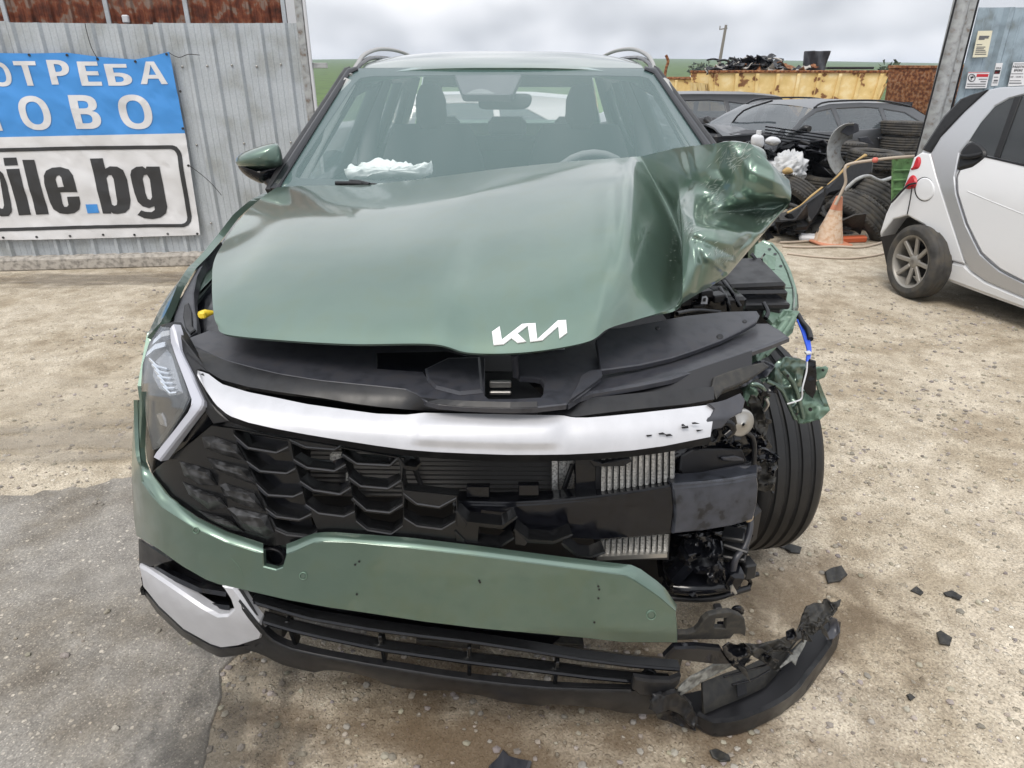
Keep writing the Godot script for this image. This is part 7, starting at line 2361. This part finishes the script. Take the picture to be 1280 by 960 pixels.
func make_smashed_corner(car: Node3D) -> void:
	# engine bay under the lifted bonnet
	var st := start()
	boxat(st, Vector3(0.0, 0.70, -0.78), Vector3(1.30, 0.34, 0.75), 0.03)
	obj("engine", st, M.deep_black, car)
	# fuse box and battery
	var bay := lump(car, "fuse_box", M.gloss_black, 936, 366, -0.80, Vector3(0.16, 0.06, 0.16), Vector3(0, 0.05, 0), 0.008)
	lump(bay, "fuse_box_lid", M.matte_black_plastic, 931, 345, -0.83, Vector3(0.165, 0.035, 0.20), Vector3(0.12, 0.05, 0.03), 0.008)
	lump(bay, "fuse_box_rim", M.matte_black_plastic, 940, 372, -0.76, Vector3(0.15, 0.018, 0.17), Vector3(0, 0.05, 0), 0.004)
	lump(bay, "fuse_box_foot", M.matte_black_plastic, 943, 388, -0.74, Vector3(0.10, 0.07, 0.12), Vector3(0, 0.05, 0), 0.006)
	var batt := lump(car, "battery", M.gloss_black, 872, 376, -0.72, Vector3(0.20, 0.08, 0.2), Vector3(0, 0.05, 0), 0.008)
	for q in [[862, 368], [880, 366], [896, 371], [853, 376], [870, 383]]:
		lump(batt, "battery_vent", M.matte_black_plastic, q[0], q[1], -0.62, Vector3(0.035, 0.02, 0.04), Vector3(0, 0.2, 0.1), 0.003)
	trace(batt, "label", M.white_plastic, [876, 380, 878, 371, 883, 370, 885, 373, 884, 380], on_z(-0.585), 0.002, 0.0)
	trace(batt, "label_print", M.deep_black, [878.5, 377, 879.5, 373, 882.5, 372.5, 882, 377], on_z(-0.583), 0.001, 0.0, 16.0, [poly_of([880, 376, 880.5, 374, 881.7, 373.8, 881.3, 376])])
	lump(batt, "terminal_clamp", M.bright_metal, 916, 381, -0.66, Vector3(0.035, 0.025, 0.03), Vector3(0, 0.2, 0.1), 0.004)
	for q in [[905, 352, -0.7, 915, 366, -0.64, 925, 383, -0.62], [900, 360, -0.66, 909, 375, -0.6, 911, 388, -0.6], [846, 392, -0.5, 870, 388, -0.55, 900, 390, -0.58], [955, 379, -0.66, 960, 390, -0.62, 957, 398, -0.6]]:
		cable(car, "wiring_loom", M.gloss_black, q, 0.006)
	# bared inner wing
	var apron := on_plane(at(952, 302, -1.30), at(996, 387, -0.74), at(930, 330, -1.02))
	var ap := trace(car, "inner_wing", M.inner_green_paint, [944, 306, 955, 299, 966, 303, 978, 316, 989, 338, 996, 360, 997, 380, 990, 392, 966, 403, 955, 392, 950, 360, 942, 330], apron, 0.01, 1.0, 12.0)
	ribbon(ap, "inner_wing_edge", M.green_paint, [957, 299, 970, 303, 981, 315, 992, 337, 999, 360, 1000, 375, 996, 388], [953, 302, 965, 307, 974, 318, 984, 340, 991, 360, 992, 375, 991, 388], func(x: float, y: float) -> Vector3: return apron.call(x, y) + Vector3(0.0, -0.02, 0), func(x: float, y: float) -> Vector3: return apron.call(x, y) + Vector3(0, 0.004, 0), 0.02, 4, 0.012)
	cable(ap, "panel_seam", M.deep_black, [964, 360, -0.875, 978, 360, -0.865, 991, 360, -0.855], 0.0015)
	for q in [[981, 377], [969, 318], [976, 333], [962, 312]]:
		var c := []
		for k in 8: c.append_array([q[0] + 2.2 * cos(TAU * k / 8.0), q[1] + 1.4 * sin(TAU * k / 8.0)])
		trace(ap, "bolt_hole", M.deep_black, c, func(x: float, y: float) -> Vector3: return apron.call(x, y) + Vector3(0, 0.002, 0), 0.002, 0.0)
	torn(ap, "wing_bracket", M.inner_green_paint, [953, 323, 958, 317, 970, 322, 969, 336, 957, 338, 955, 333], -0.92, 0.0, 0.002, 0.02, 0.004, 3)
	torn(ap, "wing_bracket", M.gloss_black, [938, 318, 946, 327, 955, 333, 953, 322, 958, 318, 956, 316, 949, 326, 941, 315], -0.93, 0.0, 0.002, 0.01, 0.004, 4)
	# the rail that ran forward to the lamp, bent down
	var rail := torn(car, "wing_rail", M.inner_green_paint, [1000, 389, 996, 396, 991, 416, 978, 428, 962, 441, 948, 452, 930, 464, 925, 460, 940, 446, 957, 425, 966, 410, 972, 401, 985, 392, 994, 388], -0.62, -0.0006, 0.0014, 0.02, 0.012, 5)
	for q in [[[968, 408, 950, 432, 932, 458], 0.008], [[982, 403, 962, 430, 944, 452], 0.010], [[992, 398, 976, 422, 956, 444], 0.008]]:
		var c := []
		for i in range(0, q[0].size(), 2): c.append_array([q[0][i], q[0][i + 1], -0.59 + 0.0014 * (q[0][i + 1] - 389)])
		cable(rail, "rail_rib", M.inner_green_paint, c, q[1])
	torn(rail, "rail_flange", M.inner_green_paint, [972, 408, 974, 396, 981, 388, 990, 388, 999, 391, 990, 400, 984, 409, 976, 412], -0.60, 0.0, 0.001, 0.012, 0.005, 6)
	torn(car, "torn_mount", M.scraped_primer, [905, 470, 925, 462, 944, 455, 956, 452, 968, 458, 960, 470, 945, 474, 930, 484, 915, 488, 900, 487], -0.33, -0.0012, 0.001, 0.03, 0.006, 7)
	# the torn bracket hanging over the wheel
	var br := torn(car, "torn_wing_bracket", M.green_paint, [947, 474, 958, 466, 966, 458, 974, 448, 985, 446, 1000, 448, 1008, 452, 1012, 470, 1008, 490, 1002, 508, 999, 527, 993, 524, 986, 508, 977, 490, 968, 480, 958, 476, 950, 482], -0.52, -0.0006, 0.0004, 0.022, 0.005, 8)
	br.set_meta("label", "torn green bracket of the wing hanging over the tyre")
	for q in [[1013, 512, 2.4], [1029, 463, 1.6], [996, 518, 1.6], [985, 470, 1.8]]:
		var c := []
		for k in 9: c.append_array([q[0] + q[2] * cos(TAU * k / 9.0), q[1] + q[2] * sin(TAU * k / 9.0)])
		trace(br, "bolt_hole", M.deep_black, c, on_z(-0.462), 0.002, 0.0)
	cable(br, "pressed_rib", M.green_paint, [978, 462, -0.475, 992, 480, -0.48, 1000, 505, -0.48, 1004, 522, -0.48], 0.007)
	cable(br, "rolled_edge", M.green_paint, [958, 476, -0.49, 976, 486, -0.49, 986, 506, -0.49, 994, 524, -0.49], 0.006)
	torn(br, "bracket_foot", M.inner_green_paint, [1001, 505, 1010, 488, 1018, 486, 1026, 490, 1032, 502, 1038, 513, 1031, 520, 1025, 525, 1011, 527, 1000, 529, 998, 520], -0.50, 0.0, 0.0006, 0.02, 0.006, 9)
	torn(br, "bracket_ear", M.inner_green_paint, [1018, 468, 1020, 461, 1032, 457, 1036, 460, 1034, 466, 1031, 472, 1022, 476], -0.53, 0.0, 0.0, 0.015, 0.006, 10)
	torn(br, "bracket_plate", M.gloss_black, [1009, 455, 1013, 450, 1020, 452, 1021, 470, 1020, 490, 1016, 498, 1008, 492, 1004, 484], -0.485, 0.0, 0.0, 0.006, 0.008, 11)
	torn(br, "bracket_edge", M.green_paint, [1020, 478, 1024, 476, 1030, 492, 1037, 509, 1038, 514, 1033, 513, 1026, 496], -0.49, 0.0, 0.0, 0.008, 0.006, 12)
	cable(br, "wire", M.white_plastic, [984, 505, -0.43, 994, 502, -0.43, 1002, 498, -0.44, 1003, 485, -0.44, 1008, 465, -0.46, 1009, 452, -0.47], 0.0022)
	var curl := torn(car, "curled_strip", M.inner_green_paint, [929, 486, 935, 481, 945, 483, 949, 492, 944, 500, 940, 509, 934, 508, 931, 498], -0.36, 0.0, 0.0, 0.03, 0.006, 13)
	cable(curl, "curl_edge", M.green_paint, [929, 487, -0.36, 940, 480, -0.34, 952, 484, -0.35, 958, 496, -0.36, 957, 508, -0.36, 950, 514, -0.37], 0.006)
	torn(curl, "curl_tail", M.gloss_black, [945, 478, 956, 482, 960, 496, 957, 512, 948, 520, 940, 514, 950, 500], -0.40, 0.0, 0.0, 0.02, 0.006, 14)
	cable(car, "cable_clip", M.bright_metal, [957, 498, -0.33, 960, 505, -0.33, 955, 513, -0.34], 0.004)
	# blue wires
	cable(car, "black_sleeve", M.matte_black_plastic, [997, 393, -0.70, 1002, 402, -0.67, 1010, 412, -0.62, 1013, 424, -0.58], 0.008)
	for k in 3:
		var d := k * 2.4 - 2.0
		cable(car, "blue_wire", M.blue_plastic, [999 + d, 400, -0.68, 1004 + d, 412, -0.64, 1008 + d, 424, -0.59, 1011 + d * 0.6, 438, -0.55, 1010 + d * 0.5, 449, -0.52, 1011 + d, 456, -0.49], 0.0035)
	lump(car, "wire_tape", M.white_plastic, 1010, 441, -0.535, Vector3(0.014, 0.006, 0.014), Vector3(0, 0, 0.2), 0.001)
	# lamp carrier behind the missing headlamp
	var carrier := torn(car, "lamp_carrier", M.gloss_black, [842, 560, 850, 552, 868, 546, 888, 545, 898, 524, 910, 530, 935, 528, 946, 540, 950, 560, 950, 588, 930, 596, 880, 602, 848, 606, 840, 590], -0.22, -0.0012, 0.0004, 0.014, 0.03, 15)
	trace(carrier, "carrier_recess", M.deep_black, [852, 570, 866, 562, 900, 561, 928, 562, 934, 576, 926, 586, 890, 592, 856, 598, 850, 588], on_z(-0.205, -0.0011, 0.0004, 842, 560), 0.01, 1.5)
	cable(carrier, "carrier_rib", M.shroud_grey, [872, 596, -0.215, 900, 590, -0.245, 930, 585, -0.28, 948, 586, -0.31], 0.009)
	cable(carrier, "carrier_rib", M.matte_black_plastic, [930, 540, -0.28, 940, 546, -0.29, 943, 562, -0.29, 942, 580, -0.29], 0.006)
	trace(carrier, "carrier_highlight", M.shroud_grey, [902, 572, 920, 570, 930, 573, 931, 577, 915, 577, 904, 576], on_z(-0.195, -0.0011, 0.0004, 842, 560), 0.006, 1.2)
	trace(carrier, "trim_stub", M.shroud_grey, [885, 504, 893, 511, 889, 519, 883, 526, 886, 536, 883, 549, 892, 537, 903, 535, 912, 524, 928, 515, 932, 500, 926, 491, 908, 499, 897, 502], on_nose(-0.010), 0.008, 0.8, 6.0)
	for q in [[876, 556], [905, 550], [922, 556], [868, 552]]:
		st = start()
		lathe(st, Transform3D(Basis(Vector3.RIGHT, PI / 2.0), at(q[0], q[1], -0.22 - 0.0012 * (q[0] - 842) + 0.02)), [[0.008, -0.004], [0.008, 0.006], [0.006, 0.009], [0.0, 0.009]], 10)
		obj("screw_boss", st, M.gloss_black, carrier)
	# horn
	st = start()
	lathe(st, Transform3D(Basis.from_euler(Vector3(PI / 2.0 - 0.15, 0, -0.25)), at(925, 528, -0.255)), [[0.0, -0.02], [0.030, -0.02], [0.033, -0.008], [0.033, 0.004], [0.029, 0.008], [0.025, 0.006], [0.020, 0.009], [0.009, 0.010], [0.008, 0.014], [0.0, 0.014]], 28)
	var horn := obj("horn", st, M.bright_metal, car)
	cable(horn, "horn_bracket", M.gloss_black, [896, 534, -0.22, 908, 527, -0.215, 915, 536, -0.215, 906, 545, -0.21], 0.011)
	cable(horn, "horn_bracket", M.gloss_black, [908, 527, -0.215, 914, 520, -0.22, 917, 530, -0.22], 0.008)
	# shredded plastic between carrier and tyre
	for q in [[[936, 505, 950, 500, 954, 515, 960, 528, 952, 545, 945, 538, 942, 522], -0.36, 17], [[946, 560, 957, 562, 967, 568, 976, 574, 968, 578, 958, 578, 950, 574], -0.33, 18], [[944, 576, 960, 577, 970, 580, 968, 600, 962, 614, 950, 612, 946, 596], -0.37, 19], [[938, 540, 952, 544, 956, 556, 950, 566, 940, 560], -0.34, 20], [[950, 520, 962, 528, 958, 545, 966, 560, 957, 562, 950, 550], -0.40, 41]]:
		torn(car, "shredded_plastic", M.dusty_black_plastic if q[2] % 2 else M.gloss_black, q[0], q[1], 0.0, 0.0, 0.03, 0.006, q[2])
	torn(car, "wing_liner_scrap", M.dusty_black_plastic, [946, 592, 958, 588, 968, 596, 966, 610, 958, 616, 946, 612], -0.36, 0.0, 0.0, 0.03, 0.005, 21)
	# wreckage under the beam end
	var low := torn(car, "lower_carrier", M.gloss_black, [832, 674, 850, 668, 900, 664, 936, 655, 940, 668, 934, 690, 928, 712, 926, 738, 900, 744, 850, 748, 834, 732, 828, 705], -0.235, -0.0006, 0.0, 0.02, 0.03, 22)
	for q in [[905, 668, 0.05, 0.012, 0.1], [908, 680, 0.06, 0.012, -0.1], [906, 692, 0.055, 0.012, 0.1]]:
		lump(low, "carrier_step", M.matte_black_plastic, q[0] + 12, q[1], -0.215, Vector3(q[2], q[3], 0.05), Vector3(0, -0.4, q[4]), 0.003)
	for q in [[862, 690, 0.05, 0.05], [880, 705, 0.06, 0.03], [850, 712, 0.03, 0.07], [893, 716, 0.05, 0.05], [868, 727, 0.08, 0.02], [915, 720, 0.04, 0.06]]:
		lump(low, "broken_block", M.gloss_black, q[0], q[1], -0.19, Vector3(q[2], q[3], 0.05), Vector3(rng.randf(), rng.randf(), rng.randfn(0, 0.3)), 0.008)
	lump(low, "broken_block", M.matte_black_plastic, 931, 706, -0.22, Vector3(0.03, 0.045, 0.06), Vector3(0, 0.2, 0.05), 0.004)
	cable(low, "drive_hose", M.gloss_black, [842, 734, -0.18, 868, 736, -0.17, 900, 733, -0.18, 918, 728, -0.20], 0.016)
	cable(low, "pinched_strap", M.shroud_grey, [938, 648, -0.24, 937, 665, -0.22, 930, 684, -0.20, 920, 698, -0.18, 916, 715, -0.18], [0.008, 0.007, 0.006, 0.011, 0.012] if false else 0.008)
	torn(low, "torn_web", M.gloss_black, [855, 676, 880, 670, 900, 676, 905, 700, 896, 706, 880, 695, 865, 700, 858, 690], -0.18, 0.0, 0.0, 0.04, 0.005, 23)
	torn(low, "torn_web", M.gloss_black, [880, 712, 900, 704, 912, 716, 906, 730, 890, 728], -0.17, 0.0, 0.0, 0.04, 0.005, 24)
	cable(low, "undertray_rail", M.matte_black_plastic, [836, 747, -0.20, 870, 749, -0.19, 895, 747, -0.19, 915, 741, -0.20, 936, 735, -0.22], 0.008)
	for q in [[935, 728, -0.22, 0.016], [930, 735, -0.22, 0.012]]:
		cable(low, "strap_loop", M.gloss_black, [923, 724, -0.21, 932, 722, -0.22, 938, 728, -0.23, 933, 737, -0.22, 923, 738, -0.21], 0.005)
	for k in 16:
		var q := Vector2(rng.randf_range(842, 928), rng.randf_range(676, 736))
		var z := -0.19 - 0.0006 * (q.x - 832) + rng.randfn(0, 0.012)
		if k % 3 == 0: cable(low, "hose", M.gloss_black, [q.x, q.y, z, q.x + rng.randfn(8, 8), q.y + rng.randfn(0, 8), z + 0.02, q.x + rng.randfn(16, 8), q.y + rng.randfn(6, 10), z], rng.randf_range(0.004, 0.009))
		else: torn(low, "torn_web", M.gloss_black if k % 2 else M.matte_black_plastic, [q.x, q.y, q.x + rng.randf_range(6, 18), q.y + rng.randfn(0, 5), q.x + rng.randf_range(4, 16), q.y + rng.randf_range(4, 12), q.x - rng.randf_range(0, 5), q.y + rng.randf_range(3, 10)], z, 0.0, 0.0, 0.03, 0.005, 80 + k)
	for k in 12:
		var q := Vector2(rng.randf_range(936, 966), rng.randf_range(480, 610))
		var z := -0.31 - rng.randf() * 0.05
		torn(car, "shredded_plastic", M.gloss_black if k % 2 else M.dusty_black_plastic, [q.x, q.y, q.x + rng.randf_range(4, 12), q.y + rng.randfn(2, 5), q.x + rng.randf_range(3, 12), q.y + rng.randf_range(6, 16), q.x - rng.randf_range(0, 5), q.y + rng.randf_range(4, 12)], z, 0.0, 0.0, 0.025, 0.004, 110 + k)
	torn(low, "foil_clip", M.bright_metal, [912, 733, 916, 731, 919, 736, 922, 742, 919, 744, 916, 740, 914, 743], -0.165, 0.0, 0.0, 0.006, 0.002, 25)
	# the foam stuck to the beam end
	st = start()
	dome(st, [932, 642, 938, 640, 942, 645, 940, 651, 934, 653, 931, 648], -0.20, 0.012, 0.012)
	obj("foam_scrap", st, M.foam, car)
	# bracket hanging behind the bumper corner
	var hang := trace(car, "hanging_bracket", M.dusty_black_plastic, [846, 792, 860, 792, 869, 789, 874, 784, 879, 775, 886, 769, 898, 766, 913, 765, 926, 770, 931, 774, 933, 786, 932, 796, 926, 793, 918, 793, 913, 799, 900, 800, 870, 800, 846, 801], on_nose(0.02), 0.012, 1.0, 12.0, [poly_of([895, 774, 908, 773, 907, 786, 893, 785])])
	lump(hang, "bracket_tab", M.matte_black_plastic, 897, 760, -0.13, Vector3(0.018, 0.016, 0.02), Vector3(0, 0, 0.1), 0.003)
	lump(hang, "bracket_tab", M.gloss_black, 902, 780, -0.135, Vector3(0.02, 0.008, 0.014), Vector3(0, 0, 0.1), 0.002)
	st = start()
	dome(st, [914, 762, 918, 757, 926, 757, 930, 762, 929, 768, 920, 769], -0.165, 0.015, 0.015)
	obj("bracket_knob", st, M.gloss_black, hang)
	# --- the bumper's torn end lying on the ground
	var skid := func(px: float, py: float) -> Vector3: return ground(px, py, 0.035)
	var fl := trace(car, "torn_bumper_end", M.deep_black, [850, 868, 870, 905, 895, 915, 930, 905, 975, 885, 1010, 858, 1038, 815, 1048, 776, 1036, 772, 1012, 790, 985, 815, 930, 850], skid, 0.012, 1.0, 20.0)
	fl.set_meta("label", "torn off black end of the bumper lying on the gravel")
	ribbon(fl, "skirt_wall", M.matte_black_plastic, [871, 894, 878, 898, 892, 904, 912, 903, 930, 899, 950, 891, 968, 883, 986, 872, 1000, 860, 1008, 848, 1016, 838, 1030, 820, 1040, 805, 1042, 790, 1044, 776], [868, 907, 876, 914, 892, 921, 912, 920, 932, 915, 954, 905, 976, 893, 992, 880, 1004, 870, 1014, 857, 1024, 842, 1036, 826, 1046, 810, 1050, 792, 1051, 777], on_height(0.075), on_height(0.012), 0.012, 4, 0.004)
	ribbon(fl, "skirt_inner_wall", M.dusty_black_plastic, [878, 853, 905, 842, 935, 832, 965, 818, 990, 800, 1010, 786], [880, 893, 905, 882, 930, 872, 955, 860, 972, 842, 985, 815], on_height(0.10), on_height(0.045), 0.008, 6, 0.006)
	trace(fl, "inner_slot", M.deep_black, [920, 850, 932, 846, 934, 866, 922, 871], on_height(0.082), 0.004, 0.5)
	torn(fl, "pale_strip", M.pale_plastic, [846, 866, 852, 856, 868, 845, 893, 832, 906, 829, 919, 831, 900, 841, 876, 854, 858, 866, 850, 871], -0.06, -0.0009, 0.0, 0.008, 0.006, 26)
	torn(fl, "pale_shard", M.pale_plastic, [972, 838, 984, 824, 994, 812, 1008, 798, 1011, 796, 1006, 808, 998, 822, 995, 832, 990, 826], -0.21, -0.0012, 0.0016, 0.008, 0.004, 27)
	var tongue := torn(fl, "torn_tongue", M.dusty_black_plastic, [989, 798, 996, 786, 1002, 772, 1006, 762, 1010, 757, 1020, 754, 1030, 754, 1033, 747, 1037, 753, 1045, 752, 1052, 748, 1050, 757, 1042, 765, 1039, 771, 1036, 777, 1026, 787, 1012, 793, 998, 801, 990, 805], -0.30, -0.001, 0.002, 0.03, 0.006, 28)
	tongue.set_meta("label", "ragged upper flap of the torn bumper end")
	torn(fl, "torn_flap", M.shroud_grey, [1036, 776, 1041, 772, 1047, 775, 1049, 790, 1042, 798, 1034, 800, 1032, 794, 1038, 786], -0.35, 0.0, 0.001, 0.012, 0.004, 29)
	torn(fl, "torn_flange", M.dusty_black_plastic, [905, 812, 925, 806, 950, 804, 968, 800, 985, 796, 995, 802, 985, 812, 968, 816, 940, 820, 920, 824, 908, 822], -0.14, -0.0012, 0.001, 0.02, 0.005, 30)
	for q in [[[903, 810, 912, 804, 922, 808, 930, 803, 936, 808, 940, 818, 934, 828, 928, 838, 922, 828, 912, 826, 906, 818], 31], [[936, 806, 948, 808, 962, 818, 974, 834, 970, 838, 955, 828, 944, 822], 32], [[908, 822, 920, 824, 934, 838, 926, 840, 914, 832], 33], [[960, 805, 974, 800, 984, 806, 976, 812, 966, 812], 34], [[984, 790, 992, 786, 996, 796, 990, 806, 984, 800], 35]]:
		torn(fl, "shard", M.gloss_black if q[1] % 2 else M.dusty_black_plastic, q[0], -0.09 - 0.0012 * (q[0][0] - 900), -0.001, 0.0, 0.045, 0.004, q[1])
	# splinters and drooping strings of plastic along the tear
	for k in 26:
		var t := rng.randf()
		var q := Vector2(lerpf(905, 1040, t), lerpf(826, 760, t * t) + rng.randfn(0, 5))
		var e := q + Vector2(rng.randfn(4, 9), rng.randfn(4, 9))
		var m := q.lerp(e, 0.5) + Vector2(rng.randfn(0, 4), rng.randfn(0, 4))
		var z := -0.10 - 0.0013 * (q.x - 900)
		if k % 2:
			cable(fl, "splinter", M.gloss_black, [q.x, q.y, z, m.x, m.y, z + 0.02, e.x, e.y, z + 0.01], 0.0022)
		else:
			torn(fl, "splinter", M.dusty_black_plastic, [q.x, q.y, m.x + 3, m.y - 2, e.x, e.y, m.x - 3, m.y + 2], z + 0.01, 0.0, 0.0, 0.02, 0.003, 50 + k, 0.2)
	for q in [[905, 846, 935, 838, 968, 828], [915, 856, 940, 850, 962, 838], [930, 812, 950, 818, 972, 826], [946, 810, 962, 820, 976, 838]]:
		cable(fl, "tear_string", M.gloss_black, [q[0], q[1], -0.10 - 0.0013 * (q[0] - 900), q[2], q[3], -0.09 - 0.0013 * (q[2] - 900), q[4], q[5], -0.10 - 0.0013 * (q[4] - 900)], 0.003)
	trace(fl, "upper_blade", M.gloss_black, [830, 823, 843, 810, 870, 809, 902, 812, 912, 826, 916, 831, 895, 832, 870, 829, 848, 826, 840, 826], on_nose(-0.004), 0.014, 2.0, 12.0, [], 0.004)
	trace(fl, "lower_clasp", M.matte_black_plastic, [793, 848, 812, 851, 838, 852, 852, 846, 850, 856, 842, 864, 826, 872, 800, 870, 790, 862], on_nose(-0.006), 0.014, 2.0, 12.0, [], 0.004)
	torn(fl, "crushed_skirt", M.matte_black_plastic, [815, 866, 832, 870, 846, 866, 856, 872, 866, 884, 870, 896, 868, 908, 858, 900, 848, 892, 836, 888, 822, 893, 815, 888], -0.045, -0.0006, 0.0, 0.02, 0.012, 36)
	torn(fl, "crushed_skirt", M.gloss_black, [818, 889, 840, 888, 856, 896, 868, 908, 870, 914, 850, 908, 834, 902, 822, 899], -0.065, -0.0006, 0.0, 0.012, 0.008, 37)

func make_debris() -> void:
	var bits := [
		[[1031, 714, 1040, 709, 1052, 706, 1060, 718, 1050, 725, 1036, 728], "larger black plastic flake lying nearest to the front tyre", 0.012],
		[[1180, 740, 1190, 737, 1204, 745, 1200, 749, 1184, 744], "thin curved black sliver, farthest to the right of the flakes", 0.01],
		[[1139, 737, 1146, 732, 1154, 739, 1150, 743], "smallest grey flake between the thin sliver and the larger flake", 0.008],
		[[1170, 790, 1176, 787, 1190, 796, 1188, 806, 1174, 803], "squarish dark grey flake lying below the thin sliver", 0.01],
		[[888, 937, 896, 935, 912, 943, 914, 950, 900, 951, 892, 946], "black fragment on the gravel before the torn bumper end", 0.012],
		[[974, 682, 985, 678, 1002, 683, 1000, 691, 988, 689], "flat dark fragment half under the front tyre", 0.01],
		[[1132, 868, 1138, 866, 1145, 871, 1140, 875], "tiny dark chip on the ground right of the torn bumper end", 0.008]]
	for b in bits:
		var st := start()
		plate(st, poly_of(b[0]), func(px: float, py: float) -> Vector3: return ground(px, py, b[2] + 0.004 * sin(px * 0.3)), 0.006, 0.8, 8.0)
		tag(obj("plastic_fragment", st, M.dusty_black_plastic), b[1], "debris", "plastic fragments on the ground")
	var st := start()
	plate(st, poly_of([614, 955, 622, 946, 628, 936, 636, 944, 650, 948, 662, 950, 658, 962, 640, 975, 612, 975]), func(px: float, py: float) -> Vector3: return ground(px, py, 0.02 + 0.010 * sin(px * 0.2)), 0.008, 1.0, 8.0)
	tag(obj("plastic_fragment", st, M.shroud_grey), "grey torn plastic fragment at the bottom edge of the photo", "debris", "plastic fragments on the ground")
